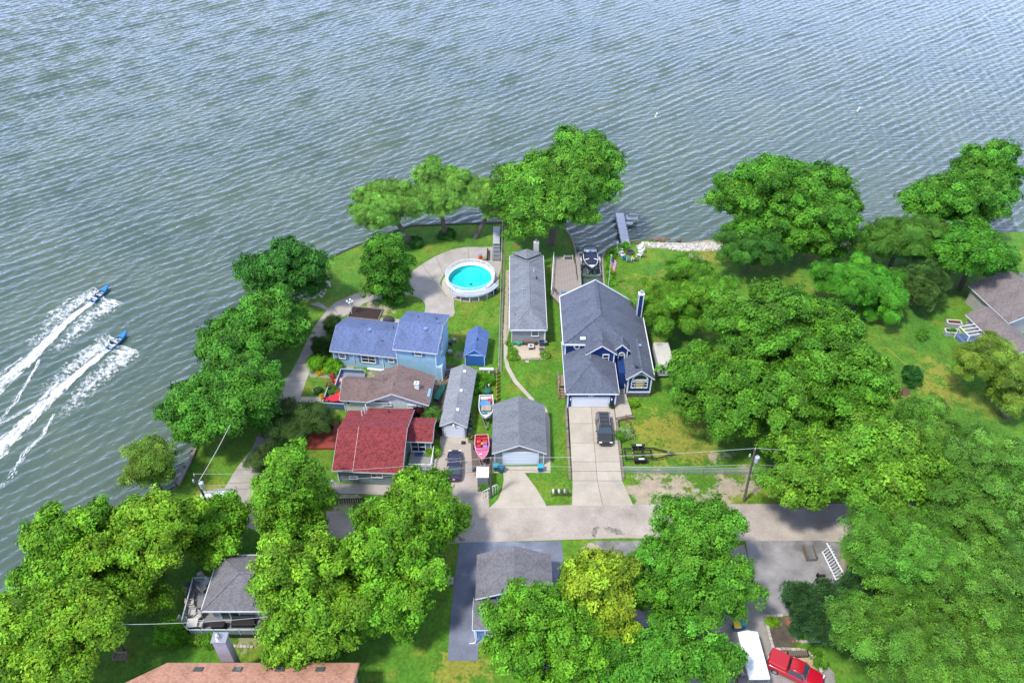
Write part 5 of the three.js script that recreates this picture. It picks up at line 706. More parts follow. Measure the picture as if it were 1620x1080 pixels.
{ // green canoe lying in the yard
  const [x, z] = [...[-10.36, -76.23]]; const h = hullGeo(3.6, 0.95, 0.4, { blunt: 2.0, deck: 0.99 }); const p = thing('green_canoe', 'upturned green canoe leaning in the side yard', 'canoe', [x, 0.05, z], -0.32); const g = mergeGeometries([h.outer].map(strip)); const w = []; const a = g.attributes.position; for (let i = 0; i < a.count; i++) a.setXYZ(i, -a.getX(i), 0.5 - a.getY(i), a.getZ(i)); g.computeVertexNormals(); part('hull', g, mat(lin(0.008, 0.20, 0.135), 0.45, { side: THREE.DoubleSide }), p); part('keel', bar([0, 0.49, -0.2], [0, 0.4, -3.3], 0.04), mat(lin(0.01, 0.14, 0.1), 0.5), p); }
{ const [x, z] = [...[-37.33, -59.9]]; const h = hullGeo(4.2, 1.5, 0.5, { blunt: 2.4, deck: 0.95 }); const p = thing('silver_boat', 'upturned silver rowing boat by the utility pole', 'boat', [x, 0.02, z], -1.35); const a = h.outer.attributes.position; for (let i = 0; i < a.count; i++) a.setXYZ(i, -a.getX(i), 0.62 - a.getY(i), a.getZ(i)); h.outer.computeVertexNormals(); part('hull', h.outer, mat(lin(0.55, 0.57, 0.58), 0.35, { metalness: 0.5 }), p); part('keel', bar([0, 0.62, -0.1], [0, 0.55, -3.6], 0.05), galvM, p); }
// people: one continuous seated figure
function seatedFigure() {
  const J = [[0, 0.95, 0, 0.115, 0, 1.06, 0.01, 0.1], [0, 0.78, 0, 0.06, 0, 0.86, 0, 0.06], [-0.16, 0.70, 0.02, 0.085, 0.16, 0.70, 0.02, 0.085], [0, 0.66, 0, 0.15, 0, 0.16, 0.04, 0.15], [-0.2, 0.68, 0, 0.06, -0.25, 0.42, -0.1, 0.05], [-0.25, 0.42, -0.1, 0.05, -0.16, 0.38, -0.36, 0.04], [0.2, 0.68, 0, 0.06, 0.25, 0.42, -0.1, 0.05], [0.25, 0.42, -0.1, 0.05, 0.16, 0.38, -0.36, 0.04], [-0.1, 0.12, 0, 0.1, -0.12, 0.13, -0.42, 0.075], [-0.12, 0.13, -0.42, 0.075, -0.12, -0.3, -0.46, 0.05], [0.1, 0.12, 0, 0.1, 0.12, 0.13, -0.42, 0.075], [0.12, 0.13, -0.42, 0.075, 0.12, -0.3, -0.46, 0.05], [-0.12, -0.3, -0.46, 0.05, -0.12, -0.33, -0.62, 0.04], [0.12, -0.3, -0.46, 0.05, 0.12, -0.33, -0.62, 0.04]];
  const sd = (x, y, z) => { let m = 0; let best = 9; for (const [ax, ay, az, ra, bx_, by, bz, rb] of J) { const dx = bx_ - ax, dy = by - ay, dz = bz - az, L2 = dx * dx + dy * dy + dz * dz, t = Math.max(0, Math.min(1, ((x - ax) * dx + (y - ay) * dy + (z - az) * dz) / L2)); const d = Math.hypot(x - ax - dx * t, y - ay - dy * t, z - az - dz * t) - (ra + (rb - ra) * t); const k = 0.05, hh = Math.max(0, k - Math.abs(best - d)) / k; best = Math.min(best, d) - hh * hh * k / 4; } return best; };
  return sd;
}
const figureGeo = (() => { const N = 56, mc = new MarchingCubes(N, new THREE.MeshStandardMaterial(), false, false, 60000), sd = seatedFigure(); mc.isolation = 0; const c = [0, 0.4, -0.28], s = 0.85; for (let k = 0; k < N; k++) for (let j = 0; j < N; j++) for (let i = 0; i < N; i++) mc.field[k * N * N + j * N + i] = -sd(c[0] + s * (2 * i / N - 1), c[1] + s * (2 * j / N - 1), c[2] + s * (2 * k / N - 1)); mc.update(); const n = mc.count, g = new THREE.BufferGeometry(); const P = new Float32Array(n * 3); for (let i = 0; i < n * 3; i++) P[i] = mc.positionArray[i] * s + c[i % 3]; g.setAttribute('position', new THREE.BufferAttribute(P, 3)); g.setAttribute('normal', new THREE.BufferAttribute(new Float32Array(mc.normalArray.slice(0, n * 3)), 3)); return g; })();
function person(label, pos, turn, shirt) { const o = thing('person', label, 'person', pos, turn, 'people riding in the speedboats'); const m = new THREE.Mesh(figureGeo, mat(lin(...shirt), 0.8)); m.name = 'body'; o.add(m); o.scale.setScalar(0.8); const hair = part('hat', [at(new THREE.SphereGeometry(0.125, 12, 6, 0, 6.283, 0, 1.5).toNonIndexed(), 0, 1.05, 0.01)], mat(lin(0.03, 0.025, 0.02), 0.9), o); part('life_vest', [cbx(0.42, 0.42, 0.36, 0.08, 0, 0.28, 0.02)], mat(lin(shirt[0] * 0.4, shirt[1] * 0.4, shirt[2] * 0.5), 0.8), o); return o; }
function speedboat(label, pos, turn, cloth) {
  const p = thing('speedboat', label, 'boat', pos, turn, 'blue speedboats crossing the lake'); p.rotation.order = 'YXZ'; p.rotation.x = 0.05; p.scale.setScalar(0.7);
  const h = hullGeo(5.6, 1.75, 0.75, { blunt: 2.3, deck: 0.62, sheer: 0.35 }); part('hull', h.outer, paint(0.01, 0.16, 0.42), p); part('gunwale', h.rim, paint(0.02, 0.24, 0.52), p); part('fore_deck', h.deck, paint(0.015, 0.19, 0.46), p); part('liner', h.inner, mat(lin(0.35, 0.38, 0.4), 0.7), p);
  part('windscreen', tris([[[-0.7, 0.85, -3.45], [0.7, 0.85, -3.45], [0.6, 1.15, -3.2]], [[-0.7, 0.85, -3.45], [0.6, 1.15, -3.2], [-0.6, 1.15, -3.2]]]), carGlass, p); for (const z of [-1.2, -2.3]) part('bench_seat', [cbx(1.3, 0.3, 0.45, 0.06, 0, 0.32, z), cbx(1.3, 0.35, 0.12, 0.04, 0, 0.55, z + 0.28)], whiteM, p); outboard(p, 0.7, 0.2, mat(lin(0.03, 0.12, 0.3), 0.4));
  return p;
}
{
  const turn = (a, b) => Math.atan2(-(b[0] - a[0]), -(b[1] - a[1]));
  const A = [...[-66.14, -98.83]], A2 = [...[-64.93, -102.45]], B = [...[-59.24, -87.57]], B2 = [...[-57.84, -90.86]], ta = turn(A, A2), tb = turn(B, B2), y = WATER - 0.12;
  speedboat('blue speedboat with three riders, farther out on the lake', [A[0], y, A[1]], ta); speedboat('blue speedboat with two riders, nearer the tree lined shore', [B[0], y, B[1]], tb);
  const seat = (b, t, lx, lz) => [b[0] + (lx * Math.cos(t) + lz * Math.sin(t)) * 0.7, y + 0.42, b[1] + (-lx * Math.sin(t) + lz * Math.cos(t)) * 0.7];
  person('person in pale shirt sitting in the speedboat with three riders', seat(A, ta, -0.35, -1.2), ta, [0.5, 0.5, 0.52]); person('person in dark shirt beside the pale shirted rider', seat(A, ta, 0.35, -1.2), ta, [0.06, 0.06, 0.09]); person('person driving the speedboat with three riders', seat(A, ta, -0.35, -2.3), ta, [0.55, 0.55, 0.58]);
  person('person in dark shirt on the back bench of the two rider boat', seat(B, tb, -0.3, -1.2), tb, [0.05, 0.05, 0.06]); person('person driving the speedboat with two riders', seat(B, tb, 0.3, -2.3), tb, [0.5, 0.5, 0.52]);
  // wakes: torn white foam on the water
  const foamM = (seed, dens, edge, soft) => { const t = dataTex(512, 96, (u, v, o) => { const s = Math.abs(v * 2 - 1), a = fbm(u * 40 + seed, v * 9 + seed, 4), b = vnoise(u * 150, v * 30 + seed), prof = Math.max(0, 1 - Math.pow(s, edge)); let q = prof * dens * (1.25 - 0.75 * u) + (a - 0.5) * 2.1 + (b - 0.5) * 0.7 - 0.5; q = Math.max(0, Math.min(0.95, (q + (soft ? 0.18 : 0)) * (soft ? 0.7 : 0.85))) * Math.min(1, prof * 4) * Math.min(1, (1 - u) * 6 + 0.0); o[0] = o[1] = o[2] = 255 * q; }); t.wrapS = t.wrapT = THREE.ClampToEdgeWrapping; return mat(lin(0.80, 0.83, 0.85), 0.9, { alphaMap: t, transparent: true, side: THREE.DoubleSide }); };
  const ribbon = (name, label, path, w0, w1, dens, edge, seed, lift = 0.05) => { const c = new THREE.CatmullRomCurve3(path.map(q => V3(q[0], 0, q[1]))), n = 90, m = 8, pos = [], uv = [], id = []; for (let i = 0; i <= n; i++) { const t = i / n, q = c.getPointAt(t), tg = c.getTangentAt(t), w = w0 + (w1 - w0) * t; for (let k = 0; k <= m; k++) { const s = k / m * 2 - 1, x = q.x - tg.z * s * w, z = q.z + tg.x * s * w; pos.push(x, waveAt(x, z) + lift + 0.16 * (1 - s * s) * dens * (1 - t) * fbm(x * 2, z * 2, 2), z); uv.push(t, k / m); } } for (let i = 0; i < n; i++) for (let k = 0; k < m; k++) { const a = i * (m + 1) + k; id.push(a, a + 1, a + m + 2, a, a + m + 2, a + m + 1); } const g = new THREE.BufferGeometry(); g.setAttribute('position', new THREE.Float32BufferAttribute(pos, 3)); g.setAttribute('uv', new THREE.Float32BufferAttribute(uv, 2)); g.setIndex(id); g.computeVertexNormals(); const o = part(name, g, foamM(seed, dens, edge, name === 'bow_spray')); tag(o, label, 'foam'); o.userData.kind = 'stuff'; return o; };
  ribbon('wake_foam', 'white propeller wash trailing the farther speedboat', [[-66.12, -98.96], [-67.97, -94.56], [-69.24, -88.67], [-70.89, -82.27], [-73.7, -73.89], [-76.1, -66.19]], 0.45, 2.4, 1.5, 2.5, 3);
  ribbon('wake_foam', 'white propeller wash trailing the nearer speedboat', [[-59.23, -87.68], [-61.39, -83.19], [-63.41, -77.47], [-65.31, -70.48], [-68.1, -63.14], [-70.6, -56.53]], 0.45, 2.6, 1.5, 2.5, 14);
  ribbon('bow_spray', 'spray thrown lakeward by the farther speedboat', [[-65.98, -101.42], [-67.95, -99.28], [-69.93, -96.89], [-69.93, -93.5], [-70.44, -89.67], [-71.4, -87.26]], 2.3, 2.0, 0.9, 1.4, 25, 0.12); ribbon('bow_spray', 'spray thrown shoreward by the farther speedboat', [[-62.95, -99.28], [-63.9, -96.58], [-65.06, -94.56], [-65.76, -91.56], [-66.62, -88.67], [-67.39, -86.57]], 2.5, 1.6, 0.9, 1.4, 36, 0.12);
  ribbon('bow_spray', 'spray thrown lakeward by the nearer speedboat', [[-59.14, -89.67], [-61.01, -87.96], [-62.21, -85.2], [-63.37, -82.53], [-64.05, -79.96], [-65.59, -78.45]], 2.6, 1.8, 0.9, 1.4, 47, 0.12); ribbon('bow_spray', 'spray thrown shoreward by the nearer speedboat', [[-55.97, -87.68], [-57.08, -84.93], [-57.98, -82.53], [-59.09, -79.7], [-59.6, -76.25], [-60.72, -73.66]], 2.7, 1.6, 0.95, 1.4, 58, 0.12);
  ribbon('wake_crest', 'thin foam crest beside the farther wake', [[-68.43, -85.2], [-68.17, -81.23], [-68.04, -78.08], [-68.16, -75.06], [-68.62, -72.16], [-70.23, -67.23]], 0.28, 0.7, 1.1, 2, 69); ribbon('wake_crest', 'thin foam crest between the two wakes', [[-63.71, -80.59], [-64.87, -76.86], [-66.35, -74.47], [-67.75, -72.96], [-69.45, -70.48], [-71.85, -67.23]], 0.3, 0.7, 1.1, 2, 71); ribbon('wake_crest', 'thin foam crest on the shore side of the nearer wake', [[-61.67, -74.47], [-61.59, -70.48], [-62.41, -67.76], [-62.39, -65.15], [-62.77, -62.64], [-63.81, -59.28]], 0.3, 0.75, 1.0, 2, 83); ribbon('wake_crest', 'faint foam line at the outer edge of the farther wake', [[-71.31, -85.88], [-72.09, -83.85], [-73.07, -81.23], [-74.93, -76.25]], 0.3, 0.5, 0.9, 2, 91);
}

// ---------- shore works, fences, decks, yard things ----------
function shrub(name, label, [x, z], R, color, o = {}, group) { const t = thing(name, label, o.cat ?? 'shrub', [x, o.y ?? 0, z], 0, group); foliage(t, { R: [R, R * (o.tall ?? 0.8), R * (o.deep ?? 1)], cy: R * (o.tall ?? 0.8) * 0.85, color, seed: sd(), lobe: o.lobe ?? Math.min(0.45, R * 0.4), lobes: o.lobes ?? Math.round(22 + 26 * R), leaf: o.leaf ?? 0.45, per: o.per ?? 170, spray: o.spray ?? 'broad', hollow: 0.3 }); part('stem', [0, 1, 2].map(i => rod([0, -0.05, 0], [Math.cos(i * 2.1) * R * 0.4, R * 0.9, Math.sin(i * 2.1) * R * 0.4], 0.03, 0.015, 5)), barkMat, t); return t; }
function polyBars(pts, y, w, h) { return pts.slice(0, -1).map((a, i) => bar([a[0], y, a[1]], [pts[i + 1][0], y, pts[i + 1][1]], w, h)); }
const timberM = woodM(lin(0.20, 0.16, 0.12)), greyWood = woodM(lin(0.34, 0.30, 0.27)), deckM = woodM(lin(0.36, 0.31, 0.285)), deckM2 = woodM(lin(0.40, 0.345, 0.315));
{ const w = thing('seawall', 'dark steel seawall edging the point lawn', 'seawall'), pts = [...smooth([[-32.18, -108.07], [-28.39, -111.93], [-23.03, -116.16], [-17.89, -119.77]], 3), ...[[-1.69, -120.8], [2.47, -120.6], [6.97, -120.8]]]; part('cap', polyBars(pts, 0.06, 0.35, 0.16), mat(lin(0.07, 0.065, 0.06), 0.8, { map: grain }), w); part('sheet', polyBars(pts, -0.8, 0.2, 1.6), mat(lin(0.06, 0.05, 0.045), 0.8), w); }
{ const w = thing('slip_wall', 'pale capped wall around the boat slip and east lawn', 'seawall'), pts = [...smooth([[8.1, -120.8], [10.12, -116.75], [10.79, -111.37], [10.97, -104.2]], 3), ...[[10.73, -100.5], [14.74, -100.5]], ...smooth([[14.86, -104.2], [15.3, -110.44], [16.35, -112.69], [18.99, -114.21], [21.82, -115.18]], 4)]; part('cap', polyBars(pts, 0.08, 0.3, 0.14), mat(lin(0.34, 0.30, 0.26), 0.85, { map: grain }), w); part('face', polyBars(pts, -0.8, 0.16, 1.6), mat(lin(0.09, 0.08, 0.07), 0.9), w); }
{ const w = thing('timber_bulkhead', 'weathered timber bulkhead along the shore below the path', 'bulkhead'), pts = smooth([[-40.63, -61.78], [-40.33, -65.08], [-40.23, -68.22], [-40.12, -71.18], [-39.96, -73.22]], 2); for (let i = 0; i < pts.length - 1; i++) part('plank', bar([pts[i][0] - 0.1, 0.18 + 0.03 * (i % 2), pts[i][1]], [pts[i + 1][0] - 0.1, 0.18 + 0.03 * (i % 2), pts[i + 1][1]], 0.42, 0.3), i % 3 ? greyWood : deckM, w); for (let i = 0; i < pts.length; i += 2) part('post', cyl(0.14, 0.13, 2.0, pts[i][0] - 0.4, -1.4, pts[i][1], 8), timberM, w); }
// docks
function dock(label, a, b, w, n, m, cat = 'dock') { const p = thing('dock', label, cat), d = V3(b[0] - a[0], 0, b[1] - a[1]), L = d.length(); d.normalize(); for (let i = 0; i < n; i++) { const s0 = L * i / n + 0.02, s1 = L * (i + 1) / n - 0.02; part('dock_section', bar([a[0] + d.x * s0, 0.16, a[1] + d.z * s0], [a[0] + d.x * s1, 0.16, a[1] + d.z * s1], w, 0.1), m, p); for (const s of [-1, 1]) { part('dock_post', cyl(0.05, 0.05, 2.6, a[0] + d.x * s1 - d.z * s * (w / 2 + 0.05), -2, a[1] + d.z * s1 + d.x * s * (w / 2 + 0.05), 8), galvM, p); part('side_rail', bar([a[0] + d.x * s0 - d.z * s * w / 2, 0.1, a[1] + d.z * s0 + d.x * s * w / 2], [a[0] + d.x * s1 - d.z * s * w / 2, 0.1, a[1] + d.z * s1 + d.x * s * w / 2], 0.05, 0.22), galvM, p); } } return p; }
const dockM = mat(lin(0.72, 0.73, 0.78), 0.6, { map: grain });
{ const d = dock('white sectional dock reaching out from the east lawn', [19.49, -112.87], [19.42, -123.74], 1.45, 6, dockM); const [x, z] = [...[21.42, -122.26]]; part('side_platform', bx(2.0, 0.1, 1.6, x + 0.1, 0.12, z), dockM, d); part('dock_bench', [cbx(1.4, 0.45, 0.5, 0.06, x + 0.3, 0.22, z - 0.4)], mat(lin(0.5, 0.44, 0.36), 0.7), d); part('dock_post', cyl(0.05, 0.05, 2.8, x + 1.1, -1.9, z - 0.8, 8), galvM, d); part('teal_cushion', cbx(0.5, 0.2, 0.4, 0.05, x - 0.4, 0.23, z - 0.5), mat(lin(0.05, 0.4, 0.5), 0.7), d); part('lower_step', bx(1.2, 0.08, 0.9, x - 0.5, -0.1, z + 1.5), dockM, d); }
{ const d = dock('pale dock behind the tall cottonwood', [1.01, -120.8], [1.43, -132.22], 1.2, 6, dockM); const [x, z] = [...[2.61, -131.06]]; part('side_platform', bx(2.6, 0.1, 1.6, x, 0.12, z), dockM, d); part('dock_chest', cbx(1.2, 0.5, 0.6, 0.05, x + 0.3, 0.22, z), whiteM, d); }
{ const d = dock('weathered white dock under the western shore maples', [-47.36, -43.65], [-53.41, -48.13], 1.6, 5, dockM); part('canopy_chest', cbx(1.4, 0.6, 0.8, 0.06, ...[[-50.67, -45.85][0], 0.22, [-50.67, -45.85][1]]), whiteM, d); }
{ const [x, z] = [...[-2.69, -112.87]]; const p = thing('stored_dock', 'aluminium dock sections stored on the lawn by the fence', 'dock', [x, 0, z], 0.0); for (let i = 0; i < 3; i++) part('solid_section', cbx(1.15, 0.1, 1.75, 0.02, 0, 0.5, -4.9 + i * 1.8), mat(lin(0.5, 0.52, 0.54), 0.5, { map: grain }), p); for (const s of [-0.55, 0.55]) part('rail', bx(0.07, 0.18, 10, s, 0.4, -0.9), galvM, p); for (let i = 0; i < 11; i++) part('slat', bx(1.05, 0.05, i % 3 ? 0.14 : 0.34, 0, 0.52, 0.2 + i * 0.38), galvM, p); for (const zz of [-5, -1, 3.6]) for (const s of [-0.5, 0.5]) part('leg', cyl(0.04, 0.04, 0.45, s, 0, zz, 6), galvM, p); }
// fences
function meshFence(name, label, pts, hgt, cell, wire, colour, rail) { const p = thing(name, label, 'fence'), m = mat(colour, 0.5, { metalness: 0.4 }); for (let i = 0; i < pts.length - 1; i++) { const a = pts[i], b = pts[i + 1], L = Math.hypot(b[0] - a[0], b[1] - a[1]), ux = (b[0] - a[0]) / L, uz = (b[1] - a[1]) / L; const n = Math.max(1, Math.round(L / 2.6)); for (let k = 0; k <= n; k++) if (k < n || i === pts.length - 2) part('post', cyl(0.045, 0.045, hgt + 0.08, a[0] + ux * L * k / n, -0.1, a[1] + uz * L * k / n, 8), m, p); part('top_rail', bar([a[0], hgt, a[1]], [b[0], hgt, b[1]], rail), m, p);
    const W = []; for (let s = -hgt; s < L; s += cell) for (const dir of [1, -1]) { let s0 = s, s1 = s + hgt, y0 = 0.04, y1 = hgt; if (s0 < 0) { y0 += -s0; s0 = 0; } if (s1 > L) { y1 -= s1 - L; s1 = L; } if (y1 - y0 < 0.05) continue; const f = dir > 0 ? [y0, y1] : [hgt + 0.04 - y0, hgt + 0.04 - y1]; W.push(bar([a[0] + ux * s0, f[0], a[1] + uz * s0], [a[0] + ux * s1, f[1], a[1] + uz * s1], wire)); } part('wire_mesh', W, m, p).userData.kind = 'stuff'; } return p; }
meshFence('chain_link_fence', 'galvanised chain link fence along the dry verge', [[13.78, -63.76], [23.45, -63.56], [33.56, -63.36], [40.55, -63.26]], 1.2, 0.13, 0.013, lin(0.45, 0.50, 0.47), 0.05);
meshFence('chain_link_fence', 'long chain link fence between the pool yard and grey cottage', [[-1.68, -120.18], [-1.76, -105.94], [-1.82, -92.96], [-1.87, -81.79]], 1.15, 0.2, 0.012, lin(0.42, 0.43, 0.42), 0.06);
meshFence('chain_link_fence', 'short chain link fence behind the blue shed', [[-9.78, -81.53], [-6.04, -81.27], [-1.96, -81.53]], 1.0, 0.2, 0.012, lin(0.40, 0.41, 0.41), 0.05);
{ const p = thing('board_strip', 'narrow bare timber strip at the foot of the long fence', 'edging'); part('strip', polyBars([[-1.23, -119.57], [-1.35, -105.94], [-1.53, -92.96], [-1.6, -81.79]], 0.04, 0.25, 0.08), mat(lin(0.36, 0.32, 0.26), 0.9, { map: grain }), p); }
{ const p = thing('yellow_fence', 'short weathered yellow board fence beside the boat yard', 'fence'), a = [...[-2.13, -81.53]], b = [...[-2.05, -75.57]]; for (let i = 0; i < 9; i++) { const t = i / 8; part('board', bx(0.08, 1.1 + 0.1 * (i % 2), 0.5, a[0] + (b[0] - a[0]) * t, 0, a[1] + (b[1] - a[1]) * t), woodM(i % 3 ? lin(0.45, 0.27, 0.06) : lin(0.36, 0.24, 0.09)), p); } }
{ const p = thing('dark_lattice_fence', 'low dark fence beside the road in front of the red roof', 'fence'), a = [...[-23.03, -59.12]], b = [...[-16.64, -59.3]]; for (let i = 0; i < 24; i++) part('picket', bx(0.17, 0.75, 0.05, a[0] + (b[0] - a[0]) * i / 23, 0, a[1] + (b[1] - a[1]) * i / 23), mat(lin(0.05, 0.05, 0.045), 0.8), p); part('rail', bar([a[0], 0.7, a[1]], [b[0], 0.7, b[1]], 0.1), mat(lin(0.06, 0.06, 0.055), 0.8), p); }
// pool
{ const [x, z] = [...[-6.69, -102.65]], p = thing('swimming_pool', 'round above ground pool with turquoise water and white fence', 'pool', [x, 0, z]);
  part('pad', lathe([[0, 0.07], [4.6, 0.07], [4.62, 0.0]], 48), paleConcrete, p); part('pool_wall', [lathe([[3.72, 0], [3.72, 1.25], [3.56, 1.25], [3.56, 0.1]], 56)], mat(lin(0.42, 0.48, 0.58), 0.5), p); part('top_rim', lathe([[3.45, 1.22], [3.45, 1.33], [3.95, 1.33], [3.95, 1.24]], 56), whiteM, p); part('liner', lathe([[3.56, 1.24], [3.5, 0.2], [0, 0.15]], 56), mat(lin(0.03, 0.58, 0.57), 0.6), p);
  part('pool_water', lathe([[0, 1.02], [3.5, 1.02]], 56), new THREE.MeshPhysicalMaterial({ color: lin(0.62, 0.96, 0.95), transmission: 1, thickness: 0, roughness: 0.04, ior: 1.33, bumpMap: rep(chopTex, 0.5, 0.5), bumpScale: 0.04 }), p);
  for (let i = 0; i < 22; i++) { const a = i / 22 * 6.2832; part('fence_post', bx(0.07, 0.85, 0.07, Math.cos(a) * 3.9, 1.3, Math.sin(a) * 3.9, -a), whiteM, p); } const bal = []; for (let i = 0; i < 150; i++) { const a = i / 150 * 6.2832; bal.push(bx(0.03, 0.68, 0.03, Math.cos(a) * 3.9, 1.42, Math.sin(a) * 3.9, -a)); } part('baluster', bal, whiteM, p).userData.kind = 'stuff'; for (const y of [1.44, 2.12]) part('fence_rail', at(new THREE.TorusGeometry(3.9, 0.04, 6, 64).rotateX(Math.PI / 2).toNonIndexed(), 0, y, 0), whiteM, p);
  for (let i = 0; i < 26; i++) { const a = i / 26 * 6.2832; part('wall_upright', bx(0.1, 1.25, 0.07, Math.cos(a) * 3.76, 0, Math.sin(a) * 3.76, -a + 1.57), whiteM, p); }
  const arc = (r0, r1, a0, a1) => { const P = []; for (let i = 0; i <= 14; i++) { const a = a0 + (a1 - a0) * i / 14; P.push([Math.cos(a) * r1, Math.sin(a) * r1]); } for (let i = 14; i >= 0; i--) { const a = a0 + (a1 - a0) * i / 14; P.push([Math.cos(a) * r0, Math.sin(a) * r0]); } return P; }; part('pool_deck', slab(arc(3.98, 4.9, 0.35, 2.15), 1.2, 0.12), mat(lin(0.52, 0.58, 0.68), 0.6, { map: grain }), p);
  const db = []; for (let i = 0; i <= 40; i++) { const a = 0.35 + 1.8 * i / 40; db.push(bx(0.04, 0.8, 0.04, Math.cos(a) * 4.86, 1.2, Math.sin(a) * 4.86, -a)); } part('deck_baluster', db, whiteM, p).userData.kind = 'stuff'; part('deck_rail', tube(Array.from({ length: 12 }, (_, i) => { const a = 0.35 + 1.8 * i / 11; return [Math.cos(a) * 4.86, 2.02, Math.sin(a) * 4.86]; }), 0.05, 40), whiteM, p); for (let i = 0; i <= 6; i++) { const a = 0.35 + 1.8 * i / 6; part('deck_leg', bx(0.11, 1.15, 0.11, Math.cos(a) * 4.75, 0, Math.sin(a) * 4.75), whiteM, p); }
  part('floor_drain', cyl(0.22, 0.22, 0.04, 0.1, 0.17, 0.3, 14), mat(lin(0.02, 0.12, 0.12), 0.7), p);
  part('ladder', [-0.25, 0.25].map(s => tube([[-2.0 + s, 0.3, 2.95], [-2.05 + s, 1.9, 3.05], [-2.3 + s, 2.0, 3.5], [-2.35 + s, 1.2, 3.7]], 0.035, 16)), chromeM, p); }
{ const p = thing('pool_pump', 'dark navy pump box at the foot of the pool fence', 'pump', [-2.8, 0, -100.17]); part('housing', cbx(0.8, 0.6, 0.7, 0.1, 0, 0, 0), mat(lin(0.02, 0.04, 0.09), 0.5), p); part('filter_tank', cyl(0.25, 0.22, 0.8, 0.1, 0, -0.7), mat(lin(0.03, 0.05, 0.1), 0.4), p); }
// tapered wheeled bin
function bin(label, pos, turn, body, lid) { const p = thing('wheeled_bin', label, 'bin', pos, turn); const s = [[-0.26, 0, -0.24], [0.26, 0, -0.24], [0.26, 0, 0.24], [-0.26, 0, 0.24]], t = [[-0.33, 0.98, -0.33], [0.33, 0.98, -0.33], [0.33, 0.98, 0.33], [-0.33, 0.98, 0.33]], f = []; for (let i = 0; i < 4; i++) { const j = (i + 1) % 4; f.push([s[j], s[i], t[i]], [s[j], t[i], t[j]]); } f.push([t[0], t[2], t[1]], [t[0], t[3], t[2]]); part('bin_body', tris(f), body, p); part('bin_lid', cbx(0.72, 0.1, 0.76, 0.06, 0, 0.98, 0.02), lid, p); part('handle', bar([-0.25, 0.94, -0.42], [0.25, 0.94, -0.42], 0.05), darkM, p); for (const q of [-0.3, 0.3]) wheel(p, q, 0.12, -0.27, 0.12, 0.07); return p; }
const tealB = mat(lin(0.01, 0.26, 0.34), 0.45), navyB = mat(lin(0.015, 0.09, 0.16), 0.5);
bin('teal wheeled bin beside the white garage door jamb', [-1.96, 0, -64.16], 0.1, navyB, tealB); bin('dark teal bin tipped next to the teal bin', [-1.33, 0, -63.96], 0.9, navyB, mat(lin(0.02, 0.12, 0.18), 0.5)); bin('blue wheeled bin on the walk at the garage corner', [3.53, 0, -64.06], 0, mat(lin(0.01, 0.15, 0.3), 0.45), mat(lin(0.02, 0.34, 0.55), 0.4)); bin('yellow lidded bin behind the long white canopy', [23.28, 0, -42.87], 0, navyB, mat(lin(0.75, 0.5, 0.02), 0.45)); bin('teal lidded bin next to the yellow lidded bin', [23.92, 0, -43.08], 0.1, navyB, tealB);
{ const p = thing('orange_drum', 'orange drum standing on the pool concrete', 'drum', [-5.34, 0, -109.7]); part('drum_body', lathe([[0.28, 0.03], [0.32, 0.3], [0.3, 0.6], [0.32, 0.85], [0, 0.87]], 18), mat(lin(0.6, 0.09, 0.02), 0.5), p); part('lid', cyl(0.33, 0.3, 0.06, 0, 0.87, 0), mat(lin(0.2, 0.25, 0.5), 0.5), p); }
{ const p = thing('wheel_rack', 'rack of trailer wheels beside the orange drum', 'rack', [-4.03, 0, -110.26]); for (let i = 0; i < 5; i++) wheel(p, -0.1 + 0.05 * (i % 2), 0.4, -1.3 + i * 0.55, 0.4, 0.16); part('rack_bar', bar([0.1, 0.5, -1.6], [0.1, 0.5, 1.3], 0.08), timberM, p); part('crate', bx(0.6, 0.4, 0.6, -0.6, 0, 0.9), woodM(lin(0.4, 0.28, 0.14)), p); }
// poles and wires
function pole(label, base, top, tank, arms) { const p = thing('utility_pole', label, 'pole', [base[0], 0, base[1]]); const h = top[1]; part('pole_shaft', rod([0, -0.3, 0], [top[0] - base[0], h, top[2] - base[1]], 0.16, 0.11, 10), woodM(lin(0.13, 0.115, 0.10)), p); const tx = top[0] - base[0], tz = top[2] - base[1]; if (tank) { part('transformer', [cyl(0.26, 0.26, 0.8, tx + tank, h - 2.0, tz + 0.1), cyl(0.28, 0.2, 0.1, tx + tank, h - 1.2, tz + 0.1)], mat(lin(0.45, 0.5, 0.55), 0.45), p); part('bushing', [cyl(0.04, 0.03, 0.3, tx + tank - 0.1, h - 1.1, tz + 0.1, 8)], mat(lin(0.5, 0.5, 0.5), 0.4), p); part('bracket', [bar([tx, h - 1.6, tz], [tx + tank, h - 1.6, tz + 0.1], 0.07), rod([tx + tank + 0.2, h - 2.9, tz], [tx + tank + 0.2, h - 2.0, tz], 0.03)], galvM, p); part('cutout', [cbx(0.14, 0.4, 0.14, 0.03, tx - tank * 0.8, h - 1.2, tz)], mat(lin(0.6, 0.62, 0.65), 0.4), p); } part('insulator', cyl(0.06, 0.04, 0.25, tx, h, tz, 8), mat(lin(0.55, 0.55, 0.55), 0.4), p); part('clamp', [bx(0.1, 0.1, 0.5, tx * 0.6, h * 0.6, tz * 0.6)], darkM, p); return p; }
const PR = [27.4, 9.0, -59.7], PL = [-34.7, 9, -56], PM = [-2.45, 6.6, -60.4], PS = [-37.6, 9, -38.6];
pole('weathered utility pole with transformer on the dry verge', [27.8, -59.4], PR, 0.5); pole('grey utility pole with transformer by the silver boat', [-34.5, -56.2], PL, 0.45); pole('slim service pole between the garage and driveway', [-2.55, -59.9], PM, 0); pole('dark pole beside the wooden swing bench', [-39.6, -40.6], PS, 0);
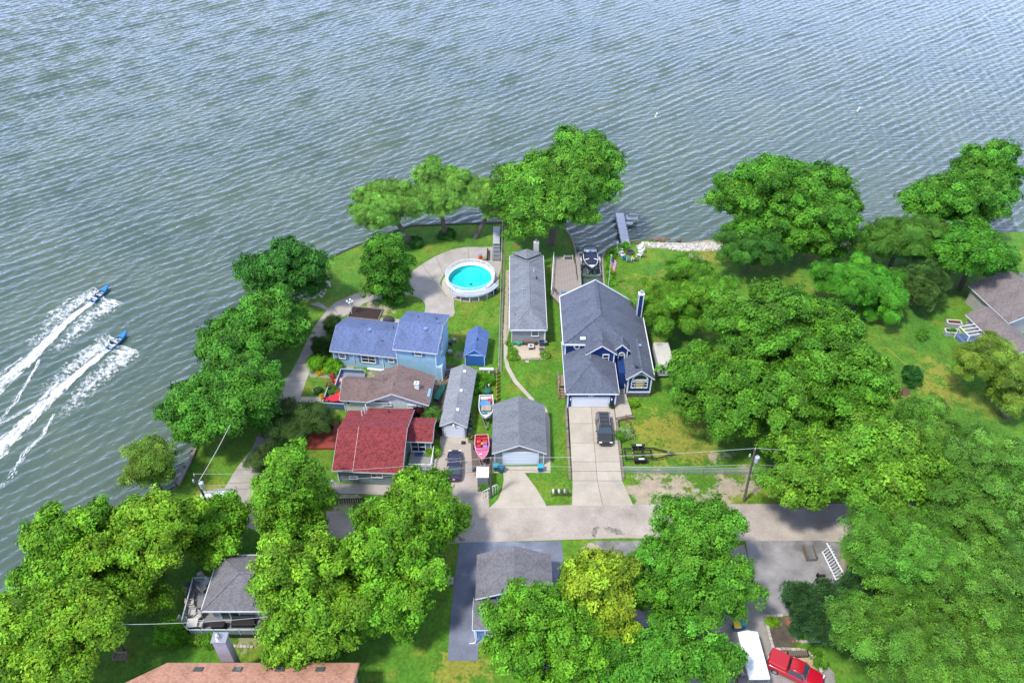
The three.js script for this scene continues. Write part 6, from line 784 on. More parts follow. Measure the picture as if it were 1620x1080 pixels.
const wireM = mat(lin(0.42, 0.43, 0.44), 0.5), blackWire = mat(lin(0.06, 0.06, 0.065), 0.6);
function wire(label, a, b, sag, m, r = 0.024) { const L = []; for (let i = 0; i <= 10; i++) { const t = i / 10; L.push([a[0] + (b[0] - a[0]) * t, a[1] + (b[1] - a[1]) * t - sag * 4 * t * (1 - t), a[2] + (b[2] - a[2]) * t]); } return tag(part('overhead_wire', tube(L, r, 40, 5), m), label, 'wire', 'overhead wires'); }
wire('pale wire from the verge pole to the slim service pole', [PR[0], 9.2, PR[2]], [PM[0], 6.8, PM[2]], 0.5, wireM); wire('lower wire from the verge pole to the slim service pole', [PR[0] + 0.1, 6.4, PR[2]], [PM[0], 5.6, PM[2]], 0.5, wireM, 0.018); wire('lowest dark wire between the verge pole and slim pole', [PR[0] + 0.1, 5.7, PR[2]], [PM[0], 4.7, PM[2]], 0.4, blackWire, 0.02);
wire('pale wire from the slim pole towards the silver boat pole', [PM[0], 6.8, PM[2]], [PL[0], 9.2, PL[2]], 0.8, wireM, 0.02); wire('lower wire from the slim pole towards the silver boat pole', [PM[0], 5.6, PM[2]], [PL[0], 7.2, PL[2]], 0.8, wireM, 0.018); wire('dark wire over the parked sedan towards the silver boat pole', [PM[0], 4.7, PM[2]], [PL[0], 6.4, PL[2]], 0.7, blackWire, 0.02);
wire('wire running from the verge pole into the eastern trees', [PR[0], 9.2, PR[2]], [70, 9.4, -58], 0.6, wireM); wire('second wire running from the verge pole eastward', [PR[0] + 0.1, 6.4, PR[2]], [70, 7.4, -58], 0.6, wireM, 0.018); wire('bright wire from the silver boat pole up to the shore trees', [PL[0], 7.6, PL[2]], [...[-32.97, 8, -67.72]], 0.3, mat(lin(0.7, 0.7, 0.7), 0.5), 0.026); wire('wire from the swing bench pole past the deck', [PS[0], 8.6, PS[2]], [-21, 6.5, -40.9], 0.5, wireM, 0.024);
wire('guy cable from the silver boat pole along the road', [PL[0], 6.4, PL[2]], [-37, 5.6, -40], 0.4, blackWire, 0.016);
// raised driveway of the blue house: tilted slabs with open joints
{ const o = structure('sloped_driveway', [tris((() => { const y = z => 0.045 + 0.55 * Math.min(1, Math.max(0, (-62.5 - z) / 10)); const f = [[7.55, -74.7], [13.75, -74.7], [13.5, -62.6], [14.4, -58.75], [7.15, -58.75], [7.45, -62.6]]; const V = f.map(([a, b]) => [a, y(b) - 0.03, b]); return [[V[0], V[5], V[1]], [V[5], V[2], V[1]], [V[5], V[4], V[2]], [V[4], V[3], V[2]]]; })())], mat(lin(0.10, 0.09, 0.08), 1));
  const y = z => 0.045 + 0.55 * Math.min(1, Math.max(0, (-62.5 - z) / 10)), rows = [-74.7, -71.6, -68.4, -65.4, -62.5, -58.7], xl = z => z < -62.5 ? 7.55 - (z + 74.7) * 0.008 : 7.45 - (z + 62.5) * 0.08, xr = z => z < -62.5 ? 13.62 - (z + 74.7) * 0.01 : 13.5 + (z + 62.5) * 0.26; const tint = [paleConcrete, mat(0xffffff, 0.9, { map: paleConcrete.map, bumpMap: paleConcrete.bumpMap, bumpScale: 0.006, color: lin(0.94, 0.93, 0.92) })];
  for (let i = 0; i < 5; i++) for (let k = 0; k < 2; k++) { const z0 = rows[i] + 0.025, z1 = rows[i + 1] - 0.025, m0 = (xl(z0) + xr(z0)) / 2, m1 = (xl(z1) + xr(z1)) / 2, a = k ? m0 + 0.025 : xl(z0), b = k ? xr(z0) : m0 - 0.025, c = k ? xr(z1) : m1 - 0.025, d = k ? m1 + 0.025 : xl(z1); part('slab', plate([[d, y(z1), z1], [c, y(z1), z1], [b, y(z0), z0], [a, y(z0), z0]], 0.08), tint[(i + k) % 2], o); }
  const up = structure('entry_walk', slab([[13.75, -77], [15.5, -77], [15.9, -73.2], [13.7, -72.6]], 0.62, 0.6), paleConcrete);
  const blockM = [0, 1, 2].map(i => mat(lin(0.33 - 0.04 * i, 0.285 - 0.035 * i, 0.225 - 0.03 * i), 0.95, { map: grain, bumpMap: rep(gritBump, 2), bumpScale: 0.03 })); const r = rng(31);
  const blockWall = (label, a, b, ya, yb, face) => { const w = thing('retaining_wall', label, 'wall'), L = Math.hypot(b[0] - a[0], b[1] - a[1]), n = Math.round(L / 0.42), ang = Math.atan2(-(b[1] - a[1]), b[0] - a[0]); for (let i = 0; i < n; i++) { const t = (i + 0.5) / n, top = ya + (yb - ya) * t, rows2 = Math.max(1, Math.round(top / 0.18)); for (let k = 0; k < rows2; k++) { const off = (k % 2) * 0.2; part('block', cbx(0.40, 0.168, 0.30, 0.03, a[0] + (b[0] - a[0]) * t + (b[0] - a[0]) / L * off + (r() - 0.5) * 0.02, k * 0.18, a[1] + (b[1] - a[1]) * t + (b[1] - a[1]) / L * off + (r() - 0.5) * 0.02 , ang), blockM[Math.floor(r() * 3)], w); } } return w; };
  blockWall('tan block wall stepping down beside the grey garage lawn', [7.2, -74.6], [7.12, -62.6], 0.82, 0.2); blockWall('tan block wall on the planting side of the sloped driveway', [13.75, -72.4], [13.7, -62.6], 0.8, 0.24); blockWall('short block wall below the front entry walk', [13.9, -72.5], [16.0, -73.0], 0.62, 0.62);
}
// patio of the grey cottage
{ structure('patio', slab([[0.28, -88.44], [4.84, -88.44], [4.73, -84.97], [0.73, -84.7], [0.18, -86.06]], 0.12, 0.12), mat(0xffffff, 0.9, { map: paleConcrete.map, color: lin(1.15, 1.1, 1.02) })); const e = thing('patio_edge', 'row of tan edging stones along the cottage patio', 'edging'), a = [...[0.45, -84.57]], b = [...[4.72, -84.7]]; for (let i = 0; i < 14; i++) part('stone', cbx(0.3, 0.13, 0.22, 0.03, a[0] + (b[0] - a[0]) * i / 13, 0, a[1] + (b[1] - a[1]) * i / 13), mat(lin(0.42 - 0.05 * (i % 3), 0.34 - 0.04 * (i % 3), 0.25), 0.95), e); part('step_stone', cbx(0.5, 0.1, 0.4, 0.03, ...[[2.17, -84.16][0], 0, [2.17, -84.16][1]]), mat(lin(0.45, 0.38, 0.28), 0.95), e); }
{ const e = thing('stone_path_edge', 'stacked tan stone edging beside the grey cottage', 'edging'), pts = smooth([[-0.72, -105.94], [-0.8, -99.2], [-0.96, -92.96], [-1.02, -87.87]], 2); const rr = rng(3); for (let i = 0; i < 44; i++) { const t = i / 44 * (pts.length - 1), k = Math.floor(t), f = t - k, a = pts[k], b = pts[Math.min(k + 1, pts.length - 1)]; part('stone', cbx(0.55, 0.2, 0.36, 0.05, a[0] + (b[0] - a[0]) * f + (rr() - 0.5) * 0.1, 0, a[1] + (b[1] - a[1]) * f, 0.15), mat(lin(0.44 - 0.1 * rr(), 0.36 - 0.07 * rr(), 0.25), 0.95), e); } }
const greenC = mat(lin(0.015, 0.33, 0.16), 0.5);
function shellChair(label, pos, turn, m) { const p = thing('shell_chair', label, 'chair', pos, turn, 'green shell back patio chairs'); part('seat', at(new THREE.SphereGeometry(0.36, 14, 6, 0, 6.283, 0, 1.2).scale(1, 0.35, 1).rotateX(Math.PI).toNonIndexed(), 0, 0.5, 0.06), m, p); part('backrest', at(new THREE.SphereGeometry(0.4, 14, 8, 0, 6.283, 0, 1.1).scale(1, 0.35, 1.1).rotateX(1.25).toNonIndexed(), 0, 0.78, -0.42), m, p); for (const [a, b] of [[-0.25, -0.25], [0.25, -0.25], [-0.25, 0.3], [0.25, 0.3]]) part('leg', rod([a, 0, b], [a * 0.8, 0.4, b * 0.8], 0.02), metalM, p); return p; }
{ const c = [...[0.46, -87.87]], d = [...[1.48, -87.87]], t = [...[0.93, -87.8]]; shellChair('green shell back metal chair on the cottage patio', [c[0], 0.12, c[1]], 0.1, greenC); shellChair('green shell back metal chair on the cottage patio', [d[0], 0.12, d[1]], -0.1, greenC); const p = thing('round_side_table', 'small round green table between the shell chairs', 'table', [t[0], 0.12, t[1] + 0.3]); part('table_top', cyl(0.3, 0.3, 0.04, 0, 0.5, 0, 18), greenC, p); part('pedestal', cyl(0.16, 0.04, 0.5, 0, 0, 0), greenC, p); }
{ const [x, z] = [...[2.6, -87.87]], p = thing('outdoor_sofa', 'brown outdoor sofa against the cottage wall', 'sofa', [x, 0.12, z - 0.1]), m = mat(lin(0.09, 0.055, 0.045), 0.85, { map: grain }); part('seat', cbx(1.9, 0.4, 0.8, 0.08, 0, 0, 0), m, p); part('backrest', cbx(1.9, 0.85, 0.2, 0.06, 0, 0, -0.42), m, p); for (const s of [-0.98, 0.98]) part('armrest', cbx(0.16, 0.6, 0.85, 0.05, s, 0, 0), m, p); for (const s of [-0.46, 0.46]) part('cushion', cbx(0.88, 0.16, 0.7, 0.06, s, 0.4, 0.03), mat(lin(0.13, 0.075, 0.06), 0.9), p); }
{ const [x, z] = [...[2.76, -86.89]], p = thing('fire_table', 'square fire table with pale rim in front of the sofa', 'table', [x, 0.12, z]); part('base', bx(0.62, 0.5, 0.62, 0, 0, 0), mat(lin(0.07, 0.05, 0.045), 0.8), p); part('table_top', [bx(0.85, 0.07, 0.24, 0, 0.5, -0.305), bx(0.85, 0.07, 0.24, 0, 0.5, 0.305), bx(0.24, 0.07, 0.37, -0.305, 0.5, 0), bx(0.24, 0.07, 0.37, 0.305, 0.5, 0)], mat(lin(0.5, 0.5, 0.52), 0.6), p); part('burner', bx(0.36, 0.04, 0.36, 0, 0.48, 0), mat(lin(0.05, 0.04, 0.05), 0.8), p); }
{ const [x, z] = [...[4.35, -87.59]], p = thing('gas_grill', 'dark gas grill at the corner of the cottage patio', 'grill', [x, 0.12, z]); part('cart', bx(0.7, 0.7, 0.5, 0, 0, 0), mat(lin(0.03, 0.06, 0.1), 0.5), p); part('hood', at(new THREE.CylinderGeometry(0.3, 0.3, 0.7, 16, 1, false, 0, Math.PI).rotateZ(Math.PI / 2).rotateX(-Math.PI / 2).toNonIndexed(), 0, 0.72, 0), metalM, p); part('side_shelf', bx(0.4, 0.05, 0.45, 0.55, 0.68, 0), metalM, p); }
{ const [x, z] = [...[4.36, -86.2]], p = thing('stone_planter', 'round grey stone planter filled with soil', 'planter', [x, 0.12, z]); part('pot', lathe([[0.3, 0], [0.46, 0.4], [0.48, 0.5], [0.4, 0.5], [0.36, 0.36]], 22), mat(lin(0.28, 0.27, 0.26), 0.9, { map: grain }), p); part('soil', cyl(0.38, 0.38, 0.04, 0, 0.36, 0), earthMat, p); }
// slip-side deck with boards
{ const p = thing('lakeside_deck', 'large pale brown deck beside the boat slip', 'deck'), pts = [[6.96, -109.54], [10.33, -109.54], [10.66, -99.85], [7.79, -96.17], [6.15, -99.2]]; part('frame', slab(pts, 0.44, 0.4), timberM, p); const x0 = Math.min(...pts.map(q => q[0])), x1 = Math.max(...pts.map(q => q[0])), A = [], B = []; let i = 0; for (let x = x0 + 0.08; x < x1; x += 0.16, i++) { let lo = 1e9, hi = -1e9; for (let z = -115; z < -90; z += 0.1) if (inside(pts, x, z)) { lo = Math.min(lo, z); hi = Math.max(hi, z); } if (hi > lo) (i % 3 ? A : B).push(bx(0.15, 0.04, hi - lo, x, 0.445, (lo + hi) / 2)); } part('deck_board', A, deckM, p).userData.kind = 'stuff'; part('deck_board', B, deckM2, p).userData.kind = 'stuff'; const a = pts[0], b = pts[4]; part('railing', [bar([a[0], 1.4, a[1]], [b[0], 1.4, b[1]], 0.1), ...[0, 0.25, 0.5, 0.75, 1].map(t => bx(0.1, 1.0, 0.1, a[0] + (b[0] - a[0]) * t, 0.44, a[1] + (b[1] - a[1]) * t))], whiteM, p); const k = [[10.61, -110.65], [11.35, -110.65], [11.06, -99.85], [10.66, -99.85]]; part('edge_walk', slab(k, 0.46, 0.3), greyWood, p); }
{ const [x, z] = [...[9.36, -108.99]], p = thing('slatted_bench', 'pale slatted bench at the lake end of the deck', 'bench', [x, 0.44, z]); for (let i = 0; i < 4; i++) part('slat', bx(1.5, 0.05, 0.11, 0, 0.42, -0.25 + i * 0.14), greyWood, p); for (let i = 0; i < 3; i++) part('back_slat', bx(1.5, 0.1, 0.04, 0, 0.55 + i * 0.15, 0.3), greyWood, p); for (const s of [-0.7, 0.7]) part('end_frame', [bx(0.08, 0.42, 0.6, s, 0, 0), bx(0.08, 1, 0.08, s, 0, 0.32)], whiteM, p); }
{ const [x, z] = [...[7.87, -99.85]], p = thing('paddle_board', 'turquoise paddle board lying on the deck', 'board', [x, 0.5, z], 1.35); const s = new THREE.Shape(); s.absellipse(0, 0, 0.36, 1.3, 0, 6.2832); part('board', new THREE.ExtrudeGeometry(s, { depth: 0.08, bevelEnabled: true, bevelSize: 0.04, bevelThickness: 0.03, curveSegments: 24 }).rotateX(-Math.PI / 2), mat(lin(0.02, 0.36, 0.55), 0.4), p); part('deck_pad', bx(0.4, 0.02, 0.8, 0, 0.125, 0.3), mat(lin(0.05, 0.25, 0.4), 0.8), p); }
{ const [x, z] = [...[6.77, -99.69]], p = thing('bicycle', 'bicycle leaning on the deck railing', 'bicycle', [x, 0.48, z], 0.5); for (const s of [-0.5, 0.5]) part('wheel', at(new THREE.TorusGeometry(0.33, 0.03, 8, 24).rotateY(Math.PI / 2).toNonIndexed(), 0, 0.36, s), tyreM, p); part('frame', [rod([0, 0.36, 0.5], [0, 0.75, 0.25], 0.025), rod([0, 0.75, 0.25], [0, 0.78, -0.35], 0.025), rod([0, 0.4, 0.05], [0, 0.78, -0.35], 0.025), rod([0, 0.36, -0.5], [0, 0.95, -0.38], 0.025), rod([0, 0.4, 0.05], [0, 0.75, 0.25], 0.025)], darkM, p); part('saddle', cbx(0.16, 0.07, 0.26, 0.03, 0, 0.85, 0.3), darkM, p); part('handlebar', rod([-0.25, 0.98, -0.4], [0.25, 0.98, -0.4], 0.02), metalM, p); }
// adirondack chairs round the fire pit
function adirondack(label, pos, turn, m) { const p = thing('adirondack_chair', label, 'chair', pos, turn, 'chairs around the fire pit'); for (let i = 0; i < 5; i++) part('back_slat', at(bx(0.11, 1.0 - 0.06 * Math.abs(i - 2), 0.03, -0.26 + i * 0.13, 0, 0, 0, -0.42), 0, 0.32, -0.3), m, p); part('seat', bx(0.62, 0.05, 0.62, 0, 0.33, 0.02, 0, 0.18), m, p); for (const s of [-0.38, 0.38]) { part('armrest', cbx(0.16, 0.04, 0.8, 0.015, s, 0.58, 0.02), m, p); part('leg', bx(0.07, 0.58, 0.1, s, 0, 0.34), m, p); part('leg', bx(0.07, 0.58, 0.1, s, 0, -0.32), m, p); } return p; }
{ const W = mat(lin(0.7, 0.7, 0.71), 0.5), Gc = mat(lin(0.36, 0.37, 0.37), 0.6), Tq = mat(lin(0.02, 0.33, 0.5), 0.5), f = [...[19.97, -111.37]]; const L = [[981, 393, W, 'white adirondack chair at the fire pit'], [982, 400, W, 'white adirondack chair at the fire pit'], [983, 406, W, 'white adirondack chair at the fire pit'], [1012, 394, W, 'white adirondack chair at the fire pit'], [1013, 400, W, 'white adirondack chair at the fire pit'], [1012, 406, W, 'white adirondack chair at the fire pit'], [989, 411, Tq, 'turquoise adirondack chair at the fire pit'], [995, 414, Gc, 'grey adirondack chair facing the fire pit'], [1004, 412, mat(lin(0.5, 0.44, 0.36), 0.6), 'tan adirondack chair facing the fire pit']]; const gp = [[18.4, -112.69], [18.37, -111.37], [18.36, -110.26], [21.71, -112.5], [21.68, -111.37], [21.44, -110.26], [18.9, -109.34], [19.47, -108.79], [20.46, -109.16]]; L.forEach((q, i) => adirondack(q[3], [gp[i][0], 0, gp[i][1]], Math.atan2(f[0] - gp[i][0], f[1] - gp[i][1]), q[2]));
  const p = thing('fire_pit', 'round dark stone fire pit ringed by chairs', 'fire pit', [f[0], 0, f[1]]); for (let i = 0; i < 14; i++) { const a = i / 14 * 6.283; part('stone', cbx(0.3, 0.34, 0.2, 0.05, Math.cos(a) * 0.62, 0, Math.sin(a) * 0.62, -a + 1.57), mat(lin(0.08, 0.075, 0.08), 0.95), p); } part('ash', cyl(0.55, 0.5, 0.08, 0, 0, 0), mat(lin(0.03, 0.03, 0.032), 1), p); }
{ const [x, z] = [...[15.43, -102]], p = thing('flagpole', 'white flagpole with a drooping flag on the east lawn', 'flagpole', [x, 0, z]); part('pole', rod([0, 0, 0], [0, 6.0, 0], 0.05, 0.035, 10), whiteM, p); part('finial', at(new THREE.SphereGeometry(0.1, 12, 8).toNonIndexed(), 0, 6.05, 0), whiteM, p);
  const cv = document.createElement('canvas'); cv.width = 128; cv.height = 128; const c = cv.getContext('2d'); for (let i = 0; i < 9; i++) { c.fillStyle = i % 2 ? '#e8e6ea' : '#b0234a'; c.fillRect(0, i * 11, 128, 11); } c.fillStyle = '#3b4a78'; c.fillRect(0, 0, 60, 48); c.fillStyle = '#f0f0f4'; for (let i = 0; i < 5; i++) for (let k = 0; k < 4; k++) c.fillRect(6 + i * 11, 6 + k * 11, 3, 3); c.fillStyle = '#e8e4e0'; c.fillRect(0, 96, 128, 12); c.fillStyle = '#e07a34'; c.fillRect(0, 106, 128, 22); const t = new THREE.CanvasTexture(cv); t.colorSpace = THREE.SRGBColorSpace;
  const g = new THREE.PlaneGeometry(1, 1, 14, 14), a = g.attributes.position; for (let i = 0; i < a.count; i++) { const u = a.getX(i) + 0.5, v = 0.5 - a.getY(i); a.setXYZ(i, u * 1.0 + 0.05, 5.75 - v * 2.0 - u * (0.9 + 0.5 * v), Math.sin(u * 9 + v * 2) * 0.16 * u); } g.computeVertexNormals(); part('flag', g.toNonIndexed(), mat(0xffffff, 0.8, { map: t, side: THREE.DoubleSide }), p); }
// shore rocks
{ const r = rng(61); const rock = (label, name, x, z, s, c, cat = 'rock', group) => { let g = new THREE.IcosahedronGeometry(1, 2); const a = g.attributes.position, n = V3(); for (let i = 0; i < a.count; i++) { n.fromBufferAttribute(a, i); const k = 0.72 + 0.55 * fbm(n.x * 1.6 + x * 3 + 200, (n.y + n.z) * 1.6 + z + 200, 3); a.setXYZ(i, n.x * k * s, n.y * k * s * 0.7, n.z * k * s); } g.computeVertexNormals(); planeUV(g); const o = part(name, g, mat(c, 0.95, { map: grain })); o.position.set(x, 0.1, z); o.rotation.y = r() * 6; tag(o, label, cat, group); return o; };
  for (const [q, s, t] of [[[25.31, -115.18], 0.55, 'brown boulder in the water at the east end of the seawall'], [[26.18, -115.18], 0.5, 'tan boulder against the brown boulder at the waterline'], [[28.8, -115.18], 0.5, 'dark boulder at the water edge of the pebble beach'], [[27.08, -115.38], 0.3, 'small boulder between the tan and dark shore boulders'], [[24.02, -115.38], 0.45, 'wet boulder at the end of the seawall cap'], [[21.48, -114.21], 0.4, 'pale stone beside the dock steps']]) rock(t, 'boulder', q[0], q[1], s, lin(0.16 + 0.08 * r(), 0.135, 0.10));
  for (const [q, s, t] of [[[66.16, -77.26], 0.95, 'pink boulder under the sparse locust'], [[67.18, -80.25], 0.7, 'tan boulder next to the pink boulder']]) rock(t, 'boulder', q[0], q[1], s, lin(0.42, 0.30, 0.23));
  const n = 900, sg = new THREE.IcosahedronGeometry(0.17, 1), im = new THREE.InstancedMesh(sg, mat(0xffffff, 0.9), n), d = new THREE.Object3D(), beach = [[22.59, -114.41], [27.1, -114.02], [32.52, -114.02], [36.93, -114.41], [41.32, -114.6], [40.93, -112.87], [34.32, -112.12], [28.93, -111.93], [23.72, -113.06]], in2 = [[-31.05, -103.01], [-29.35, -103.18], [-28.97, -102.16], [-30.05, -99.2], [-30.97, -99.85]]; let i = 0; while (i < n) { const where = i < 820 ? beach : in2, x = i < 820 ? 22 + r() * 26 : -34 + r() * 6, z = i < 820 ? -118 + r() * 10 : -106 + r() * 8; if (!inside(where, x, z)) continue; d.position.set(x, 0.04, z); d.rotation.set(r() * 6, r() * 6, r() * 6); const s = 0.5 + r() * 1.3; d.scale.set(s, s * 0.7, s); d.updateMatrix(); im.setMatrixAt(i, d.matrix); const c = 0.34 + r() * 0.3; im.setColorAt(i, lin(c, c * 0.95, c * 0.88)); i++; } im.name = 'rubble'; im.userData = { kind: 'stuff', label: 'pale broken stones spread along the shore', category: 'stones' }; scene.add(im); }
// hedge planting along the east seawall
{ const pts = smooth([[15.56, -102.84], [15.53, -105.94], [15.72, -109.16], [16.64, -111.18], [17.84, -112.5], [18.8, -113.45]], 2); pts.forEach((q, i) => shrub('border_plant', 'leafy border plant on top of the east seawall', [q[0] + 0.5, q[1] + 0.3], 0.55, [0.13, 0.36, 0.02], { lobes: 12, per: 110 }, 'border plants along the slip wall')); }

// round shrubs by the pale blue house
shrub('arborvitae', 'tall dark clipped shrub touching the pale blue house corner', [-26.56, -90.77], 1.25, [0.035, 0.085, 0.018], { tall: 1.25, spray: 'fine', leaf: 0.5, per: 260 }); shrub('arborvitae', 'second dark clipped shrub nearer the path bend', [-27.35, -86.2], 1.25, [0.035, 0.09, 0.018], { tall: 1.05, spray: 'fine', leaf: 0.5, per: 260 });
shrub('boxwood', 'bright round shrub beside the path below the dark shrubs', [-27.7, -83.24], 1.0, [0.12, 0.32, 0.015]); shrub('boxwood', 'bright round shrub with a pink flower pot at its foot', [-25.3, -82.32], 1.0, [0.13, 0.33, 0.015]);
shrub('day_lily', 'patch of yellow flowers between the bright round shrubs', [-26.97, -81.84], 0.5, [0.4, 0.3, 0.02], { lobes: 10, tall: 0.5 });
shrub('willow_shrub', 'low shrub around the middle willow trunk', [-11.18, -116.34], 1.2, [0.045, 0.16, 0.02], { tall: 0.5 }); shrub('willow_shrub', 'low shrub around the scarred willow trunk', [-16.75, -113.81], 1.2, [0.045, 0.16, 0.02], { tall: 0.5 });
shrub('purple_shrub', 'dark burgundy shrub beside the red roof', [-12.15, -72.84], 1.3, [0.05, 0.012, 0.018], { tall: 0.9 }); shrub('yard_shrub', 'tall weedy shrub between the canoe and red roof', [-10.48, -71.71], 1.4, [0.09, 0.2, 0.03], { tall: 1.0 }); shrub('yard_shrub', 'low grassy shrub beside the canoe', [-11.67, -74.74], 0.9, [0.13, 0.24, 0.04], { spray: 'fine' }); shrub('porch_shrub', 'bright shrub at the porch of the red roofed house', [-9.98, -66.95], 0.75, [0.14, 0.3, 0.02], {}); shrub('porch_shrub', 'yellow green shrub next to the bright porch shrub', [-9.92, -68.1], 0.5, [0.2, 0.32, 0.02], {});
shrub('yard_shrub', 'weeds around the empty trailer behind the garages', [-3.68, -79.98], 0.9, [0.10, 0.30, 0.015], {}); shrub('yard_shrub', 'leafy weeds beside the narrow garage wall', [-5.04, -78.47], 0.9, [0.09, 0.27, 0.015], { tall: 0.7 });
shrub('hosta', 'hosta clump at the west edge of the cottage patio', [0.09, -86], 0.49, [0.16, 0.34, 0.03], { tall: 0.6 }); shrub('hosta', 'larger hosta clump at the patio corner by the walk', [0.18, -84.91], 0.59, [0.16, 0.34, 0.03], { tall: 0.6 }); shrub('hosta', 'hosta clump beside the stone planter', [4.83, -85.46], 0.49, [0.17, 0.35, 0.04], { tall: 0.6 }); shrub('hosta', 'hosta below the cottage window wall edge', [-0.19, -88.09], 0.35, [0.15, 0.33, 0.03], { tall: 0.6 });
shrub('garden_plant', 'white edged hosta bed below the entry walk', [14.74, -70.14], 0.80, [0.25, 0.38, 0.14], { tall: 0.55 }); shrub('garden_plant', 'green plant between the block wall and hosta bed', [14.02, -69.48], 0.64, [0.09, 0.26, 0.02], { tall: 0.6 }); shrub('garden_plant', 'round bright plant at the corner of the bay window', [16.26, -75.53], 0.52, [0.17, 0.36, 0.02], { tall: 0.8 });
shrub('foundation_shrub', 'leafy young shrub at the corner of the wraparound deck', [-34.88, -42.09], 1.5, [0.11, 0.30, 0.015], { tall: 0.9 }); shrub('foundation_shrub', 'clipped green shrub between the deck and terracotta roof', [-30.63, -41.53], 0.75, [0.1, 0.28, 0.015], {}); shrub('foundation_shrub', 'low pale shrub under the deck railing', [-31.98, -41.86], 0.6, [0.15, 0.3, 0.03], {}); shrub('foundation_shrub', 'low green shrub beside the pale deck shrub', [-32.98, -41.93], 0.6, [0.1, 0.26, 0.02], {});
shrub('garden_plant', 'lettuce green clump in the corner of the earth bed', [27.2, -43.55], 0.48, [0.22, 0.42, 0.02], { tall: 0.5, deep: 0.5 }); shrub('garden_plant', 'green bed of low plants beside the brick walk', [30.62, -43.18], 1.04, [0.14, 0.36, 0.015], { tall: 0.3 }); shrub('garden_plant', 'small shrub above the curved stone wall', [30.96, -39.1], 0.48, [0.1, 0.26, 0.02], {}); shrub('garden_plant', 'second small shrub above the curved stone wall', [30.69, -40.17], 0.44, [0.1, 0.26, 0.02], {});
shrub('lawn_weed', 'small grassy tuft around the concrete planter ring', [-26.61, -78.06], 0.4, [0.06, 0.16, 0.03], {});
// red deck furniture beside the brown roof
{ const [x, z] = [...[-24.58, -75.57]], p = thing('blue_deck', 'blue painted deck with red furniture beside the brown roof', 'deck', [x, 0, z], -0.08); const bm = mat(lin(0.10, 0.17, 0.32), 0.6, { map: grain }); part('deck_floor', cbx(4.2, 0.5, 3.4, 0.03, 1.4, 0, -0.9), mat(lin(0.25, 0.28, 0.33), 0.8, { map: grain }), p); part('deck_floor', cbx(3.4, 0.5, 3.4, 0.03, 1.9, 0.0, -4.2), mat(lin(0.24, 0.27, 0.33), 0.8, { map: grain }), p); part('skirt', bx(4.3, 0.62, 0.08, 1.4, 0, 0.84), bm, p); for (const [a, b] of [[[-0.7, 1.15, 0.85], [3.5, 1.15, 0.85]], [[-0.7, 1.15, 0.85], [-0.7, 1.15, -2.4]], [[0.2, 1.15, -2.6], [0.2, 1.15, -5.9]], [[0.2, 1.15, -5.9], [3.4, 1.15, -5.9]]]) { part('railing', bar(a, b, 0.12), mat(lin(0.32, 0.42, 0.5), 0.6), p); part('railing_panel', bar([a[0], 0.82, a[2]], [b[0], 0.82, b[2]], 0.04, 0.55), bm, p); } }
{ const [x, z] = [...[-23.78, -75.63]], red = mat(lin(0.62, 0.015, 0.03), 0.45), p = thing('red_patio_table', 'oval red plastic table on the blue deck', 'table', [x, 0.5, z]); part('table_top', at(new THREE.CylinderGeometry(0.72, 0.72, 0.06, 28).scale(1.25, 1, 0.85).toNonIndexed(), 0, 0.7, 0), red, p); for (const [a, b] of [[-0.5, -0.3], [0.5, -0.3], [-0.5, 0.3], [0.5, 0.3]]) part('leg', bx(0.09, 0.7, 0.09, a, 0, b), red, p);
  const ch = (label, px, pz, t, m) => { const q = thing('plastic_chair', label, 'chair', [px, 0.5, pz], t, 'red plastic chairs on the blue deck'); part('seat', cbx(0.5, 0.05, 0.5, 0.02, 0, 0.4, 0), m, q); part('backrest', bx(0.48, 0.5, 0.05, 0, 0.44, -0.25, 0, -0.15), m, q); for (const s of [-0.24, 0.24]) { part('armrest', bx(0.06, 0.05, 0.5, s, 0.62, 0), m, q); part('leg', bx(0.05, 0.62, 0.05, s, 0, 0.22), m, q); part('leg', bx(0.05, 0.42, 0.05, s, 0, -0.22), m, q); } };
  ch('red plastic chair at the oval red table', x - 1.15, z + 0.1, 1.5, red); ch('red plastic chair at the oval red table', x + 1.15, z + 0.1, -1.5, red); ch('orange red chair tucked behind the oval red table', x + 0.2, z - 0.95, 0.1, mat(lin(0.55, 0.09, 0.05), 0.5)); const [u, v] = [...[-23.4, -79.06]]; ch('red chair at the pink table on the far deck end', u - 0.9, v + 0.2, 1.4, red); ch('dark red chair in front of the pink table', u + 0.3, v + 0.7, 3.1, mat(lin(0.4, 0.01, 0.02), 0.5)); const t2 = thing('pink_table', 'square pale pink table on the far deck end', 'table', [u + 0.2, 0.5, v - 0.1]); part('table_top', cbx(1.0, 0.06, 0.7, 0.03, 0, 0.68, 0), mat(lin(0.62, 0.28, 0.34), 0.5), t2); for (const a of [-0.4, 0.4]) for (const b of [-0.28, 0.28]) part('leg', bx(0.06, 0.68, 0.06, a, 0, b), red, t2); }
const potM = mat(lin(0.30, 0.14, 0.07), 0.85), blackPot = mat(lin(0.02, 0.02, 0.022), 0.6);
function potted(label, pos, r, m, leaf, yy = 0) { const p = thing('potted_plant', label, 'potted plant', [pos[0], yy, pos[1]]); part('pot', lathe([[r * 0.7, 0], [r, r * 1.3], [r * 0.85, r * 1.3], [r * 0.8, r]], 16), m, p); part('soil', cyl(r * 0.83, r * 0.83, 0.03, 0, r, 0, 12), earthMat, p); const f = foliage(p, { R: [r * 1.0, r * 0.8, r * 1.0], cy: r * 1.7, color: leaf, seed: sd(), lobe: r * 0.5, lobes: 7, leaf: 0.3, per: 260 }); return p; }
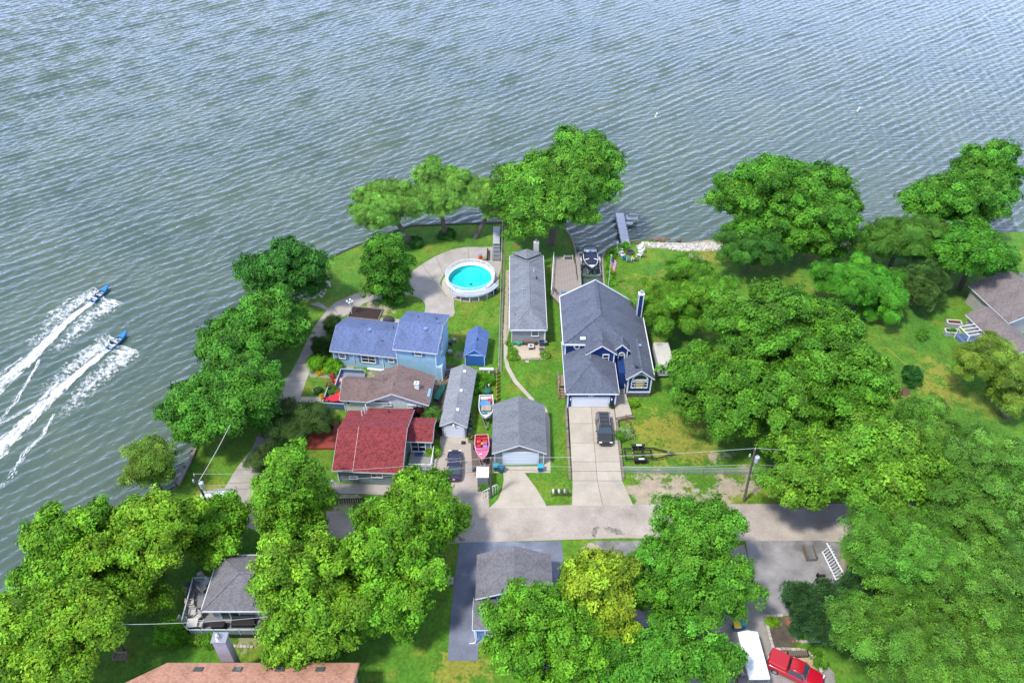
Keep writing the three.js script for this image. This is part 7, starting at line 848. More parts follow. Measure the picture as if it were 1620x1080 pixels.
potted('tan basket planter at the corner of the blue deck', [-24.99, -78.19], 0.4, mat(lin(0.4, 0.25, 0.11), 0.9), [0.2, 0.16, 0.06], 0.5); potted('black pot of green leaves beside the pink table', [-24.04, -77.53], 0.28, blackPot, [0.1, 0.3, 0.02], 0.5); potted('black pot with a small fern on the blue deck', [-24.68, -77.14], 0.24, blackPot, [0.08, 0.26, 0.04], 0.5); potted('yellow flowering pot on the deck corner post', [-25.62, -76.65], 0.3, potM, [0.45, 0.3, 0.02], 0.0); potted('pink flower pot below the bright round shrub', [-25.07, -80.7], 0.24, mat(lin(0.55, 0.1, 0.1), 0.6), [0.5, 0.08, 0.08]); potted('round pot beside the blue garage door', [13.31, -74.45], 0.25, mat(lin(0.14, 0.11, 0.08), 0.8), [0.06, 0.1, 0.03], 0.6);
{ const p = thing('planter_ring', 'curved concrete planter ring on the small lawn', 'planter', [-26.81, 0, -78.36]); part('ring', at(new THREE.TorusGeometry(0.6, 0.12, 6, 18, 4.2).rotateX(-Math.PI / 2).toNonIndexed(), 0, 0.08, 0), mat(lin(0.45, 0.38, 0.28), 0.95), p); part('soil', cyl(0.5, 0.5, 0.06, 0, 0, 0), earthMat, p); }
// lamp post with four globes
{ const p = thing('lamp_post', 'white lamp post with four globes beside the path', 'lamp post', [-24.58, 0, -94.93]); part('post', rod([0, 0, 0], [0, 2.4, 0], 0.06, 0.05, 10), whiteM, p); part('arms', [bar([-0.4, 2.35, 0], [0.4, 2.35, 0], 0.05), bar([0, 2.35, -0.4], [0, 2.35, 0.4], 0.05)], whiteM, p); for (const [a, b] of [[-0.4, 0], [0.4, 0], [0, -0.4], [0, 0.4]]) part('globe', at(new THREE.SphereGeometry(0.17, 14, 10).toNonIndexed(), a, 2.55, b), mat(lin(0.75, 0.76, 0.78), 0.3), p); }
{ const [x, z] = [...[-22.49, -94.93]], p = thing('sunken_garden_bed', 'dark soil bed framed in white boards behind the pale house', 'garden bed', [x, 0, z], -0.15); part('soil', bx(4.6, 0.1, 2.6, 0, 0.06, 0), mat(lin(0.05, 0.03, 0.028), 1, { map: grain }), p); for (const [w, d, a, b] of [[4.8, 0.1, 0, -1.35], [4.8, 0.1, 0, 1.35], [0.1, 2.8, -2.4, 0], [0.1, 2.8, 2.4, 0]]) part('edge_board', bx(w, 0.3, d, a, 0, b), greyWood, p); const q = thing('covered_grill', 'grill under a dark grey cover behind the pale house', 'grill', [...[-18.71, 0, -93.26]]); part('cover', at(new THREE.SphereGeometry(0.75, 16, 8, 0, 6.283, 0, 1.57).scale(1.2, 1.1, 0.8).toNonIndexed(), 0, 0.15, 0), mat(lin(0.05, 0.05, 0.055), 0.85), q); part('cover_skirt', cyl(0.85, 0.8, 0.2, 0, 0, 0), mat(lin(0.045, 0.045, 0.05), 0.9), q); structure('back_patio', slab([[-20.25, -94.02], [-15.86, -93.56], [-16.19, -92.06], [-20.27, -92.66]], 0.05, 0.05), concreteMat); }
// yard clutter
{ const r = rng(19), [x, z] = [...[-9.16, -80.12]], p = thing('lumber_pile', 'loose pile of old boards beside the pale blue wall', 'lumber pile', [x, 0, z]); for (let i = 0; i < 11; i++) part('board', bx(0.16, 0.06, 1.6 + r() * 1.2, (r() - 0.5) * 1.6, 0.06 + 0.07 * (i % 4), (r() - 0.5) * 1.6, -0.35 + (r() - 0.5) * 0.7, 0.04), woodM(lin(0.16 + r() * 0.25, 0.13 + r() * 0.17, 0.09 + r() * 0.1)), p); }
for (const [nm, label, q, c, s] of [['hose_reel', 'grey hose reel beside the pale house side wall', [-8.48, -88.58], [0.35, 0.36, 0.36], 0.4], ['generator', 'dark generator by the pale house side wall', [-9.18, -87.87], [0.03, 0.04, 0.05], 0.55], ['outdoor_motor', 'silver outboard motor head in the side yard grass', [-8.97, -85.93], [0.4, 0.38, 0.33], 0.5]]) { const p = thing(nm, label, 'equipment', [q[0], 0, q[1]]); part('housing', cbx(s * 1.3, s, s, 0.08, 0, 0.12, 0), mat(lin(...c), 0.5), p); for (const a of [-0.5, 0.5]) wheel(p, a * s, 0.14, s * 0.3, 0.14, 0.08); part('handle', tube([[-s * 0.4, s, -s * 0.5], [0, s + 0.35, -s * 0.7], [s * 0.4, s, -s * 0.5]], 0.025, 14), metalM, p); }
{ const [x, z] = [...[-3.5, -78.99]], p = thing('empty_trailer', 'empty boat trailer frame in the weeds behind the white boat', 'trailer', [x, 0, z], 0); for (const s of [-0.5, 0.3]) part('bunk', bx(0.16, 0.1, 3.4, s, 0.62, -1.2), mat(lin(0.55, 0.55, 0.56), 0.6), p); part('cross_bar', bx(2.0, 0.12, 0.5, -0.1, 0.5, -3.0), whiteM, p); for (const s of [-1.3, 1.1]) wheel(p, s, 0.35, -2.0, 0.35, 0.22); part('tongue', bar([-0.1, 0.5, 0.4], [-0.1, 0.4, 1.6], 0.1), galvM, p); part('green_tarp', at(new THREE.SphereGeometry(0.7, 14, 8, 0, 6.283, 0, 1.57).scale(1, 0.5, 0.8).toNonIndexed(), 0.1, 0.4, 1.2), mat(lin(0.01, 0.10, 0.07), 0.7), p); }
{ const r = rng(23); const p = thing('motor_stand', 'row of dark outboard motors against the narrow garage', 'motor rack', [-5.35, 0, -70.4]); for (let i = 0; i < 5; i++) { part('motor', [cbx(0.4, 0.45, 0.55, 0.1, -0.2 + r() * 0.4, 0.8, -2.2 + i * 0.85), bx(0.14, 0.8, 0.18, -0.1, 0.05, -2.2 + i * 0.85)], i === 3 ? mat(lin(0.01, 0.12, 0.14), 0.4) : mat(lin(0.025, 0.026, 0.03), 0.45), p); } part('stand_rail', bar([0, 0.75, -2.5], [0, 0.75, 1.6], 0.1), timberM, p); part('fuel_tank', cbx(0.55, 0.3, 0.4, 0.08, -0.9, 0, 1.8), darkM, p); }
{ const [x, z] = [...[-3.55, -62.08]], p = thing('meter_cabinet', 'grey utility cabinet with white flat roof beside the slim pole', 'cabinet', [x, 0, z]); part('cabinet_body', bx(1.25, 2.0, 1.1, 0, 0, 0.1), sidingM(lin(0.28, 0.29, 0.32)), p); part('roof_panel', cbx(1.5, 0.08, 1.7, 0.03, 0, 2.0, -0.1), whiteM, p); part('planter_box', bx(1.2, 0.4, 0.45, 0, 0, 1.0), timberM, p); foliage(p, { R: [0.55, 0.2, 0.25], cy: 0.5, color: [0.1, 0.3, 0.02], seed: sd(), lobe: 0.2, lobes: 8, leaf: 0.3, per: 200 }).length; p.children[p.children.length - 1].position.z = 1.0; }
{ const p = thing('folded_racks', 'tangle of white metal frames leaning by the slim pole', 'metal frame', [-2.89, 0, -60.15]); for (let i = 0; i < 5; i++) part('tube', tube([[-0.7 + i * 0.3, 0.02, 0.5 - i * 0.25], [-0.6 + i * 0.3, 1.1, 0.2 - i * 0.2], [-0.1 + i * 0.3, 1.2, 0.0 - i * 0.2], [0.0 + i * 0.3, 0.02, 0.4 - i * 0.25]], 0.035, 20), whiteM, p); }
{ const p = thing('orange_float', 'orange float and small motor under the pink boat bow', 'float', [-4.45, 0, -63.36]); part('float', at(new THREE.SphereGeometry(0.26, 14, 10).toNonIndexed(), 0.1, 0.26, 0), mat(lin(0.65, 0.07, 0.02), 0.5), p); part('motor', [cbx(0.35, 0.5, 0.5, 0.08, -0.3, 0.1, -0.7)], mat(lin(0.04, 0.06, 0.12), 0.5), p); }
{ const p = thing('mailbox_stand', 'row of five mailboxes on a rail by the roadside grass', 'mailbox', [5.78, 0, -60.06]); part('rail', bx(2.2, 0.1, 0.2, 0, 0.9, 0), timberM, p); for (const s of [-1.0, 1.0]) part('post', bx(0.1, 0.95, 0.1, s, 0, 0), timberM, p); for (let i = 0; i < 6; i++) { const c = [[0.7, 0.7, 0.7], [0.03, 0.03, 0.03], [0.6, 0.62, 0.66], [0.05, 0.05, 0.06], [0.4, 0.42, 0.45], [0.12, 0.07, 0.05]][i]; part('mailbox', [bx(0.2, 0.14, 0.46, -0.85 + i * 0.34, 1.0, 0), at(new THREE.CylinderGeometry(0.1, 0.1, 0.46, 14, 1, false, 0, Math.PI).rotateZ(Math.PI / 2).rotateY(Math.PI / 2).toNonIndexed(), -0.85 + i * 0.34, 1.14, 0)], mat(lin(...c), 0.4), p); } }
// black equipment trailer by the fence
{ const [x, z] = [...[16.13, -66.42]], p = thing('black_trailer', 'black twin axle boat trailer parked on the dry lawn', 'trailer', [x, 0, z], 0.02), k = mat(lin(0.012, 0.013, 0.014), 0.5); for (const s of [-0.85, 0.85]) { part('side_rail', bx(4.0, 0.14, 0.12, 0, 0.5, s), k, p); part('fender', [cbx(1.7, 0.08, 0.4, 0.03, -0.1, 0.78, s * 1.35), bx(1.7, 0.25, 0.05, -0.1, 0.55, s * 1.57)], k, p); part('tongue', bar([1.9, 0.5, s], [4.4, 0.5, 0], 0.12), k, p); for (const a of [-0.5, 0.35]) part('wheel', at(new THREE.CylinderGeometry(0.34, 0.34, 0.24, 20).rotateX(Math.PI / 2).toNonIndexed(), a, 0.34, s * 1.35), tyreM, p); part('fender_plate', bx(0.7, 0.02, 0.25, 0, 0.875, s * 1.35), mat(lin(0.6, 0.6, 0.62), 0.4), p); part('bunk', bx(2.6, 0.1, 0.14, 0.2, 0.72, s * 0.4), k, p); } for (const a of [-1.9, -0.9, 0.3, 1.4]) part('cross_bar', bx(0.1, 0.12, 1.8, a, 0.46, 0), a === -0.9 ? woodM(lin(0.45, 0.33, 0.17)) : k, p); part('jack', [rod([4.0, 0, 0], [4.0, 0.9, 0], 0.05), cbx(0.3, 0.2, 0.2, 0.04, 3.6, 0.6, 0)], galvM, p); }
// camper beside the blue house
{ const p = thing('camper_trailer', 'white camper trailer parked against the navy house side', 'camper', [21.3, 0, -83.2], 0.03); part('body', cbx(2.2, 1.9, 4.8, 0.14, 0, 0.5, 0), mat(lin(0.66, 0.66, 0.64), 0.5), p); part('roof', cbx(2.1, 0.12, 4.7, 0.06, 0, 2.4, 0), mat(lin(0.62, 0.60, 0.55), 0.7, { map: grain }), p); part('rear_window', cbx(1.5, 0.5, 0.04, 0.02, 0, 1.5, 2.4), glassM, p); for (const y of [0.75, 1.1]) part('stripe', bx(2.1, 0.12, 0.02, 0, y, 2.405), mat(lin(0.13, 0.18, 0.32), 0.5), p); for (const s of [-1, 1]) { wheel(p, s * 1.0, 0.34, 0.1, 0.34, 0.22); part('tail_light', cbx(0.12, 0.2, 0.04, 0.02, s * 0.95, 0.75, 2.41), mat(lin(0.4, 0.02, 0.02), 0.4), p); } part('bumper', bx(2.1, 0.12, 0.12, 0, 0.45, 2.45), galvM, p); part('hitch', bar([0, 0.5, -2.4], [0, 0.4, -3.3], 0.1), darkM, p); }
// white canopy and things on the gravel drive
{ const p = thing('white_canopy', 'long white gable canopy standing on the gravel drive', 'canopy', [23.75, 0, -38.85], 0.02), w = mat(lin(0.76, 0.78, 0.80), 0.55, { bumpMap: rep(dataTex(128, 128, (u, v, o) => { o[0] = o[1] = o[2] = 255 * fbm(u * 6, v * 6, 4, 6); }), 0.4), bumpScale: 0.12 }); const a = 1.0, L = 2.4; part('tarp', [plate([[-a, 2.45, L], [0, 2.8, L], [0, 2.8, -L], [-a, 2.45, -L]].reverse(), 0.02), plate([[0, 2.8, L], [a, 2.45, L], [a, 2.45, -L], [0, 2.8, -L]].reverse(), 0.02), tris([[[-a, 2.45, -L], [0, 2.8, -L], [a, 2.45, -L]], [[-a, 2.45, L], [a, 2.45, L], [0, 2.8, L]]])], new THREE.MeshStandardMaterial({ color: w.color, roughness: 0.55, side: THREE.DoubleSide, bumpMap: w.bumpMap, bumpScale: 0.1 }), p); part('valance', [bx(0.02, 0.22, 2 * L, -a, 2.24, 0), bx(0.02, 0.22, 2 * L, a, 2.24, 0), bx(2 * a, 0.22, 0.02, 0, 2.24, L)], whiteM, p); for (const s of [-a, a]) for (const z of [-L, 0, L]) part('leg', cyl(0.03, 0.03, 2.4, s, 0, z * 0.98, 8), galvM, p); }
{ const p = thing('chrome_grill_cart', 'long chrome barbecue trailer beside the white canopy', 'grill', [...[22.74, 0.6, -38.47]].map((v, i) => i === 1 ? 0 : v), 0.1); part('barrel', at(new THREE.CylinderGeometry(0.28, 0.28, 1.7, 18).rotateX(Math.PI / 2).toNonIndexed(), 0, 0.85, 0), chromeM, p); part('shelf', bx(0.25, 0.05, 1.6, 0.42, 0.75, 0), metalM, p); for (const z of [-0.7, 0.7]) for (const s of [-0.2, 0.2]) part('leg', bx(0.05, 0.7, 0.05, s, 0, z), darkM, p); }
{ const p = thing('side_wall', 'dark red plank wall along the gravel drive edge', 'wall'), a = [...[22.53, -40.51]], b = [...[22.08, -36.59]]; for (let i = 0; i < 10; i++) part('plank', bx(0.12, 0.5, 0.46, a[0] + (b[0] - a[0]) * i / 9, 0, a[1] + (b[1] - a[1]) * i / 9), woodM(i % 2 ? lin(0.12, 0.035, 0.03) : lin(0.15, 0.05, 0.04)), p); }
{ const c = (label, q, t) => { const p = thing('lawn_chair', label, 'chair', [q[0], 0.03, q[1]], t, 'red cushioned patio chairs'); const red = mat(lin(0.3, 0.02, 0.04), 0.8); part('seat', cbx(0.55, 0.1, 0.55, 0.04, 0, 0.4, 0), red, p); part('backrest', bx(0.52, 0.6, 0.1, 0, 0.5, -0.3, 0, -0.25), red, p); for (const s of [-0.32, 0.32]) part('side_frame', tube([[s, 0, 0.3], [s, 0.62, 0.3], [s, 0.62, -0.25], [s, 1.0, -0.45], [s, 0.0, -0.35]], 0.03, 20), whiteM, p); }; c('white framed patio chair with red cushions under the elm', [20.33, -38.13], 0.3); c('white framed patio chair with red cushions under the elm', [20.93, -38], -0.2); const t = thing('white_stool', 'small round white table beside the red cushioned chairs', 'table', [...[21.37, 0, -38]]); part('table_top', cyl(0.28, 0.28, 0.04, 0, 0.45, 0, 18), whiteM, t); part('pedestal', cyl(0.15, 0.04, 0.45, 0, 0, 0), whiteM, t); }
// stone-edged beds and curved wall
{ const stone = [lin(0.50, 0.45, 0.38), lin(0.42, 0.36, 0.29), lin(0.56, 0.53, 0.48)].map(c => mat(c, 0.95, { map: grain })); const edge = (label, pts, s, h) => { const e = thing('stone_edging', label, 'edging'), P = smooth(pts, 3); let acc = 0; const r = rng(Math.round(pts[0][0] * 7 + 900)); for (let i = 0; i < P.length - 1; i++) { const a = P[i], b = P[i + 1], L = Math.hypot(b[0] - a[0], b[1] - a[1]), ang = Math.atan2(-(b[1] - a[1]), b[0] - a[0]); for (; acc < L; acc += s) part('stone', cbx(s * 0.93, h * (0.85 + 0.3 * r()), 0.3, 0.05, a[0] + (b[0] - a[0]) * acc / L, 0, a[1] + (b[1] - a[1]) * acc / L, ang + (r() - 0.5) * 0.15), stone[Math.floor(r() * 3)], e); acc -= L; } };
  edge('pale stone edging between the gravel drive and earth bed', [[26.72, -44.3], [26.63, -42.58], [26.63, -40.71]], 0.42, 0.3); edge('curved pale stone wall behind the red pickup', [[26.6, -40.58], [28.32, -40.51], [29.46, -40.44], [30.31, -39.84], [30.7, -38.97], [30.76, -37.87]], 0.5, 0.45); edge('wooden toned edging on the green bed by the brick walk', [[29.41, -44.15], [29.32, -42.58], [29.32, -41.61], [31.86, -41.61]], 0.6, 0.25); edge('white stone kerb at the end of the old asphalt', [[26.87, -44.37], [28.69, -44.45]], 0.7, 0.2); edge('curved stone edging below the wraparound deck', [[-35.49, -42.37], [-34.18, -41.74], [-32.55, -41.74], [-30.76, -41.19], [-29.11, -41.06], [-26.49, -40.92]], 0.35, 0.16);
  structure('brick_walk', slab([[28.7, -44.23], [29.32, -44.3], [29.15, -41.47], [28.66, -41.33]], 0.06, 0.05), mat(0xffffff, 0.95, { map: rep(pavingTex(71, [0.23, 0.10, 0.07], 0.5, 0.2, 0, 256), 0.5) })); const bw = thing('brick_path_border', 'red brick border laid along the brick walk', 'edging'), a = [...[29.3, -44.23]], b = [...[29.15, -41.47]]; for (let i = 0; i < 16; i++) part('brick', cbx(0.16, 0.12, 0.2, 0.02, a[0] + (b[0] - a[0]) * i / 15, 0, a[1] + (b[1] - a[1]) * i / 15), mat(lin(0.25 - 0.04 * (i % 3), 0.09, 0.06), 0.95), bw); }
{ const p = thing('wood_rack', 'dark firewood rack behind the red pickup', 'rack', [28.9, 0.2, -40].map((v, i) => i === 1 ? 0 : v), 0.05); part('rack_frame', [bx(2.1, 0.08, 0.5, 0, 0.1, 0), bx(0.08, 0.6, 0.5, -1.0, 0, 0), bx(0.08, 0.6, 0.5, 1.0, 0, 0)], darkM, p); for (let i = 0; i < 9; i++) for (let k = 0; k < 2; k++) part('log', at(new THREE.CylinderGeometry(0.1, 0.1, 0.5, 9).rotateX(Math.PI / 2).toNonIndexed(), -0.86 + i * 0.215, 0.3 + k * 0.21, 0), timberM, p); }
{ const p = thing('camera_tripod', 'black tripod with a wide mount on the old asphalt', 'tripod', [...[33.15, 0, -48.13]]); for (const [a, b] of [[-0.75, 0.3], [0.85, 0.25], [0.05, -0.6]]) part('leg', rod([a, 0, b], [0, 1.7, 0], 0.05), darkM, p); part('mount', [cbx(1.0, 0.25, 0.25, 0.06, 0.1, 1.65, 0), cbx(0.2, 0.5, 0.2, 0.05, -0.3, 1.7, 0)], darkM, p); }
{ const p = thing('lattice_panel', 'white lattice panel leaning below the eastern maple', 'lattice', [...[35.46, 0, -49.15]], 0.12); for (let i = 0; i < 13; i++) { part('slat', bar([-0.15, 0.2 + 0.02 * i, -3.0 + i * 0.36], [0.25, 1.9, -2.7 + i * 0.36], 0.05, 0.1), whiteM, p); } part('frame', bar([0, 1.85, -3.1], [0.2, 1.85, 1.7], 0.12), whiteM, p); part('frame', bar([-0.1, 0.25, -3.1], [-0.1, 0.25, 1.7], 0.12), whiteM, p); }
{ const p = thing('trash_rack', 'grey metal cart at the edge of the old asphalt', 'cart', [...[33.46, 0, -51.91]]); part('cart_frame', [bx(0.08, 0.9, 1.6, -0.5, 0, 0), bx(0.08, 0.9, 1.6, 0.5, 0, 0)], timberM, p); part('cart_bed', bx(1.0, 0.08, 1.6, 0, 0.4, 0), galvM, p); part('cart_end', bx(1.1, 0.5, 0.08, 0, 0, 0.8), mat(lin(0.14, 0.14, 0.15), 0.7), p); }
// shaded lawn: raised beds, stakes, air conditioner, toys
for (const [label, q, soil, grow] of [['raised grey bed of bare red soil on the shaded lawn', [66.54, -92.21], lin(0.12, 0.05, 0.035), 0], ['raised grey bed full of green seedlings on the shaded lawn', [65.4, -90.16], lin(0.05, 0.04, 0.03), 1]]) { const p = thing('raised_bed', label, 'garden bed', [q[0], 0, q[1]], -0.12); for (const [w, d, a, b] of [[2.0, 0.08, 0, -0.45], [2.0, 0.08, 0, 0.45], [0.08, 0.9, -1.0, 0], [0.08, 0.9, 1.0, 0]]) { part('side_panel', bx(w, 0.7, d, a, 0, b), mat(lin(0.33, 0.38, 0.42), 0.5), p); part('top_cap', bx(w + 0.08, 0.06, d + 0.08, a, 0.7, b), mat(lin(0.62, 0.58, 0.52), 0.7), p); } part('soil', bx(1.9, 0.6, 0.82, 0, 0.02, 0), mat(soil, 1, { map: grain }), p); if (grow) foliage(p, { R: [0.8, 0.1, 0.3], cy: 0.72, color: [0.06, 0.22, 0.02], seed: sd(), lobe: 0.18, lobes: 16, leaf: 0.3, per: 220 }); }
structure('mulch_ring', lathe([[0, 0.05], [0.85, 0.04], [0.95, 0.0]], 22), mat(lin(0.19, 0.10, 0.07), 1, { map: grain, bumpMap: rep(gritBump, 2), bumpScale: 0.05 })).position.set(...[53.78, 0, -78.12]); structure('mulch_bed', lathe([[0, 0.05], [1.1, 0.04], [1.2, 0.0]], 22), mat(lin(0.17, 0.08, 0.055), 1, { map: grain, bumpMap: rep(gritBump, 2), bumpScale: 0.05 })).position.set(...[62.42, 0, -98.23]);
{ const p = thing('air_conditioner', 'white air conditioning unit beside the taupe roofed house', 'air conditioner', [...[68.3, 0, -86.34]]); part('cabinet', cbx(0.85, 0.8, 0.85, 0.06, 0, 0.08, 0), mat(lin(0.5, 0.52, 0.55), 0.5), p); part('fan_grille', at(new THREE.TorusGeometry(0.3, 0.04, 6, 22).rotateX(Math.PI / 2).toNonIndexed(), 0, 0.9, 0), whiteM, p); part('fan', cyl(0.27, 0.27, 0.03, 0, 0.875, 0, 18), darkM, p); } { const p = thing('meter_box', 'small white utility box on the lawn by the house corner', 'utility box', [...[67.23, 0, -87.03]]); part('box', cbx(0.5, 0.5, 0.4, 0.05, 0, 0, 0), whiteM, p); part('lid', cbx(0.56, 0.06, 0.46, 0.02, 0, 0.5, 0), whiteM, p); }
{ const p = thing('toy_slide', 'red and green plastic toy slide beside the taupe house', 'slide', [...[68.3, 0, -84.7]], 0.5); part('slide_bed', bx(0.5, 0.06, 1.6, 0, 0.1, 0.3, 0, 0.5), mat(lin(0.6, 0.06, 0.04), 0.4), p); part('tower', cbx(0.7, 0.9, 0.6, 0.08, 0, 0, -0.7), mat(lin(0.55, 0.2, 0.12), 0.5), p); part('steps', [bx(0.6, 0.3, 0.25, 0, 0, -1.1)], mat(lin(0.02, 0.35, 0.12), 0.5), p); }
tag(part('garden_hose', tube([[54.65, -87.17], [55.55, -85.11], [56.35, -83.1], [57.4, -80.5], [59.05, -79.11], [61.18, -78.99]].map(q => [q[0], 0.04, q[1]]), 0.03, 60), mat(lin(0.5, 0.33, 0.05), 0.6)), 'yellow garden hose snaking across the shaded lawn', 'hose');
{ const p = thing('red_bench', 'red slatted bench under the eastern locusts', 'bench', [...[46.7, 0, -41.06]], -0.2), m = mat(lin(0.3, 0.04, 0.03), 0.6); for (let i = 0; i < 4; i++) part('slat', bx(1.6, 0.05, 0.13, 0, 0.45, -0.3 + i * 0.17), m, p); for (let i = 0; i < 3; i++) part('back_slat', bx(1.6, 0.12, 0.05, 0, 0.6 + i * 0.17, -0.42), m, p); for (const s of [-0.7, 0.7]) part('leg', bx(0.08, 0.9, 0.7, s, 0, -0.08), timberM, p); }
{ const p = thing('white_railing', 'white metal stair railing among the eastern locusts', 'railing', [...[50.52, 0, -41.19]], -0.3); for (let i = 0; i < 14; i++) part('baluster', rod([-2 + i * 0.3, 0, 0], [-2 + i * 0.3, 1.0, 0], 0.025), whiteM, p); part('rail', bar([-2.1, 1.0, 0], [2.1, 1.0, 0], 0.07), whiteM, p); }
// deck house furniture
const greyF = mat(lin(0.42, 0.41, 0.40), 0.7), darkF = mat(lin(0.06, 0.065, 0.08), 0.7);
function deckChair(label, q, t, m) { const p = thing('deck_chair', label, 'chair', [q[0], 0.8, q[1]], t, 'chairs on the wraparound deck'); part('seat', cbx(0.6, 0.12, 0.6, 0.04, 0, 0.34, 0), m, p); part('backrest', bx(0.58, 0.6, 0.1, 0, 0.42, -0.3, 0, -0.2), m, p); for (const s of [-0.32, 0.32]) { part('armrest', bx(0.07, 0.05, 0.6, s, 0.6, 0), m, p); part('leg', bx(0.06, 0.6, 0.06, s, 0, 0.27), m, p); part('leg', bx(0.06, 0.4, 0.06, s, 0, -0.27), m, p); } }
for (const [l, q, t, m] of [['grey deck chair by the hip roof eave', [-33.58, -48.17], 0.6, greyF], ['pale grey deck chair by the hip roof eave', [-32.99, -47.56], -0.5, mat(lin(0.55, 0.56, 0.55), 0.7)], ['cream deck chair below the roof eave', [-33.08, -46.94], 2.4, mat(lin(0.55, 0.52, 0.46), 0.7)], ['dark deck chair by the deck railing', [-34.05, -46.11], 1.6, darkF], ['second dark deck chair by the deck railing', [-34.42, -47.1], 1.2, darkF], ['tan deck chair by the deck steps', [-33.85, -45.22], 1.8, mat(lin(0.42, 0.38, 0.33), 0.7)], ['grey dining chair at the white square table', [-33.32, -44.13], 0.2, greyF], ['grey dining chair behind the white square table', [-32.64, -43.62], -0.6, greyF], ['grey dining chair beside the deck corner', [-32.13, -42.77], -1.6, greyF], ['grey lounge chair at the front deck corner', [-34.02, -43.2], 1.4, greyF]]) deckChair(l, q, t, m);
{ const q = [...[-32.89, -42.79]], p = thing('white_table', 'square white topped table on the wraparound deck', 'table', [q[0], 0.8, q[1]], 0.1); part('table_top', cbx(1.1, 0.06, 1.0, 0.03, 0, 0.7, 0), mat(lin(0.62, 0.58, 0.53), 0.6), p); for (const a of [-0.45, 0.45]) for (const b of [-0.4, 0.4]) part('leg', bx(0.06, 0.7, 0.06, a, 0, b), greyF, p); }
{ const q = [...[-30.22, -42.66]], p = thing('covered_grill', 'barbecue under a black cover on the front deck', 'grill', [q[0], 0.8, q[1]]); part('cover', cbx(1.5, 0.75, 0.7, 0.2, 0, 0.02, 0), mat(lin(0.012, 0.012, 0.014), 0.75), p); part('cover_hem', bx(1.52, 0.06, 0.72, 0, 0, 0), mat(lin(0.02, 0.02, 0.022), 0.8), p); } { const q = [...[-27.79, -43.08]], p = thing('covered_sofa', 'outdoor sofa under a black cover against the white wall', 'sofa', [q[0], 0.8, q[1]]); part('cover', [cbx(2.4, 0.5, 0.9, 0.16, 0, 0.02, 0), cbx(2.4, 0.85, 0.35, 0.14, 0, 0.02, -0.3)], mat(lin(0.012, 0.012, 0.015), 0.75), p); part('cover_hem', bx(2.42, 0.06, 0.92, 0, 0, 0), mat(lin(0.02, 0.02, 0.022), 0.8), p); }
potted('dark planter outside the deck railing', [-35.12, -47.5], 0.35, blackPot, [0.05, 0.12, 0.03]);
{ const q = [...[-39.45, -39.63]], p = thing('swing_bench', 'wooden slatted swing bench at the pole foot', 'bench', [q[0], 0, q[1]]), m = woodM(lin(0.32, 0.27, 0.19)); for (let i = 0; i < 5; i++) part('slat', bx(1.4, 0.04, 0.11, 0, 0.42, -0.28 + i * 0.14), m, p); for (let i = 0; i < 3; i++) part('back_slat', bx(1.4, 0.09, 0.04, 0, 0.55 + i * 0.14, -0.36), m, p); for (const s of [-0.62, 0.62]) part('leg', bx(0.08, 0.85, 0.6, s, 0, -0.05), m, p); }
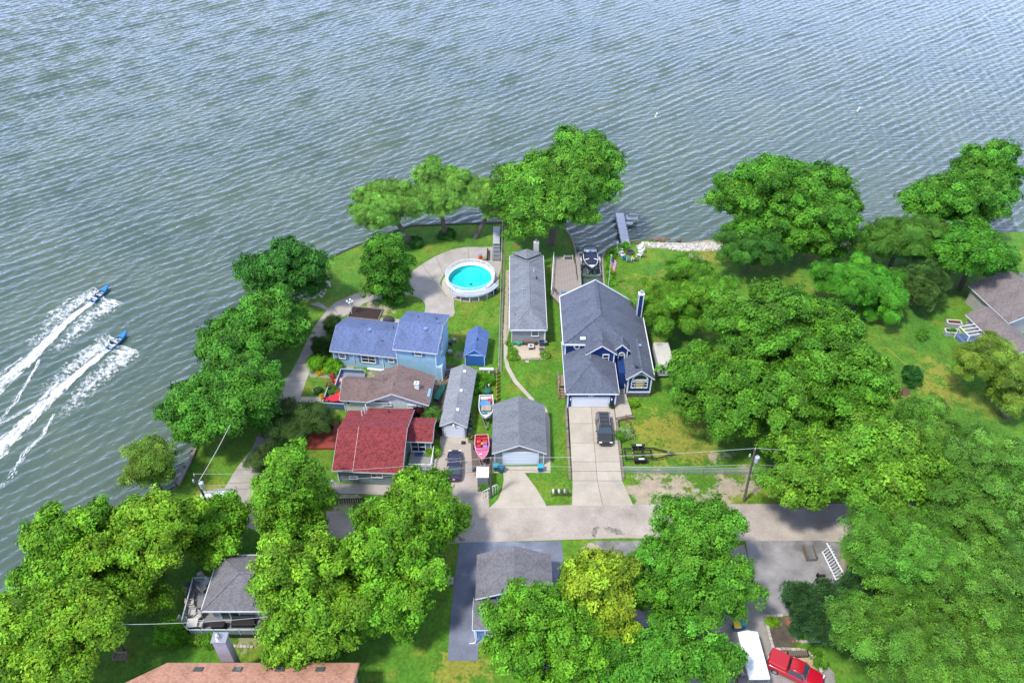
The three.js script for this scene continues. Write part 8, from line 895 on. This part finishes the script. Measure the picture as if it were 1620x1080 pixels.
// deck patio beside the red roof, hidden partly by trees
{ const q = [...[-24.38, -69.63]], p = thing('red_patio_deck', 'rust red deck with dark chairs beside the red roof', 'deck', [q[0], 0, q[1]]); part('deck_floor', cbx(3.6, 0.35, 4.2, 0.03, 0, 0, 0), mat(lin(0.32, 0.055, 0.035), 0.7, { map: grain }), p); part('railing', [bar([-1.8, 1.1, -2.1], [1.8, 1.1, -2.1], 0.09), bar([-1.8, 1.1, -2.1], [-1.8, 1.1, 2.1], 0.09), ...[-1.8, 0, 1.8].map(x => bx(0.09, 1.1, 0.09, x, 0, -2.1))], woodM(lin(0.2, 0.06, 0.04)), p); part('fire_bowl', at(new THREE.SphereGeometry(0.6, 16, 8, 0, 6.283, 0, 1.2).rotateX(Math.PI).toNonIndexed(), 0.7, 1.0, -1.0), darkM, p); }
{ const p = thing('wishing_well', 'small white stand with a round stone pot by the roadside', 'planter', [...[-21.31, 0, -60.15]]); part('pot', lathe([[0.28, 0], [0.36, 0.5], [0.3, 0.52], [0.26, 0.3]], 16), mat(lin(0.35, 0.34, 0.33), 0.9), p); part('stand', [rod([0, 0, -0.4], [0, 2.2, -0.4], 0.05), bar([-0.35, 2.1, -0.4], [0.35, 2.1, -0.4], 0.06)], whiteM, p); part('birdhouse', [cbx(0.34, 0.3, 0.3, 0.03, -0.1, 2.15, -0.4)], whiteM, p); }
// buoys on the lake
for (const q of [[31.53, -164.53], [76.91, -167.38]]) { const p = thing('marker_buoy', 'white marker buoy floating on the lake', 'buoy', [q[0], WATER - 0.1, q[1]], 0, 'marker buoys on the lake'); part('buoy_body', lathe([[0, -0.3], [0.16, -0.2], [0.16, 1.1], [0.1, 1.3], [0, 1.34]], 14), whiteM, p); part('band', cyl(0.165, 0.165, 0.14, 0, 0.7, 0, 14), mat(lin(0.6, 0.2, 0.05), 0.5), p); p.rotation.z = -0.25; }
// stake flags and small lawn things
{ const p = thing('porch_flag', 'small striped flag on the lawn behind the grey cottage', 'flag', [...[0.64, 0, -111.74]]); part('staff', rod([0, 0, 0], [0, 1.6, 0], 0.02), metalM, p); part('cloth', bx(0.5, 0.7, 0.02, 0.02, 0.85, 0.02), mat(lin(0.5, 0.2, 0.16), 0.8), p); }
{ const p = thing('garden_statue', 'pair of brown deer figures on the entry walk', 'statue', [...[14.94, 0.62, -72.18]]); for (const [x, z, t] of [[0, 0, 0.3], [0.3, 0.5, 1.2]]) part('figure', [at(new THREE.SphereGeometry(0.16, 10, 7).scale(0.7, 0.8, 1.4).toNonIndexed(), x, 0.42, z), rod([x, 0.45, z - 0.15], [x, 0.75, z - 0.22], 0.05), at(new THREE.SphereGeometry(0.08, 8, 6).scale(0.8, 0.8, 1.3).toNonIndexed(), x, 0.78, z - 0.26), ...[[-0.07, -0.14], [0.07, -0.14], [-0.07, 0.14], [0.07, 0.14]].map(([a, b]) => rod([x + a, 0, z + b], [x + a, 0.4, z + b], 0.025))], mat(lin(0.2, 0.11, 0.06), 0.8), p); }

console.log('leaf sprays', leafTotal);
scene.traverse(o => { if (o.isMesh) { o.castShadow = true; o.receiveShadow = true; } });
renderer.render(scene, camera);
